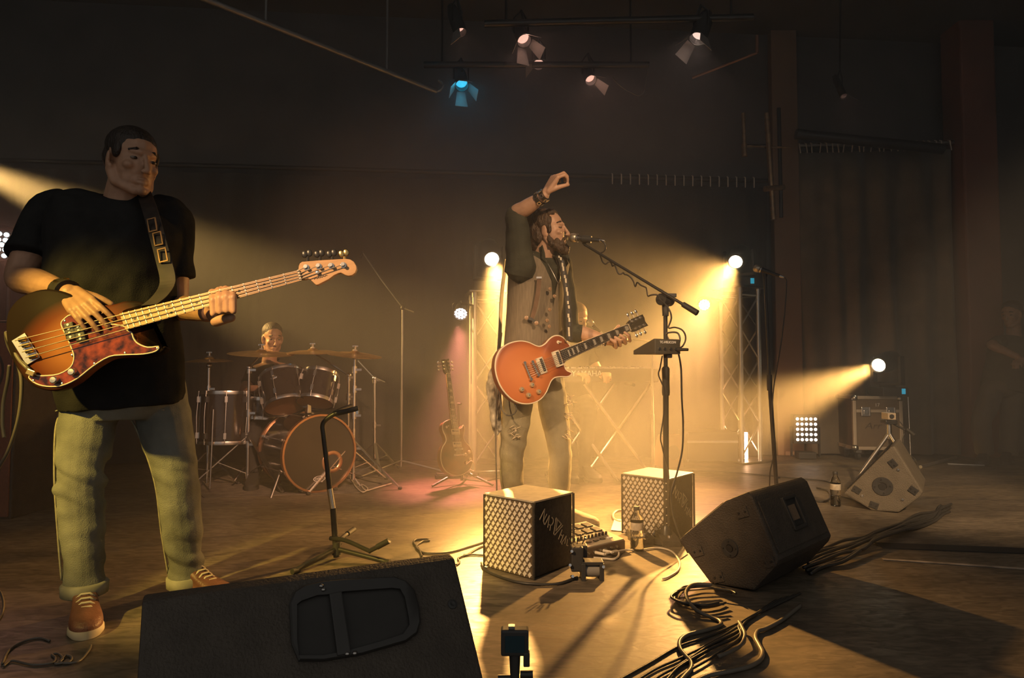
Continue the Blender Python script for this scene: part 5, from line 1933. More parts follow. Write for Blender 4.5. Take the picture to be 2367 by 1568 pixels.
for s_ in (-1, 1):
    e = Vector((.23 * s_, -.10, -.10))
    f = Vector((.33 * s_, -(r_b + .010), -.02))
    MB().tube([e, f], .0075, 8).build('spur', CHROME, bd_, smooth=True)
MB().box((0, r_b + .04, -.2), (.03, .07, .05)).build('tom_bracket', CHROME, bd_, bevel=.004)
MB().cyl((0, r_b + .02, -.2), (0, r_b + .22, -.22), .013, .013, 10).build('tom_post', CHROME, bd_, smooth=True)
# rack toms tip towards the drummer so their lower heads face the front
tn = Vector((-.30, .42, .86)).normalized()
t1 = drum('rack_tom', 'larger dark rack tom mounted left above the bass drum', P(652, 870, 4.72), tn, .152, .24, CHROME, HEADB, HEADC, 6, 'rack toms of the drum kit')
t2 = drum('rack_tom', 'smaller dark rack tom mounted right above the bass drum', P(742, 868, 4.72), Vector((.05, .45, .89)).normalized(), .128, .21, CHROME, HEADB, HEADC, 6, 'rack toms of the drum kit')
ft = drum('floor_tom', 'dark floor tom standing left of the bass drum', P(525, 908, 4.82), Vector((0, .05, 1)), .18, .36, CHROME, HEADB, HEADC, 8)
fz = ft.location.z
for k in range(3):
    a = .5 + k * 2.094
    MB().tube([Vector((math.cos(a) * .2, math.sin(a) * .2, -.12)), Vector((math.cos(a) * .2, math.sin(a) * .2, -fz + .012))], .006, 8).build('leg', CHROME, ft, smooth=True)
for t_ in (t1, t2):
    MB().box((0, 0, 0), (.001, .001, .001)) if False else None
ovb = lambda c, a, b: None
R1 = t1.matrix_basis.to_3x3()
qd = R1.transposed() @ Vector((0, -1, 0))
qa = math.atan2(qd.y, qd.x)
ee = Vector((math.cos(qa), math.sin(qa), 0))
MB().ell(ee * .154 - Z_ * .08, (.004, .026, .013), Matrix.Rotation(qa, 3, 'Z'), 14, 8).build('badge', CHROME, t1, smooth=True)
sn = drum('snare_drum', 'chrome snare drum behind the rack toms', P(610, 925, 5.0), Vector((.05, .12, 1)).normalized(), .175, .14, CHROME, mat('white_drumhead', (0.6, 0.55, 0.48), .5, var=.1), HEADC, 8)
sz = sn.location.z - .15
for k in range(3):
    a = k * 2.094 + .2
    MB().tube([Vector((0, 0, -.3)), Vector((math.cos(a) * .17, math.sin(a) * .17, -.14))], .006, 6).build('basket_arm', CHROME, sn, smooth=True)
    MB().tube([Vector((0, 0, -.36)), Vector((math.cos(a) * .22, math.sin(a) * .22, -sz - .13))], .007, 6).build('stand_leg', CHROME, sn, smooth=True)
MB().cyl((0, 0, -.4), (0, 0, -.28), .013, .013, 10).build('stand_tube', CHROME, sn, smooth=True)


def cymbal(o, c, n, r):
    n = Vector(n).normalized()
    MB().lathe([(.006, .022), (.018, .022), (.034, .014), (.042, .006), (r * .6, .002), (r, -.012), (r, -.0135), (r * .6, .0), (.042, .004), (.03, .012), (.006, .019)], c, n, 40, cap=False).build('cymbal', BRONZE, o, smooth=True, angle=60)
    MB().lathe([(0, .018), (.016, .018), (.018, .028), (.010, .032), (0, .032)], c, n, 14).build('felt', mat('grey_felt', (0.3, 0.27, 0.24), .9, var=.2), o, smooth=True)
    MB().lathe([(0, .03), (.008, .03), (.008, .05), (.014, .052), (.014, .058), (0, .058)], c, n, 10).box(c + n * .056, (.042, .010, .010)).build('wing_nut', CHROME, o, smooth=True)


def cym_stand(label, base, top, cym_c, cym_n, cym_r, joints, legr, a0, group='cymbal stands of the drum kit', name='cymbal_stand', brace=True):
    """base: floor point; top: end of the straight tube; cym_c: cymbal centre (boom goes there)"""
    o = thing(name, label, 'cymbal stand' if cym_r else 'stand', base, None, group)
    t = top - base
    MB().cyl((0, 0, .06), t * .45, .0145, .0145, 12).build('lower_tube', CHROME, o, smooth=True)
    MB().cyl(t * .45, t, .011, .011, 12).build('upper_tube', CHROME, o, smooth=True)
    for f in joints:
        c = t * f
        MB().cyl(c - Z_ * .025, c + Z_ * .025, .02, .02, 12).box(c + Vector((.03, -.01, 0)), (.05, .014, .016)).build('clamp', CHROME, o, smooth=True)
    if (cym_c - top).length > .03:
        MB().tube([t, cym_c - base - Vector(cym_n) * .01], .008, 8).ell(t, .022).build('boom_arm', CHROME, o, smooth=True)
    else:
        MB().cyl(t, cym_c - base + Vector((0, 0, .03)), .006, .006, 8).build('rod', CHROME, o, smooth=True)
    if cym_r:
        cymbal(o, cym_c - base, cym_n, cym_r)
    for k in range(3):
        a = a0 + k * 2.094
        e = Vector((math.cos(a) * legr, math.sin(a) * legr, .012))
        j = Vector((0, 0, legr * .95))
        l = MB().ribbon([j, e], Vector((-math.sin(a), math.cos(a), 0)) * .011, Z_ * .005).build('leg', CHROME, o)
        MB().ribbon([Vector((0, 0, .10)), j.lerp(e, .5)], Vector((-math.sin(a), math.cos(a), 0)) * .008, Z_ * .003).build('brace', CHROME, l)
        MB().ell(e, (.016, .016, .013), seg=10, rows=6).build('rubber_foot', RUBBER, l, smooth=True)
    return o


def cs(label, bx, by_, tx, ty, cx, cyy, n, r, joints, legr, a0):
    b = G(bx, by_)
    return cym_stand(label, b, P(tx, ty, b.y), P(cx, cyy, b.y + .06), n, r, joints, legr, a0)


cs('crash cymbal stand with wide tripod nearest the bassist', 572, 1128, 576, 850, 604, 815, (.05, -.10, 1), .235, (.36, .62, .98), .40, 3.6)
cs('boom cymbal stand over the two rack toms', 803, 1118, 806, 868, 723, 812, (.0, -.08, 1), .21, (.4, .8, .98), .3, .5)
cs('tall cymbal stand at the right side of the kit', 816, 1128, 820, 825, 820, 818, (.10, -.10, 1), .20, (.3, .55, .75, .9), .36, -.2)
hh = cs('hi-hat style cymbal stand at the left end of the kit', 479, 1118, 483, 845, 484, 832, (0, -.05, 1), .17, (.35, .5, .8), .26, 1.9)
# microphone stands of the kit
dm = G(866, 1092)
o = cym_stand('slim boom stand leaning over the right cymbal', dm, P(866, 875, dm.y), P(828, 832, dm.y + .05), (0, 0, 1), 0, (.5, .98), .26, .9, None, 'microphone_stand')
MB().tube([P(866, 873, dm.y) - dm, P(890, 884, dm.y - .03) - dm], .007, 8).build('boom_arm', CHROME, o, smooth=True)
mk = G(927, 1093)
o = thing('microphone_stand', 'tall black boom stand behind the drum kit by the backdrop', 'stand', mk)
tk_ = P(931, 712, mk.y) - mk
MB().cyl((0, 0, .05), tk_ * .5, .012, .012, 10).build('lower_tube', STEEL, o, smooth=True)
MB().cyl(tk_ * .5, tk_, .009, .009, 10).build('upper_tube', STEEL, o, smooth=True)
MB().tube([P(958, 722, mk.y - .05) - mk, tk_, P(880, 645, mk.y + .05) - mk, P(838, 583, mk.y + .12) - mk], .006, 8).build('boom_arm', STEEL, o, smooth=True)
MB().ell(tk_, .02).build('boom_clutch', BLACK, o, smooth=True)
tripod_base(o, Vector((0, 0, 0)), .10, .42, STEEL, 3, -.2)
MB().cyl(P(838, 583, mk.y + .12) - mk, P(832, 598, mk.y + .12) - mk, .012, .010, 10).build('microphone_body', BLACK, o, smooth=True)
# rug under the kit, kick pedal
rug = MB()
pts = [G(440, 1120), G(470, 1152), G(840, 1140), G(905, 1112), G(880, 1085), G(520, 1085)]
b = G(680, 1115)
rug.prism([((p - b).x, (p - b).y) for p in pts], (0, 0, 0), X_, Y_, Z_, .001, .006)
ro = rug.build('rug', mat('worn_grey_rug', (0.2, 0.17, 0.14), .95, var=.45, scale=14, bump=.5, bscale=120))
ro.location = b
tag(ro, 'worn flat rug under the drum kit', 'rug')
thr = thing('drum_stool', 'round drum stool under the drummer', 'stool', Vector((P(632, 900, 5.28).x, 5.28, 0)))
MB().lathe([(0, .42), (.16, .42), (.17, .44), (.165, .48), (0, .49)], (0, 0, 0), Z_, 24).build('seat', RUBBER, thr, smooth=True)
MB().cyl((0, 0, .12), (0, 0, .42), .016, .016, 10).build('post', CHROME, thr, smooth=True)
tripod_base(thr, Vector((0, 0, 0)), .2, .24, CHROME, 3, .4)


# ------------------------------------------------------------------ drummer and keyboard player, the figure at the right
def seated(label, C, hf, neck, Rs, Ls, Re, Le, Rw, Lw, pel, kn, an, shirt, trousers, hair_m, skin, fv, base, hair='short', palms=None, s=.96, long=False):
    R = rot_from(x=hf, z=Vector((0, 0, 1)))
    b = MB()
    head_mb(b, C, R, s)
    b.chain([C + R @ Vector((-.02, 0, -.06)), neck], [.054, .058])
    chest = pel.lerp(neck, .62)
    torso(b, [pel, chest, neck], fv, [(0, .14, .10, 0), (.4, .14, .10, 0), (.75, .165, .10, 0), (.92, .13, .07, 0), (1, .06, .05, 0)])
    for sh, el, wr in ((Rs, Re, Rw), (Ls, Le, Lw)):
        loft(b, [sh, sh.lerp(el, .5), el, el.lerp(wr, .35), wr], [.052, .05, .042, .042, .027])
        d = (wr - el).normalized()
        side = Vector((0, 0, 1)).cross(d)
        hand(b, wr, d, Vector((0, 0, -1)), Vector((.2, -.2, 1)) if palms else side * (1 if sh is Rs else -1), [(30, 45, 30)] * 4, None, .95)
    for sgn in (0, 1):
        h = pel + Vector(fv).cross(Vector((0, 0, 1))) * (.09 if sgn == 0 else -.09)
        loft(b, [h, h.lerp(kn[sgn], .5), kn[sgn], kn[sgn].lerp(an[sgn], .4), an[sgn]], [.07, .065, .048, .045, .035])
    p = person(b, base, skin, label, .006, 4)
    eyes(p, C, R, s, base, EYED, EYEW, hair_m)
    h = MB()
    h.ell(C + R @ Vector((-.025, 0, .06)), (.093, .079, .076), R)
    h.ell(C + R @ Vector((-.05, 0, .01)), (.062, .075, .065), R)
    child(h, 'hair', hair_m, p, base, voxel=.006, sm=3)
    t = MB()
    torso(t, [pel - Vector((0, 0, .02)), chest, neck - Vector((0, 0, .01))], fv, [(0, .165, .12, 0), (.4, .165, .12, 0), (.75, .185, .115, 0), (.9, .15, .085, 0), (1, .07, .065, 0)])
    for sh, el, wr in ((Rs, Re, Rw), (Ls, Le, Lw)):
        if long:
            loft(t, [sh, sh.lerp(el, .5), el, el.lerp(wr, .9)], [.065, .06, .052, .04], cap_round=False)
            t.ell(el, .052)
        else:
            loft(t, [sh, sh.lerp(el, .3), sh.lerp(el, .65)], [.066, .064, .064], cap_round=False)
        t.ell(sh, .066)
    child(t, 'shirt', shirt, p, base, voxel=.008, sm=4, disp=folds(.008, 8, 6, 3))
    j = MB()
    for sgn in (0, 1):
        h_ = pel + Vector(fv).cross(Vector((0, 0, 1))) * (.09 if sgn == 0 else -.09)
        loft(j, [h_, h_.lerp(kn[sgn], .5), kn[sgn], kn[sgn].lerp(an[sgn], .5), an[sgn]], [.095, .085, .066, .06, .052])
    j.ell(pel, (.16, .13, .1))
    child(j, 'trousers', trousers, p, base, voxel=.008, sm=4, disp=folds(.006, 8, 12, 4))
    for a in an:
        shoe(p, base, a, (fv[0], fv[1]), RUBBER, RUBBER, RUBBER, .28, False, False)
    return p


DKT = mat('dark_trousers', (0.035, 0.033, 0.032), .85, var=.2)
dy = 5.22
seated('drummer in black T-shirt sitting behind the drum kit', P(630, 784, dy - .02), (.55, -.8, -.18), P(622, 838, dy + .02),
       P(588, 862, dy), P(668, 862, dy + .06), P(566, 905, dy - .12), P(690, 905, dy - .1), P(612, 900, dy - .36), P(672, 880, dy - .38),
       P(632, 980, dy + .06), (P(585, 1000, dy - .42), P(680, 1000, dy - .42)), (P(588, 1098, dy - .42), P(668, 1098, dy - .42)), TEE, DKT, HAIRD, SKIN, (.25, -.97, 0), Vector((P(630, 900, dy).x, dy, 0)))
for k, (a, bpt) in enumerate((((612, 898, dy - .36), (668, 836, dy - .5)), ((672, 878, dy - .38), (652, 850, dy - .62)))):
    pa, pb_ = P(*a), P(*bpt)
    d = (pb_ - pa).normalized()
    o = MB().lathe([(0, -.12), (.006, -.12), (.007, 0), (.0065, .2), (.0035, .255), (.005, .265), (0, .272)], (0, 0, 0), d, 8).build('drumstick', mat('pale_wood', (0.55, 0.38, 0.2), .5, var=.2, scale=30), None, smooth=True)
    o.location = pa
    tag(o, ['wooden drumstick in the drummer\'s right hand', 'wooden drumstick in the drummer\'s left hand'][k], 'drumstick', 'drumsticks')

ky = 5.22
seated('keyboard player with shaven head leaning over the keys behind the singer', P(1333, 738, ky), (.62, -.68, -.42), P(1318, 786, ky + .04),
       P(1296, 812, ky - .04), P(1352, 812, ky + .10), P(1290, 868, ky - .1), P(1385, 862, ky + .02), P(1330, 866, ky - .26), P(1398, 864, ky - .24),
       P(1322, 930, ky + .1), (P(1300, 950, ky - .22), P(1360, 950, ky - .2)), (P(1300, 1074, ky - .12), P(1352, 1074, ky - .1)), TEE, DKT, mat('shaven_hair', (0.16, 0.09, 0.055), .6, var=.2, scale=120), SKIN2, (.4, -.92, 0), Vector((P(1322, 900, ky).x, ky + .08, 0)))
ks = thing('keyboard_stool', 'stool under the keyboard player', 'stool', Vector((P(1322, 900, ky).x, ky + .12, 0)))
MB().lathe([(0, .50), (.15, .50), (.16, .52), (.155, .545), (0, .55)], (0, 0, 0), Z_, 24).build('seat', RUBBER, ks, smooth=True)
tripod_base(ks, Vector((0, 0, 0)), .5, .22, BLACKM, 4, .4)

kb_ = thing('keyboard', 'black stage keyboard lettered YAMAHA behind the singer', 'keyboard', P(1385, 868, 4.92), rz=math.radians(4))
KBM = mat('dark_keyboard_case', (0.06, 0.055, 0.05), .5, var=.2)
MB().box((0, .15, 0), (.92, .30, .105)).build('case', KBM, kb_, bevel=.008)
text_obj('maker_name', 'YAMAHA', .062, WHITE, kb_, (-.095, -.0008, .012), rot_from(z=Vector((0, -1, 0)), y=Z_), .92)
for i in range(28):
    MB().box((-.42 + i * .03, .22, .056), (.027, .14, .01)).build('white_key', WHITE, kb_)
for i in range(28):
    if i % 7 not in (2, 6):
        MB().box((-.405 + i * .03, .20, .063), (.015, .09, .012)).build('black_key', BLACK, kb_)
for i in range(8):
    MB().cyl((-.36 + i * .05, .08, .052), (-.36 + i * .05, .08, .066), .009, .008, 10).build('knob', BLACK, kb_, smooth=True)
kst = thing('keyboard_stand', 'folding cross legged stand under the stage keyboard', 'stand', Vector((kb_.location.x, 5.06, 0)))
kz = kb_.location.z - .055
for s_ in (-1, 1):
    for x in (-.12, .16):
        l = MB().tube([Vector((x - .26 * s_, .02 * s_, .02)), Vector((x + .26 * s_, .02 * s_, kz - .015))], .013, 8).build('cross_leg', STEEL, kst, smooth=True)
        MB().cyl(Vector((x - .26 * s_, .02 * s_ - .17, .016)), Vector((x - .26 * s_, .02 * s_ + .17, .016)), .014, .014, 8).build('foot_bar', BLACKM, l, smooth=True)
    MB().cyl((.26 * s_, -.14, kz - .018), (.26 * s_, .16, kz - .018), .014, .014, 8).build('support_bar', BLACKM, kst, smooth=True)
# keyboard player's microphone on a boom
kmb = Vector((P(1508, 900, 4.75).x, 4.75, 0))
o = thing('microphone_stand', 'thin boom stand for the keyboard player right of the keys', 'stand', kmb)
kt = P(1507, 790, 4.75) - kmb
MB().cyl((0, 0, .05), kt * .5, .011, .011, 10).build('lower_tube', STEEL, o, smooth=True)
MB().cyl(kt * .5, kt, .008, .008, 10).build('upper_tube', STEEL, o, smooth=True)
MB().tube([kt + Vector((.12, 0, -.06)), kt, P(1392, 772, 4.9) - kmb], .006, 8).build('boom_arm', STEEL, o, smooth=True)
tripod_base(o, Vector((0, 0, 0)), .12, .3, STEEL, 3, .2)
microphone('keyboard player\'s microphone tilted up at his chin', P(1360, 742, 4.95), P(1388, 768, 4.92))


def onlooker():
    base = Vector((4.62, 6.02, 0))
    Y0 = 6.02
    C = P(2338, 728, Y0)
    hf = Vector((-.85, -.45, -.2))
    neck = P(2344, 778, Y0)
    R = rot_from(x=hf, z=Vector((0, 0, 1)))
    b = MB()
    head_mb(b, C, R, .96)
    fv = Vector((-.7, -.7, 0)).normalized()
    pel = P(2318, 895, Y0)
    b.chain([C + R @ Vector((-.02, 0, -.06)), neck], [.054, .058])
    torso(b, [pel, pel.lerp(neck, .6), neck], fv, [(0, .14, .1, 0), (.4, .14, .1, 0), (.75, .16, .1, 0), (1, .06, .05, 0)])
    Rs, Re, Rw = P(2310, 792, Y0 - .1), P(2296, 800, Y0 - .2), P(2352, 825, Y0 - .32)
    Ls, Le, Lw = P(2375, 792, Y0 + .1), P(2390, 850, Y0), P(2360, 838, Y0 - .3)
    for sh, el, wr in ((Rs, Re, Rw), (Ls, Le, Lw)):
        loft(b, [sh, sh.lerp(el, .5), el, wr], [.05, .048, .042, .028])
        hand(b, wr, (wr - el), Vector((0, 0, -1)), Vector((-1, 0, 0)), [(30, 40, 30)] * 4)
    legs = ((P(2292, 905, Y0), P(2268, 980, Y0 - .1), P(2276, 1048, Y0 - .05)), (P(2340, 905, Y0), P(2335, 980, Y0), P(2330, 1052, Y0)))
    for h, k, a in legs:
        loft(b, [h, k, a], [.07, .05, .035])
    p = person(b, base, SKIN, 'person in dark shirt and khaki trousers standing in the shadow at the far right', .007, 4)
    eyes(p, C, R, .96, base, EYED, EYEW, HAIRD)
    h = MB()
    h.ell(C + R @ Vector((-.025, 0, .06)), (.095, .08, .076), R)
    h.ell(C + R @ Vector((-.05, 0, .01)), (.066, .077, .065), R)
    child(h, 'hair', HAIRD, p, base, voxel=.007, sm=3)
    t = MB()
    torso(t, [pel - Vector((0, 0, .03)), pel.lerp(neck, .6), neck], fv, [(0, .18, .13, 0), (.4, .17, .12, 0), (.75, .185, .115, 0), (.9, .15, .08, 0), (1, .07, .06, 0)])
    for sh, el in ((Rs, Re), (Ls, Le)):
        loft(t, [sh, sh.lerp(el, .4), sh.lerp(el, .8)], [.066, .064, .062], cap_round=False)
        t.ell(sh, .066)
    child(t, 'shirt', mat('olive_shirt', (0.10, 0.09, 0.06), .9, var=.2), p, base, voxel=.008, sm=4)
    j = MB()
    for h, k, a in legs:
        loft(j, [h, h.lerp(k, .5), k, a], [.095, .09, .078, .075], cap_round=False)
        j.ell(h, .095)
    j.ell(pel, (.16, .13, .1))
    child(j, 'trousers', mat('khaki_trousers', (0.16, 0.13, 0.09), .9, var=.2), p, base, voxel=.008, sm=4)
    for h, k, a in legs:
        shoe(p, base, a, (-.7, -.7), RUBBER, RUBBER, RUBBER, .28, False, False)


onlooker()
# ------------------------------------------------------------------ trusses, moving heads, lamps
def truss(label, c, side, h, rz):
    o = thing('truss_tower', label, 'truss', Vector((c.x, c.y, 0)), None, 'upright truss towers', rz)
    s = side / 2
    cor = [Vector((x * s, y * s, 0)) for x, y in ((-1, -1), (1, -1), (1, 1), (-1, 1))]
    MB().box((0, 0, .01), (side + .16, side + .16, .016)).build('base_plate', STEEL, o, bevel=.003)
    for q in cor:
        MB().cyl(q + Z_ * .018, q + Z_ * h, .0225, .0225, 12).build('chord', ALU, o, smooth=True)
        MB().cyl(q + Z_ * (h - .03), q + Z_ * (h + .012), .027, .027, 12).build('coupler', ALU, o, smooth=True)
    n = int(h / .3)
    for f in range(4):
        a, b = cor[f], cor[(f + 1) % 4]
        for k in range(n):
            z0, z1 = .06 + (h - .12) * k / n, .06 + (h - .12) * (k + 1) / n
            p, q = (a, b) if k % 2 == 0 else (b, a)
            MB().cyl(p + Z_ * z0, q + Z_ * z1, .008, .008, 8).build('diagonal', ALU, o, smooth=True)
        MB().cyl(a + Z_ * (h - .05), b + Z_ * (h - .05), .008, .008, 8).build('cross_bar', ALU, o, smooth=True)
    MB().box((0, 0, h + .02), (side + .1, side + .1, .014)).build('top_plate', STEEL, o, bevel=.003)
    return o


LENSM = mat('lit_lens', (1, .95, .85), .3, emit=(1.0, .86, .58), emit_s=16.0, var=.0)
LCD = mat('blue_display', (0.02, 0.1, 0.14), .3, emit=(.03, .42, .6), emit_s=.7, var=.0)


def moving_head(label, lens, aim, z0, lcd=True):
    """base on z0, yoke, tilting head whose lens sits at `lens` and looks at `aim`"""
    d = (aim - lens).normalized()
    piv = lens - d * .17
    b = Vector((piv.x, piv.y, z0))
    yaw = math.atan2(d.y, d.x)
    Ry = Matrix.Rotation(yaw, 3, 'Z')
    o = thing('moving_head', label, 'stage light', b, None, 'moving head spotlights')
    hz_ = piv.z - z0
    MB().box((0, 0, .04), (.24, .26, .078)).build('base', BLACK, o, bevel=.008)
    if lcd:
        MB().box(Vector((.07, -.133, .045)), (.032, .006, .05)).build('display', LCD, o)
    MB().cyl((0, 0, .078), (0, 0, .10), .07, .07, 20).build('pan_ring', BLACK, o, smooth=True)
    yk = MB().box(Ry @ Vector((0, 0, 0)) + Z_ * .115, (.10, .28, .03), Ry)
    for s_ in (-1, 1):
        yk.box(Ry @ Vector((0, .125 * s_, 0)) + Z_ * (.11 + (hz_ - .11 + .05) / 2), (.085, .03, hz_ - .11 + .05), Ry)
    yk.build('yoke', BLACK, o, bevel=.008)
    c = piv - b
    hd = MB().lathe([(.0, -.14), (.06, -.14), (.085, -.10), (.095, -.02), (.092, .06), (.078, .13), (.078, .168), (.066, .17), (.066, .160), (.0, .158)], c, d, 28).build('head', BLACK, o, smooth=True, angle=40)
    MB().lathe([(.0, .161), (.060, .161), (.058, .167), (.03, .1725), (.0, .174)], c, d, 28).build('lens', LENSM, hd, smooth=True)
    return o


t2z = P(1715, 664, 6.05).z
truss('aluminium truss tower carrying a moving head right of the singer', Vector((P(1713, 900, 6.08).x, 6.10, 0)), .235, t2z - .03, math.radians(28))
moving_head('moving head spotlight on the right truss tower', HEAD2, AIM2, t2z + .0)
t1z = P(1130, 672, 5.5).z
truss('aluminium truss tower in the haze behind the singer\'s back', Vector((P(1124, 900, 5.56).x, 5.60, 0)), .235, t1z - .03, math.radians(10))
moving_head('moving head spotlight on the truss tower behind the singer', HEAD1, AIM1, t1z, False)

truss('tall truss tower beyond the left edge carrying a moving head', Vector((HEAD4.x - .12, HEAD4.y, 0)), .235, 2.2, .3)
moving_head('moving head spotlight high beyond the left edge', HEAD4, AIM4, 2.232, False)

# LED par lamps
LEDW = mat('lit_led_white', (1, 1, 1), .3, emit=(1.0, .86, .84), emit_s=9.0, var=.0)
LEDC = mat('lit_led_cool', (1, 1, 1), .3, emit=(.75, .95, 1.0), emit_s=1.6, var=.0)


def par_led(label, c, d, r, m, arm_to=None, n1=6, n2=12):
    d = Vector(d).normalized()
    o = thing('led_par', label, 'stage light', c, rot_from(z=d, y=Vector((0, 0, 1))), 'round LED par lamps')
    MB().lathe([(0, -.16), (r * .7, -.16), (r * .95, -.10), (r * 1.12, -.02), (r * 1.15, .012), (r * 1.06, .012), (r * 1.05, -.004), (0, -.005)], (0, 0, 0), Z_, 28).build('housing', BLACK, o, smooth=True, angle=40)
    pts = [(0, 0)] + [(r * .42 * math.cos(k * 2 * math.pi / n1), r * .42 * math.sin(k * 2 * math.pi / n1)) for k in range(n1)] + \
          [(r * .82 * math.cos(k * 2 * math.pi / n2 + .2), r * .82 * math.sin(k * 2 * math.pi / n2 + .2)) for k in range(n2)]
    src = None
    for x, y in pts:
        if src is None:
            src = MB().ell((0, 0, 0), (r * .18, r * .18, r * .08), seg=10, rows=6).build('led', m, o, smooth=True)
            src.location = (x, y, .0)
        else:
            share(src, o, (x, y, .0))
    # bracket
    MB().tube(spline([Vector((r * 1.18, 0, -.05)), Vector((r * 1.2, r * 1.1, -.06)), Vector((0, r * 1.45, -.06)), Vector((-r * 1.2, r * 1.1, -.06)), Vector((-r * 1.18, 0, -.05))], 5), .007, 6).build('bracket', BLACK, o, smooth=True)
    if arm_to is not None:
        q = rot_from(z=d, y=Vector((0, 0, 1))).transposed() @ (Vector(arm_to) - Vector(c))
        MB().tube([Vector((0, r * 1.45, -.06)), q], .010, 8).build('mount_arm', BLACKM, o, smooth=True)
    return o


c1 = P(1065, 725, 5.35)
par_led('round LED par glowing pinkish white left of the singer', c1, Vector((.0, -.75, -.5)), .052, LEDW, (P(1108, 712, 5.5)))
c2 = P(1628, 705, 5.9)
par_led('round LED par glowing white left of the right truss', c2, Vector((-.25, -.95, -.15)), .048, LEDW, (P(1684, 700, 6.0)))
c3 = P(4, 566, 4.5)
par_led('round LED par at the left edge behind the bassist', c3, Vector((.62, -.78, -.05)), .094, LEDC)
spot('led_par_light', off(c1, c1 + Vector((.0, -.35, -1)), .1), c1 + Vector((.0, -.62, -1.35)), 400, (1.0, .27, .2), 48, .9, .05)
spot('led_par_light', off(c2, c2 + Vector((-.25, -.95, -.3)), .08), c2 + Vector((-.6, -.95, -.9)), 200, (1.0, .42, .22), 60, .9, .05)
spot('led_par_light', off(c3, c3 + Vector((.62, -.78, -.05)), .12), c3 + Vector((.62, -.9, -.5)), 14, (1.0, .4, .25), 90, .9, .08)
sb3 = thing('light_stand', 'dark pole carrying the round lamp at the left edge', 'stand', Vector((c3.x - .02, c3.y + .10, 0)))
MB().cyl((0, 0, .0), (0, 0, c3.z - .02), .016, .016, 12).build('pole', BLACKM, sb3, smooth=True)
tripod_base(sb3, Vector((0, 0, 0)), .3, .3, BLACKM, 3, .9)

# LED matrix panel on the floor
mx = G(1866, 1062)
mp_ = thing('led_matrix', 'square floor lamp with twenty five lit dots near the curtain', 'stage light', mx, rz=math.radians(-6))
mz = P(1863, 993, mx.y).z
MB().box((0, .05, mz), (.235, .09, .275)).build('housing', BLACK, mp_, bevel=.006)
MB().box((0, .05, .035), (.16, .14, .06)).build('base', BLACK, mp_, bevel=.006)
for s_ in (-1, 1):
    MB().box((.128 * s_, .05, mz / 2 + .02), (.012, .04, mz - .0)).build('bracket_arm', BLACKM, mp_)
DOT = mat('lit_matrix_dot', (1, 1, 1), .3, emit=(1.0, .86, .76), emit_s=2.2, var=.0)
src = None
for i in range(5):
    for j in range(5):
        l = (-.082 + i * .041, .003, mz - .098 + j * .049)
        if src is None:
            src = MB().lathe([(0, .0), (.0152, .0), (.014, .004), (0, .006)], (0, 0, 0), (0, -1, 0), 14).build('dot', DOT, mp_, smooth=True)
            src.location = l
        else:
            share(src, mp_, l)
# low dark case with an upright lit batten
lb = G(1722, 1066)
lbo = thing('light_batten', 'short upright glowing batten lamp at the end of the low dark case', 'stage light', lb)
bz0 = P(1722, 998, lb.y).z
MB().box((0, .03, bz0 / 2), (.07, .06, bz0)).build('housing', BLACK, lbo, bevel=.004)
MB().box((0, -.004, bz0 / 2 + .008), (.05, .012, bz0 - .03)).build('diffuser', mat('lit_batten', (1, .9, .8), .3, emit=(1.0, .72, .45), emit_s=9.0, var=.0), lbo, bevel=.003)
bl = bpy.data.lights.new('batten_light', 'AREA')
bl.shape = 'RECTANGLE'
bl.size, bl.size_y = .05, .25
bl.energy = 14
bl.color = (1.0, .42, .2)
blo = bpy.data.objects.new('batten_light', bl)
COL.objects.link(blo)
blo.parent = lbo
blo.location = (0, -.02, bz0 / 2)
blo.rotation_euler = (math.pi / 2, 0, 0)
cb_ = G(1650, 1074)
cs_ = thing('equipment_case', 'low dark equipment case on the floor left of the batten lamp', 'case', cb_)
chz = P(1650, 1000, cb_.y).z
MB().box((0, .2, chz / 2 + .012), (.46, .36, chz - .024)).build('body', KBM, cs_, bevel=.006)
for x in (-.23, .23):
    for z in (.03, chz - .012):
        MB().box((x, .02, z), (.02, .02, .02)).build('corner', STEEL, cs_, bevel=.004)
MB().box((0, .018, chz * .7), (.46, .006, .02)).build('lid_strip', ALU, cs_)
tb_ = G(1560, 1082)
tb = thing('small_monitor', 'small tilted speaker with round cone behind the farther cube', 'speaker', tb_, rz=.35)
MB().prism([(0, 0), (.25, 0), (.12, .28), (.04, .28)], (0, 0, 0), Y_, Z_, X_, -.09, .09).build('cabinet', mat('red_brown_box', (0.3, 0.15, 0.1), .6, var=.2), tb, bevel=.006)
MB().lathe([(0, -.004), (.03, .0), (.055, .004), (.062, .002)], (0, .018, .13), Vector((0, -.99, .14)), 24).build('cone', BLACK, tb, smooth=True)

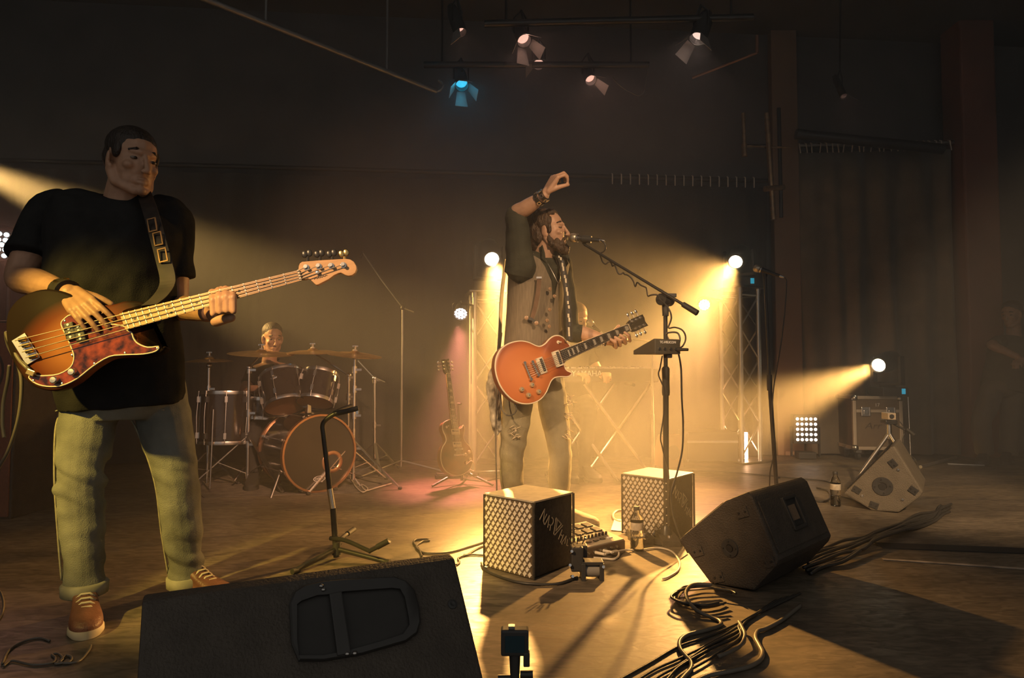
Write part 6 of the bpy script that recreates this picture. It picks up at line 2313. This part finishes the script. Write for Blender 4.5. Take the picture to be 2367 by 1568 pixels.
# flight case with the third moving head
fb = G(2032, 1066)
fw, fd, fh = .45, .38, P(2032, 916, fb.y).z
fc = thing('flight_case', 'flight case with pale metal edges, number 17 and two latches', 'case', fb, rz=math.radians(-4))
PLY = mat('brown_case_panel', (0.17, 0.125, 0.08), .55, var=.15, scale=6)
EDGE = mat('case_edging', (0.66, 0.55, 0.42), .4, .6, var=.12)
z0 = .10
MB().box((0, fd / 2, z0 + (fh - z0) / 2), (fw - .02, fd - .02, fh - z0 - .02)).build('panel', PLY, fc)
ew = .03
for x in (-1, 1):
    for y in (0, fd):
        MB().box((x * (fw / 2 - ew / 2), y + (ew / 2 if y == 0 else -ew / 2), (z0 + fh) / 2), (ew, ew, fh - z0 - .09)).build('edge', EDGE, fc, bevel=.003)
    for z in (z0 + ew / 2, fh - ew / 2):
        MB().box((x * (fw / 2 - ew / 2), fd / 2, z), (ew, fd - .09, ew)).build('edge', EDGE, fc, bevel=.003)
for y in (ew / 2, fd - ew / 2):
    for z in (z0 + ew / 2, fh - ew / 2):
        MB().box((0, y, z), (fw - .09, ew, ew)).build('edge', EDGE, fc, bevel=.003)
MB().box((0, .004, fh - .14), (fw - .06, .012, .026)).build('lid_rail', EDGE, fc)
for x in (-1, 1):
    for y in (.02, fd - .02):
        for z in (z0 + .02, fh - .02):
            MB().ell((x * (fw / 2 - .02), y, z), (.032, .032, .032), seg=12, rows=8).build('ball_corner', STEEL, fc, smooth=True)
    for y in (.07, fd - .07):
        w_ = MB().cyl((x * .16 - .014, y, .035), (x * .16 + .014, y, .035), .034, .034, 16).build('caster', RUBBER, fc, smooth=True)
        MB().box((x * .16, y, .085), (.05, .05, .03)).build('caster_fork', STEEL, w_)
for x in (-.11, .115):
    l = MB().box((x, -.004, fh - .145), (.085, .008, .085)).build('latch', CHROME, fc, bevel=.006)
    MB().box((x, -.010, fh - .15), (.045, .008, .035)).build('latch_wing', CHROME, l, bevel=.004)
    for dx in (-.034, .034):
        MB().box((x + dx, -.010, fh - .145), (.008, .006, .075)).build('latch_rib', CHROME, l, bevel=.002)
Rf = rot_from(z=Vector((0, -1, 0)), y=Z_)
text_obj('number', '17', .045, WHITE, fc, (.0, .0085, fh - .085), Rf)
tx_ = text_obj('faded_logo', 'Arr', .085, mat('faded_print', (0.07, 0.05, 0.035), .6, var=.3, scale=30), fc, (-.035, .0085, fh - .28), Rf, 1.2)
for v in tx_.data.vertices:
    v.co.x += v.co.y * .3
moving_head('moving head spotlight standing on the flight case', HEAD3, AIM3, fh + .002)

# camcorder on its tripod in front of the case
tb2 = Vector((P(2055, 1000, 4.9).x, 4.9, 0))
cm = thing('video_camera', 'small video camera on a tripod in front of the flight case', 'camera', tb2)
cz = P(2055, 962, 4.9).z
MB().box((0, 0, cz), (.06, .09, .05)).build('camera_body', mat('tan_camera', (0.5, 0.4, 0.28), .5, var=.1), cm, bevel=.005)
MB().lathe([(0, 0), (.016, 0), (.016, .008), (0, .008)], (-.004, -.045, cz), Vector((0, -1, 0)), 16).build('lens', RUBBER, cm, smooth=True)
MB().box((0, 0, cz - .045), (.09, .08, .03)).build('tripod_head', BLACKM, cm, bevel=.006)
MB().cyl((0, 0, cz - .17), (0, 0, cz - .05), .02, .017, 14).build('column', STEEL, cm, smooth=True)
MB().cyl((.02, .0, cz - .05), P(2112, 1005, 4.8) - tb2, .008, .008, 10).build('pan_handle', BLACKM, cm, smooth=True)
MB().cyl(P(2095, 992, 4.82) - tb2, P(2113, 1006, 4.8) - tb2, .0135, .0135, 12).build('handle_grip', RUBBER, cm, smooth=True)
for k in range(3):
    a = -1.2 + k * 2.094
    l = MB().tube([(0, 0, cz - .13), (math.cos(a) * .25, math.sin(a) * .25, .01)], [.016, .009], 10).build('leg', STEEL, cm, smooth=True)
# thin chrome stand right of the flight case
sb = G(2105, 1062)
o = thing('thin_stand', 'thin bare metal rod stand right of the flight case', 'stand', sb)
sz_ = P(2102, 918, sb.y).z
MB().cyl((0, 0, .01), (-.01, 0, sz_), .006, .006, 8).build('rod', CHROME, o, smooth=True)
MB().lathe([(0, 0), (.08, 0), (.075, .012), (0, .02)], (0, 0, 0), Z_, 18).build('foot', BLACKM, o, smooth=True)
# loose rods at the right
for k, (a, bb, lb_) in enumerate((((2128, 1084), (2210, 1062), 'long thin metal rod lying on the floor right of the flight case'),)):
    p0, p1 = G(*a), G(*bb)
    p0.z = p1.z = .016
    o = MB().tube([Vector((0, 0, 0)), (p1 - p0)], .014, 10).build('metal_rod', ALU, None, smooth=True)
    o.location = p0
    tag(o, lb_, 'rod')

# bass amplifier cabinet at the left edge
ab = Vector((-3.30, 3.75, 0))
am = thing('bass_cabinet', 'reddish bass speaker cabinet at the left edge behind the bassist', 'speaker', ab)
azt = P(20, 741, 3.76).z
w_ = .86
MB().box((0, .26, azt / 2), (w_, .5, azt)).build('cabinet', CAB, am, bevel=.01)
MB().box((0, .006, azt / 2), (w_ - .03, .012, azt - .03)).build('grille_cloth', mat('red_grille_cloth', (0.26, 0.10, 0.06), .8, var=.2, scale=60, bump=.3, bscale=300), am, bevel=.004)
for z in (.3, .85):
    for x in (-.2, .2):
        MB().lathe([(.155, .0), (.165, .004), (.17, .0)], (x, -.001, z), Vector((0, -1, 0)), 26, cap=False).build('cone_ring', RUBBER, am, smooth=True)

# ------------------------------------------------------------------ the rig overhead
PIPE = mat('grey_pipe', (0.28, 0.27, 0.26), .4, .5, var=.2)


def pipe(label, a, b, r=.024, name='ceiling_pipe', extra=None, m=PIPE):
    o = MB().tube([Vector((0, 0, 0)), b - a], r, 12).build(name, m, None, smooth=True)
    o.location = a
    tag(o, label, 'pipe')
    return o


zr = 2.95
A, B = P(440, -16, 3.55), P(1008, 211, 4.75)
o = pipe('long bare ceiling pipe running diagonally towards the blue lamp', A, B, .017)
MB().tube(spline([B - A, P(1018, 208, 4.75) - A, P(1024, 195, 4.76) - A, P(1014, 186, 4.77) - A], 4), .010, 8).build('end_hook', PIPE, o, smooth=True)
for t in (.25, .75):
    c = (B - A) * t
    MB().cyl(c, c + Vector((0, 0, 4.3 - (A + c).z)), .008, .008, 8).build('hanger', PIPE, o, smooth=True)
bars = [(P(980, 150, 4.9), P(1500, 150, 4.9), 'dark lamp bar over the drummer and singer'), (P(1120, 55, 4.3), P(1740, 40, 4.3), 'dark lamp bar nearest the camera over the stage')]
for a, b, lb_ in bars:
    o = pipe(lb_, a, b, .024, 'lamp_bar', m=BLACKM)
    for t in (.08, .92):
        c = (b - a) * t
        MB().cyl(c, c + Vector((0, 0, 4.3 - a.z)), .008, .008, 8).build('hanger', BLACKM, o, smooth=True)
pa, pb_ = P(1600, 180, 5.0), P(1750, 122, 4.8)
pipe('thin reddish rigging pipe below the right hand lamp', pa, pb_, .010, m=mat('rusty_pipe', (0.3, 0.17, 0.12), .5, .5, var=.3))
pipe('thin reddish drop pipe above the right hand rigging', pb_, P(1750, 82, 4.8), .012, m=mat('rusty_pipe', (0.3, 0.17, 0.12), .5, .5, var=.3))
GOLD = mat('worn_brass_pipe', (0.55, 0.36, 0.2), .35, .7, var=.5, scale=20)
o = pipe('upright brass coloured pipe hanging left of the curtain', P(1788, 508, 6.0), P(1772, 262, 6.0), .024, 'hanging_pipe', m=GOLD)
MB().cyl(P(1768, 437, 5.97) - o.location, P(1812, 433, 6.03) - o.location, .028, .024, 12).build('clamp', GOLD, o, smooth=True)
o = pipe('short brass drop pipe beside the long upright pipe', P(1721, 362, 6.0), P(1718, 262, 6.0), .018, 'hanging_pipe', m=GOLD)
MB().cyl(P(1721, 362, 6.0) - o.location, P(1720, 333, 6.0) - o.location, .026, .026, 12).build('end_sleeve', GOLD, o, smooth=True)
pipe('dark upright pipe right of the brass pipe', P(1806, 503, 6.05), P(1800, 250, 6.05), .018, 'hanging_pipe', m=BLACKM)
pipe('thin horizontal brass pipe leading to the curtain hooks', P(1716, 337, 6.0), P(1830, 342, 6.05), .010, 'hanging_pipe', m=GOLD)
pipe('dark beam above the curtain rail', P(1840, 310, 6.2), P(2180, 345, 6.1), .05, 'ceiling_beam', m=BLACKM)


def barn_par(label, c, d, lamp_col, k, bar_z, size=.075, doors=(0, 1, 2, 3), spotp=0, open_=.45):
    """par can with barn doors lit from inside"""
    d = Vector(d).normalized()
    R = rot_from(z=d, y=Vector((0, 0, 1)))
    o = thing('par_can', label, 'stage light', c, R, 'par cans hanging from the rig')
    r = size
    MB().lathe([(0, -.22), (r * .6, -.22), (r * .95, -.16), (r, -.03), (r, .0), (r * .93, .0), (r * .9, -.05), (0, -.055)], (0, 0, 0), Z_, 24).build('can', BLACK, o, smooth=True, angle=40)
    lm = mat('par_lens_' + k, lamp_col, .3, emit=lamp_col, emit_s=1.1, var=.0)
    MB().lathe([(0, -.05), (r * .88, -.05), (r * .8, -.04), (0, -.03)], (0, 0, 0), Z_, 20).build('lens', lm, o, smooth=True)
    dm_ = mat('barn_door_metal', (0.42, 0.38, 0.35), .45, .5, var=.15)
    for q in doors:
        a = q * math.pi / 2
        e, t = Vector((math.cos(a), math.sin(a), 0)), Vector((-math.sin(a), math.cos(a), 0))
        p0 = e * r + Z_ * .004
        tip = e * (r + .06 * open_ * 2) + Z_ * .115
        pts = [p0 - t * r * .62, p0 + t * r * .62, tip + t * r * .95, tip - t * r * .95]
        nrm = (pts[1] - pts[0]).cross(pts[3] - pts[0]).normalized() * .0012
        MB().rings([[x - nrm for x in pts], [x + nrm for x in pts]]).build('barn_door', dm_, o)
    # yoke up to the bar
    up = R.transposed() @ Vector((0, 0, 1))
    MB().tube([Vector((r * 1.1, 0, -.08)), Vector((r * 1.1, 0, -.08)) + up * .1, up * .17 - Z_ * .08, Vector((-r * 1.1, 0, -.08)) + up * .1, Vector((-r * 1.1, 0, -.08))], .007, 6).tube([up * .17 - Z_ * .08, up * (bar_z - c.z)], .009, 6).build('yoke', BLACKM, o, smooth=True)
    # the lamp's own light grazes the doors
    l = bpy.data.lights.new('par_light', 'SPOT')
    l.energy = spotp
    l.color = lamp_col
    l.spot_size = math.radians(100)
    l.spot_blend = .5
    l.shadow_soft_size = .03
    lo_ = bpy.data.objects.new('par_light', l)
    COL.objects.link(lo_)
    lo_.parent = o
    lo_.location = (0, 0, -.02)
    lo_.rotation_euler = (math.pi, 0, 0)
    return o


PINK = (1.0, .55, .42)
barn_par('par can with cyan lit barn doors above the drum kit', P(1068, 198, 4.9), (.15, -.55, -.8), (.05, .62, 1.0), 'cyan', 3.15, .052, spotp=3.0)
barn_par('par can with pink lit doors, upper of the pair above the raised fist', P(1212, 95, 4.3), (.25, -.5, -.8), PINK, 'pink', 3.2, .05, spotp=2.2)
barn_par('par can with round pink lens, lower of the pair above the raised fist', P(1245, 150, 4.9), (.0, -.6, -.8), PINK, 'pink', 3.3, .045, (1, 2), spotp=3.0)
barn_par('par can with pink doors right of the raised fist', P(1366, 186, 4.9), (.2, -.55, -.8), PINK, 'pink', 3.2, .045, (0, 1), spotp=2.2)
barn_par('par can with large white lit doors high above the microphone stand', P(1613, 90, 4.3), (-.35, -.2, -.9), (1.0, .72, .6), 'warm', 3.25, .06, (0, 1, 2), spotp=2.5)
barn_par('par can showing one thin lit door near the ceiling pipe', P(1064, 76, 4.2), (.3, -.2, -.95), PINK, 'pink', 3.2, .045, (2,), spotp=.8)
barn_par('small par can far right above the curtain', P(1950, 222, 5.5), (.2, -.3, -.95), PINK, 'pink', 4.3, .03, (1,), spotp=.6)
# ------------------------------------------------------------------ cables and marks on the floor
def cable(label, pts, r=.0045, m=CABLE, group=None, n=8, cat='cable', name='cable'):
    """pts are room points; a real round cable through them"""
    path = spline(pts, n)
    b = path[0].copy()
    b.z = min(p.z for p in path)
    o = MB().tube([p - b for p in path], r, 7).build(name, m, None, smooth=True, angle=180)
    o.location = b
    return tag(o, label, cat, group)


def floor_path(px, r=.0045, lift=0.0):
    out = []
    for i, p in enumerate(px):
        z = r + .001 + (p[2] if len(p) > 2 else lift)
        out.append(G(p[0], p[1], z))
    return out


GREY = mat('grey_cable', (0.16, 0.14, 0.11), .4, var=.2)
PALE = mat('pale_cable', (0.62, 0.54, 0.42), .4, var=.1)
cable('instrument cable looping down from the bass guitar at the left edge', [P(78, 863, 2.03), P(62, 850, 2.02), P(45, 832, 2.03), P(30, 806, 2.05), P(20, 785, 2.09), P(14, 770, 2.14), P(20, 800, 2.18), P(44, 850, 2.2), P(50, 900, 2.2), P(42, 970, 2.22), P(20, 1040, 2.26), P(-5, 1085, 2.3), P(-60, 1180, 2.34), G(-90, 1290, .006)], .006, GREY)
cable('short loose strap end hanging behind the bass at the left edge', [P(22, 845, 2.24), P(18, 880, 2.25), P(8, 930, 2.26), P(6, 980, 2.26), P(10, 1012, 2.26)], .006, GREY, cat='strap', name='strap_end')
cable('thin cable lying in a wide curve at the lower left corner', floor_path([(5, 1535), (20, 1505), (50, 1485), (90, 1475), (115, 1482)], .0036), .0036, GREY)
cable('coiled cable end in small loops at the lower left corner', floor_path([(8, 1540), (30, 1528), (75, 1537), (120, 1533), (128, 1522), (120, 1514), (135, 1512), (145, 1525), (128, 1535), (160, 1530), (165, 1520), (152, 1516), (140, 1532), (180, 1530), (205, 1505), (210, 1492)], .0036), .0036, GREY)
cable('cable at the left edge of the floor curving up', floor_path([(-20, 1450), (2, 1425), (8, 1395), (0, 1368), (-15, 1360)], .0036), .0036, GREY)
cable('loose cable with a small loop left of the nearer lettered cube', floor_path([(1120, 1253), (1085, 1264), (1040, 1277), (1000, 1280), (975, 1277), (962, 1264), (975, 1253), (992, 1250), (985, 1247), (960, 1249), (957, 1257), (968, 1270), (975, 1286)], .005), .005, CABLE)
cable('second loose cable leading to the nearer lettered cube', floor_path([(1119, 1284), (1085, 1283), (1060, 1290), (1062, 1300), (1055, 1306)], .0045), .0045, CABLE)
cable('third loose cable leading to the nearer lettered cube', floor_path([(1119, 1262), (1100, 1270), (1082, 1281), (1072, 1283)], .0045), .0045, CABLE)
cable('black cable curving round the foot of the nearer lettered cube', floor_path([(1113, 1302), (1122, 1318), (1150, 1332), (1195, 1346), (1240, 1351), (1290, 1350), (1322, 1340), (1334, 1335)], .006), .006, CABLE)
# singer's microphone cable
mcp = [P(1388, 556, 3.41), P(1397, 562, 3.40), P(1400, 572, 3.40), P(1396, 582, 3.41), P(1384, 586, 3.43)]
for i in range(26):
    t = i / 25
    c = P(1384, 586, 3.41).lerp(P(1530, 690, 3.19), t)
    a = i * 1.35
    sag = .022 if i % 6 in (2, 3) else .0
    mcp.append(c + Vector((math.cos(a) * .004, math.sin(a) * .012, -abs(math.sin(a)) * .012 - sag)))
mcp += [P(1545, 712, 3.15), P(1552, 735, 3.15), P(1545, 758, 3.16), P(1560, 757, 3.14), P(1578, 764, 3.12), P(1585, 782, 3.12), P(1578, 800, 3.12), P(1566, 806, 3.12), P(1554, 804, 3.10)]
cable('black microphone cable wound along the boom of the singer\'s stand', mcp, .0042, CABLE, n=4)
cable('black cable hanging from the effects box down to the floor', [P(1553, 803, 3.10), P(1566, 800, 3.10), P(1572, 785, 3.10), P(1566, 770, 3.11), P(1548, 769, 3.12), P(1541, 775, 3.14), P(1552, 795, 3.13), P(1566, 812, 3.10), P(1574, 850, 3.09), P(1576, 920, 3.09), P(1579, 980, 3.10), P(1577, 1040, 3.10), P(1566, 1090, 3.10), P(1552, 1140, 3.09), P(1556, 1190, 3.08), P(1570, 1235, 3.06), G(1590, 1278, .006)], .0045, CABLE)
cable('thin cable clipped to the pole of the singer\'s stand', [P(1531, 822, 3.15), P(1526, 850, 3.16), P(1522, 866, 3.16), P(1530, 886, 3.16), P(1536, 905, 3.16), P(1534, 960, 3.17), P(1527, 1010, 3.17), P(1530, 1030, 3.17), P(1537, 1060, 3.17), P(1544, 1085, 3.17), P(1546, 1110, 3.17)], .0035, CABLE)
cable('cable hanging from the right hand microphone', [P(1804, 639, 4.10), P(1816, 645, 4.10), P(1818, 660, 4.10), P(1814, 720, 4.10), P(1806, 790, 4.10), P(1796, 850, 4.11), P(1788, 900, 4.12), P(1784, 960, 4.11), P(1788, 1000, 4.11), P(1792, 1030, 4.11), P(1786, 1065, 4.11), P(1780, 1095, 4.11), G(1778, 1158, .005)], .004, CABLE)
# singer's guitar lead
cable('guitar lead looping from the orange guitar up to the singer\'s hip', [P(1190, 934, 3.36), P(1194, 946, 3.35), P(1188, 957, 3.35), P(1174, 961, 3.35), P(1163, 952, 3.36), P(1156, 925, 3.38), P(1152, 890, 3.40), P(1150, 872, 3.42)], .004, CABLE)
cable('guitar lead hanging straight down behind the singer', [P(1160, 770, 3.6), P(1154, 820, 3.52), P(1149, 880, 3.46), P(1147, 960, 3.46), P(1146, 1040, 3.46), P(1148, 1120, 3.45), G(1150, 1232, .005), G(1165, 1222, .005)], .004, GREY)
pl = MB().cyl((0, 0, 0), (P(1192, 934, 3.35) - P(1200, 934, 3.34)) + Vector((0, 0, -.035)), .006, .005, 10)
# white leads of the groove box
cable('white lead curling from the groove box towards the clamp camera', [gb.matrix_basis @ Vector((-.018, -.05, .026)), G(1425, 1274, .02), G(1430, 1284, .008), G(1420, 1293, .006), G(1400, 1292, .006), G(1372, 1290, .006)], .0055, PALE)
cable('white lead running from the groove box to the large black monitor', [gb.matrix_basis @ Vector((.032, -.05, .026)), G(1445, 1272, .012), G(1480, 1272, .006), G(1520, 1267, .006), G(1552, 1275, .006), G(1570, 1297, .006), G(1568, 1318, .006), G(1545, 1334, .006), G(1532, 1338, .006)], .0045, PALE)
# cables in front of the large monitor
rnd = random.Random(21)
LB = ['lowest', 'second', 'third', 'fourth', 'fifth', 'sixth', 'topmost']
for k in range(4):
    pts = []
    for i in range(13):
        a = .6 + i * .42 + k * .15
        pts.append((1626 + (62 + k * 4) * math.cos(a) + rnd.uniform(-4, 4), 1378 + (26 - k * 2) * math.sin(a) + rnd.uniform(-2, 2), .004 + k * .008))
    cable('coiled black cable in front of the large black monitor, %s loop of the pile' % ('lowest', 'second', 'third', 'topmost')[k], floor_path(pts, .005), .0045, CABLE, 'coiled cables by the monitor')
cable('pale edged cable snaking in an S from the coil to the picture\'s lower edge', floor_path([(1645, 1352, .03), (1605, 1352, .035), (1587, 1366, .036), (1590, 1388, .03), (1612, 1412, .012), (1645, 1428), (1664, 1436), (1664, 1446), (1630, 1458), (1590, 1468), (1572, 1482), (1572, 1500), (1585, 1518), (1597, 1532), (1596, 1548), (1580, 1566), (1560, 1590)], .007), .007, GREY)
cable('cable snaking from the monitor\'s shadow to the lower edge, right of the S', floor_path([(1850, 1400), (1810, 1432), (1772, 1453), (1752, 1460), (1747, 1475), (1755, 1492), (1763, 1510), (1755, 1528), (1730, 1542), (1690, 1552), (1640, 1562), (1600, 1580)], .007), .007, GREY)
for k in range(5):
    o = k * 13
    cable('straight black cable running to the lower edge, %s of five' % ('uppermost', 'second', 'middle', 'fourth', 'lowest')[k],
          floor_path([(1850 - k * 14, 1372 + k * 4), (1800 - k * 12, 1396 + k * 5), (1745 - k * 10 + rnd.uniform(-6, 6), 1424 + k * 5), (1705 + rnd.uniform(-8, 8), 1444 + o * .6), (1640, 1472 + o * .9 + rnd.uniform(-6, 6)), (1570, 1500 + o * 1.2 + rnd.uniform(-8, 8)), (1505 + k * 10, 1532 + o * 1.2), (1430 + k * 22, 1574 + o), (1390 + k * 22, 1600 + o)], .004, .001 * k), .0042, CABLE, 'cables running to the lower edge')
cable('short cable crossing the straight cables near the lower edge', floor_path([(1708, 1438, .02), (1716, 1452, .022), (1722, 1470, .02), (1712, 1492, .012), (1690, 1506), (1660, 1518)], .006, .012), .006, GREY)
# the tangle at the right
for k in range(8):
    off_ = k - 3.5
    cable('cable of the black tangle right of the large monitor, %s strand' % ('backmost', 'second', 'third', 'fourth', 'fifth', 'sixth', 'seventh', 'frontmost')[k],
          floor_path([(1862 + rnd.uniform(-12, 12), 1302 + off_ * 7), (1905 + rnd.uniform(-6, 6), 1288 + off_ * 7 + rnd.uniform(-5, 5)), (1950, 1272 + off_ * 5.5 + rnd.uniform(-7, 7), .01), (1995, 1258 + off_ * 4.5 + rnd.uniform(-7, 7), .02), (2030, 1238 + off_ * 2.5 + rnd.uniform(-4, 4), .03),
                      (2075, 1222 + off_ * 3.2 + rnd.uniform(-6, 6), .02), (2120, 1206 + off_ * 3.0 + rnd.uniform(-6, 6), .01), (2160, 1192 + off_ * 3 + rnd.uniform(-5, 5)), (2185 + rnd.uniform(-15, 15), 1176 + off_ * 3)], .0075, .003 * (k % 3)), .0075, CABLE, 'cables of the tangle')
cable('thin dark cable lying across the floor behind the large monitor', floor_path([(1600, 1088), (1680, 1092), (1760, 1098), (1840, 1106), (1905, 1112), (1935, 1124)], .005), .005, CABLE)
cable('dark cable end curling beside the right hand water bottle', floor_path([(1888, 1128), (1915, 1136), (1918, 1152), (1900, 1160), (1880, 1155), (1870, 1140)], .006), .006, CABLE)
cable('dark cable leading from the right hand bottle to the grey monitor', floor_path([(1945, 1148), (1970, 1155), (1995, 1166), (2010, 1172)], .005), .005, CABLE)
cable('thin dark cable on the floor between the guitar stand and the singer', floor_path([(1060, 1104), (1090, 1110), (1120, 1112), (1145, 1107), (1170, 1104)], .005), .005, CABLE)
cable('pale thin cable loop beside the dark sunburst guitar', [P(1078, 1075, 4.72), P(1090, 1066, 4.72), P(1098, 1078, 4.72), P(1096, 1090, 4.72), P(1086, 1086, 4.72)], .004, PALE)
cable('thin cable drooping from the video camera to the floor', [P(2080, 975, 4.85), P(2092, 995, 4.85), P(2086, 1018, 4.85), P(2095, 1045, 4.85), P(2115, 1062, 4.85), P(2124, 1085, 4.8), G(2118, 1118, .004)], .0035, CABLE)
cable('cable drooping from the overhead lamp bar', [P(1415, 178, 4.9), P(1430, 195, 4.9), P(1455, 212, 4.9), P(1485, 217, 4.9), P(1500, 150, 4.92)], .005, GREY)
cable('white drum cables bunched on the rug right of the bass drum', floor_path([(810, 1105), (822, 1125), (838, 1138), (850, 1130), (835, 1120), (845, 1134), (870, 1128), (905, 1118)], .005, .006), .005, PALE)
cable('pale cable loop peeking out left of the farther cube', floor_path([(1434, 1206), (1420, 1200), (1417, 1190), (1424, 1182), (1436, 1180)], .006), .006, PALE)


def strip(label, a, b, w, m, t=.002, name='tape_strip'):
    p, q = G(*a), G(*b)
    d = (q - p).normalized()
    s_ = Vector((-d.y, d.x, 0)) * w
    o = MB().add([-s_, s_, (q - p) + s_, (q - p) - s_] + [v + Z_ * t for v in (-s_, s_, (q - p) + s_, (q - p) - s_)],
                 [(3, 2, 1, 0), (4, 5, 6, 7), (0, 1, 5, 4), (1, 2, 6, 5), (2, 3, 7, 6), (3, 0, 4, 7)]).build(name, m, None)
    o.location = p + Z_ * .0012
    return tag(o, label, 'tape')


strip('pale worn tape strip across the floor at the far right', (2040, 1294), (2420, 1320), .011, mat('pale_tape', (0.6, 0.5, 0.4), .6, var=.6, scale=9))
strip('dark strip painted for a shaded step face above the pale tape at the far right', (2030, 1262), (2440, 1278), .05, RUBBER, .003, 'step_shade_strip')  # flat dark band drawn in place of a step's face in shadow
strip('thin metal edge strip far back on the right floor', (2190, 1073), (2275, 1077), .012, ALU, .006, 'edge_strip')
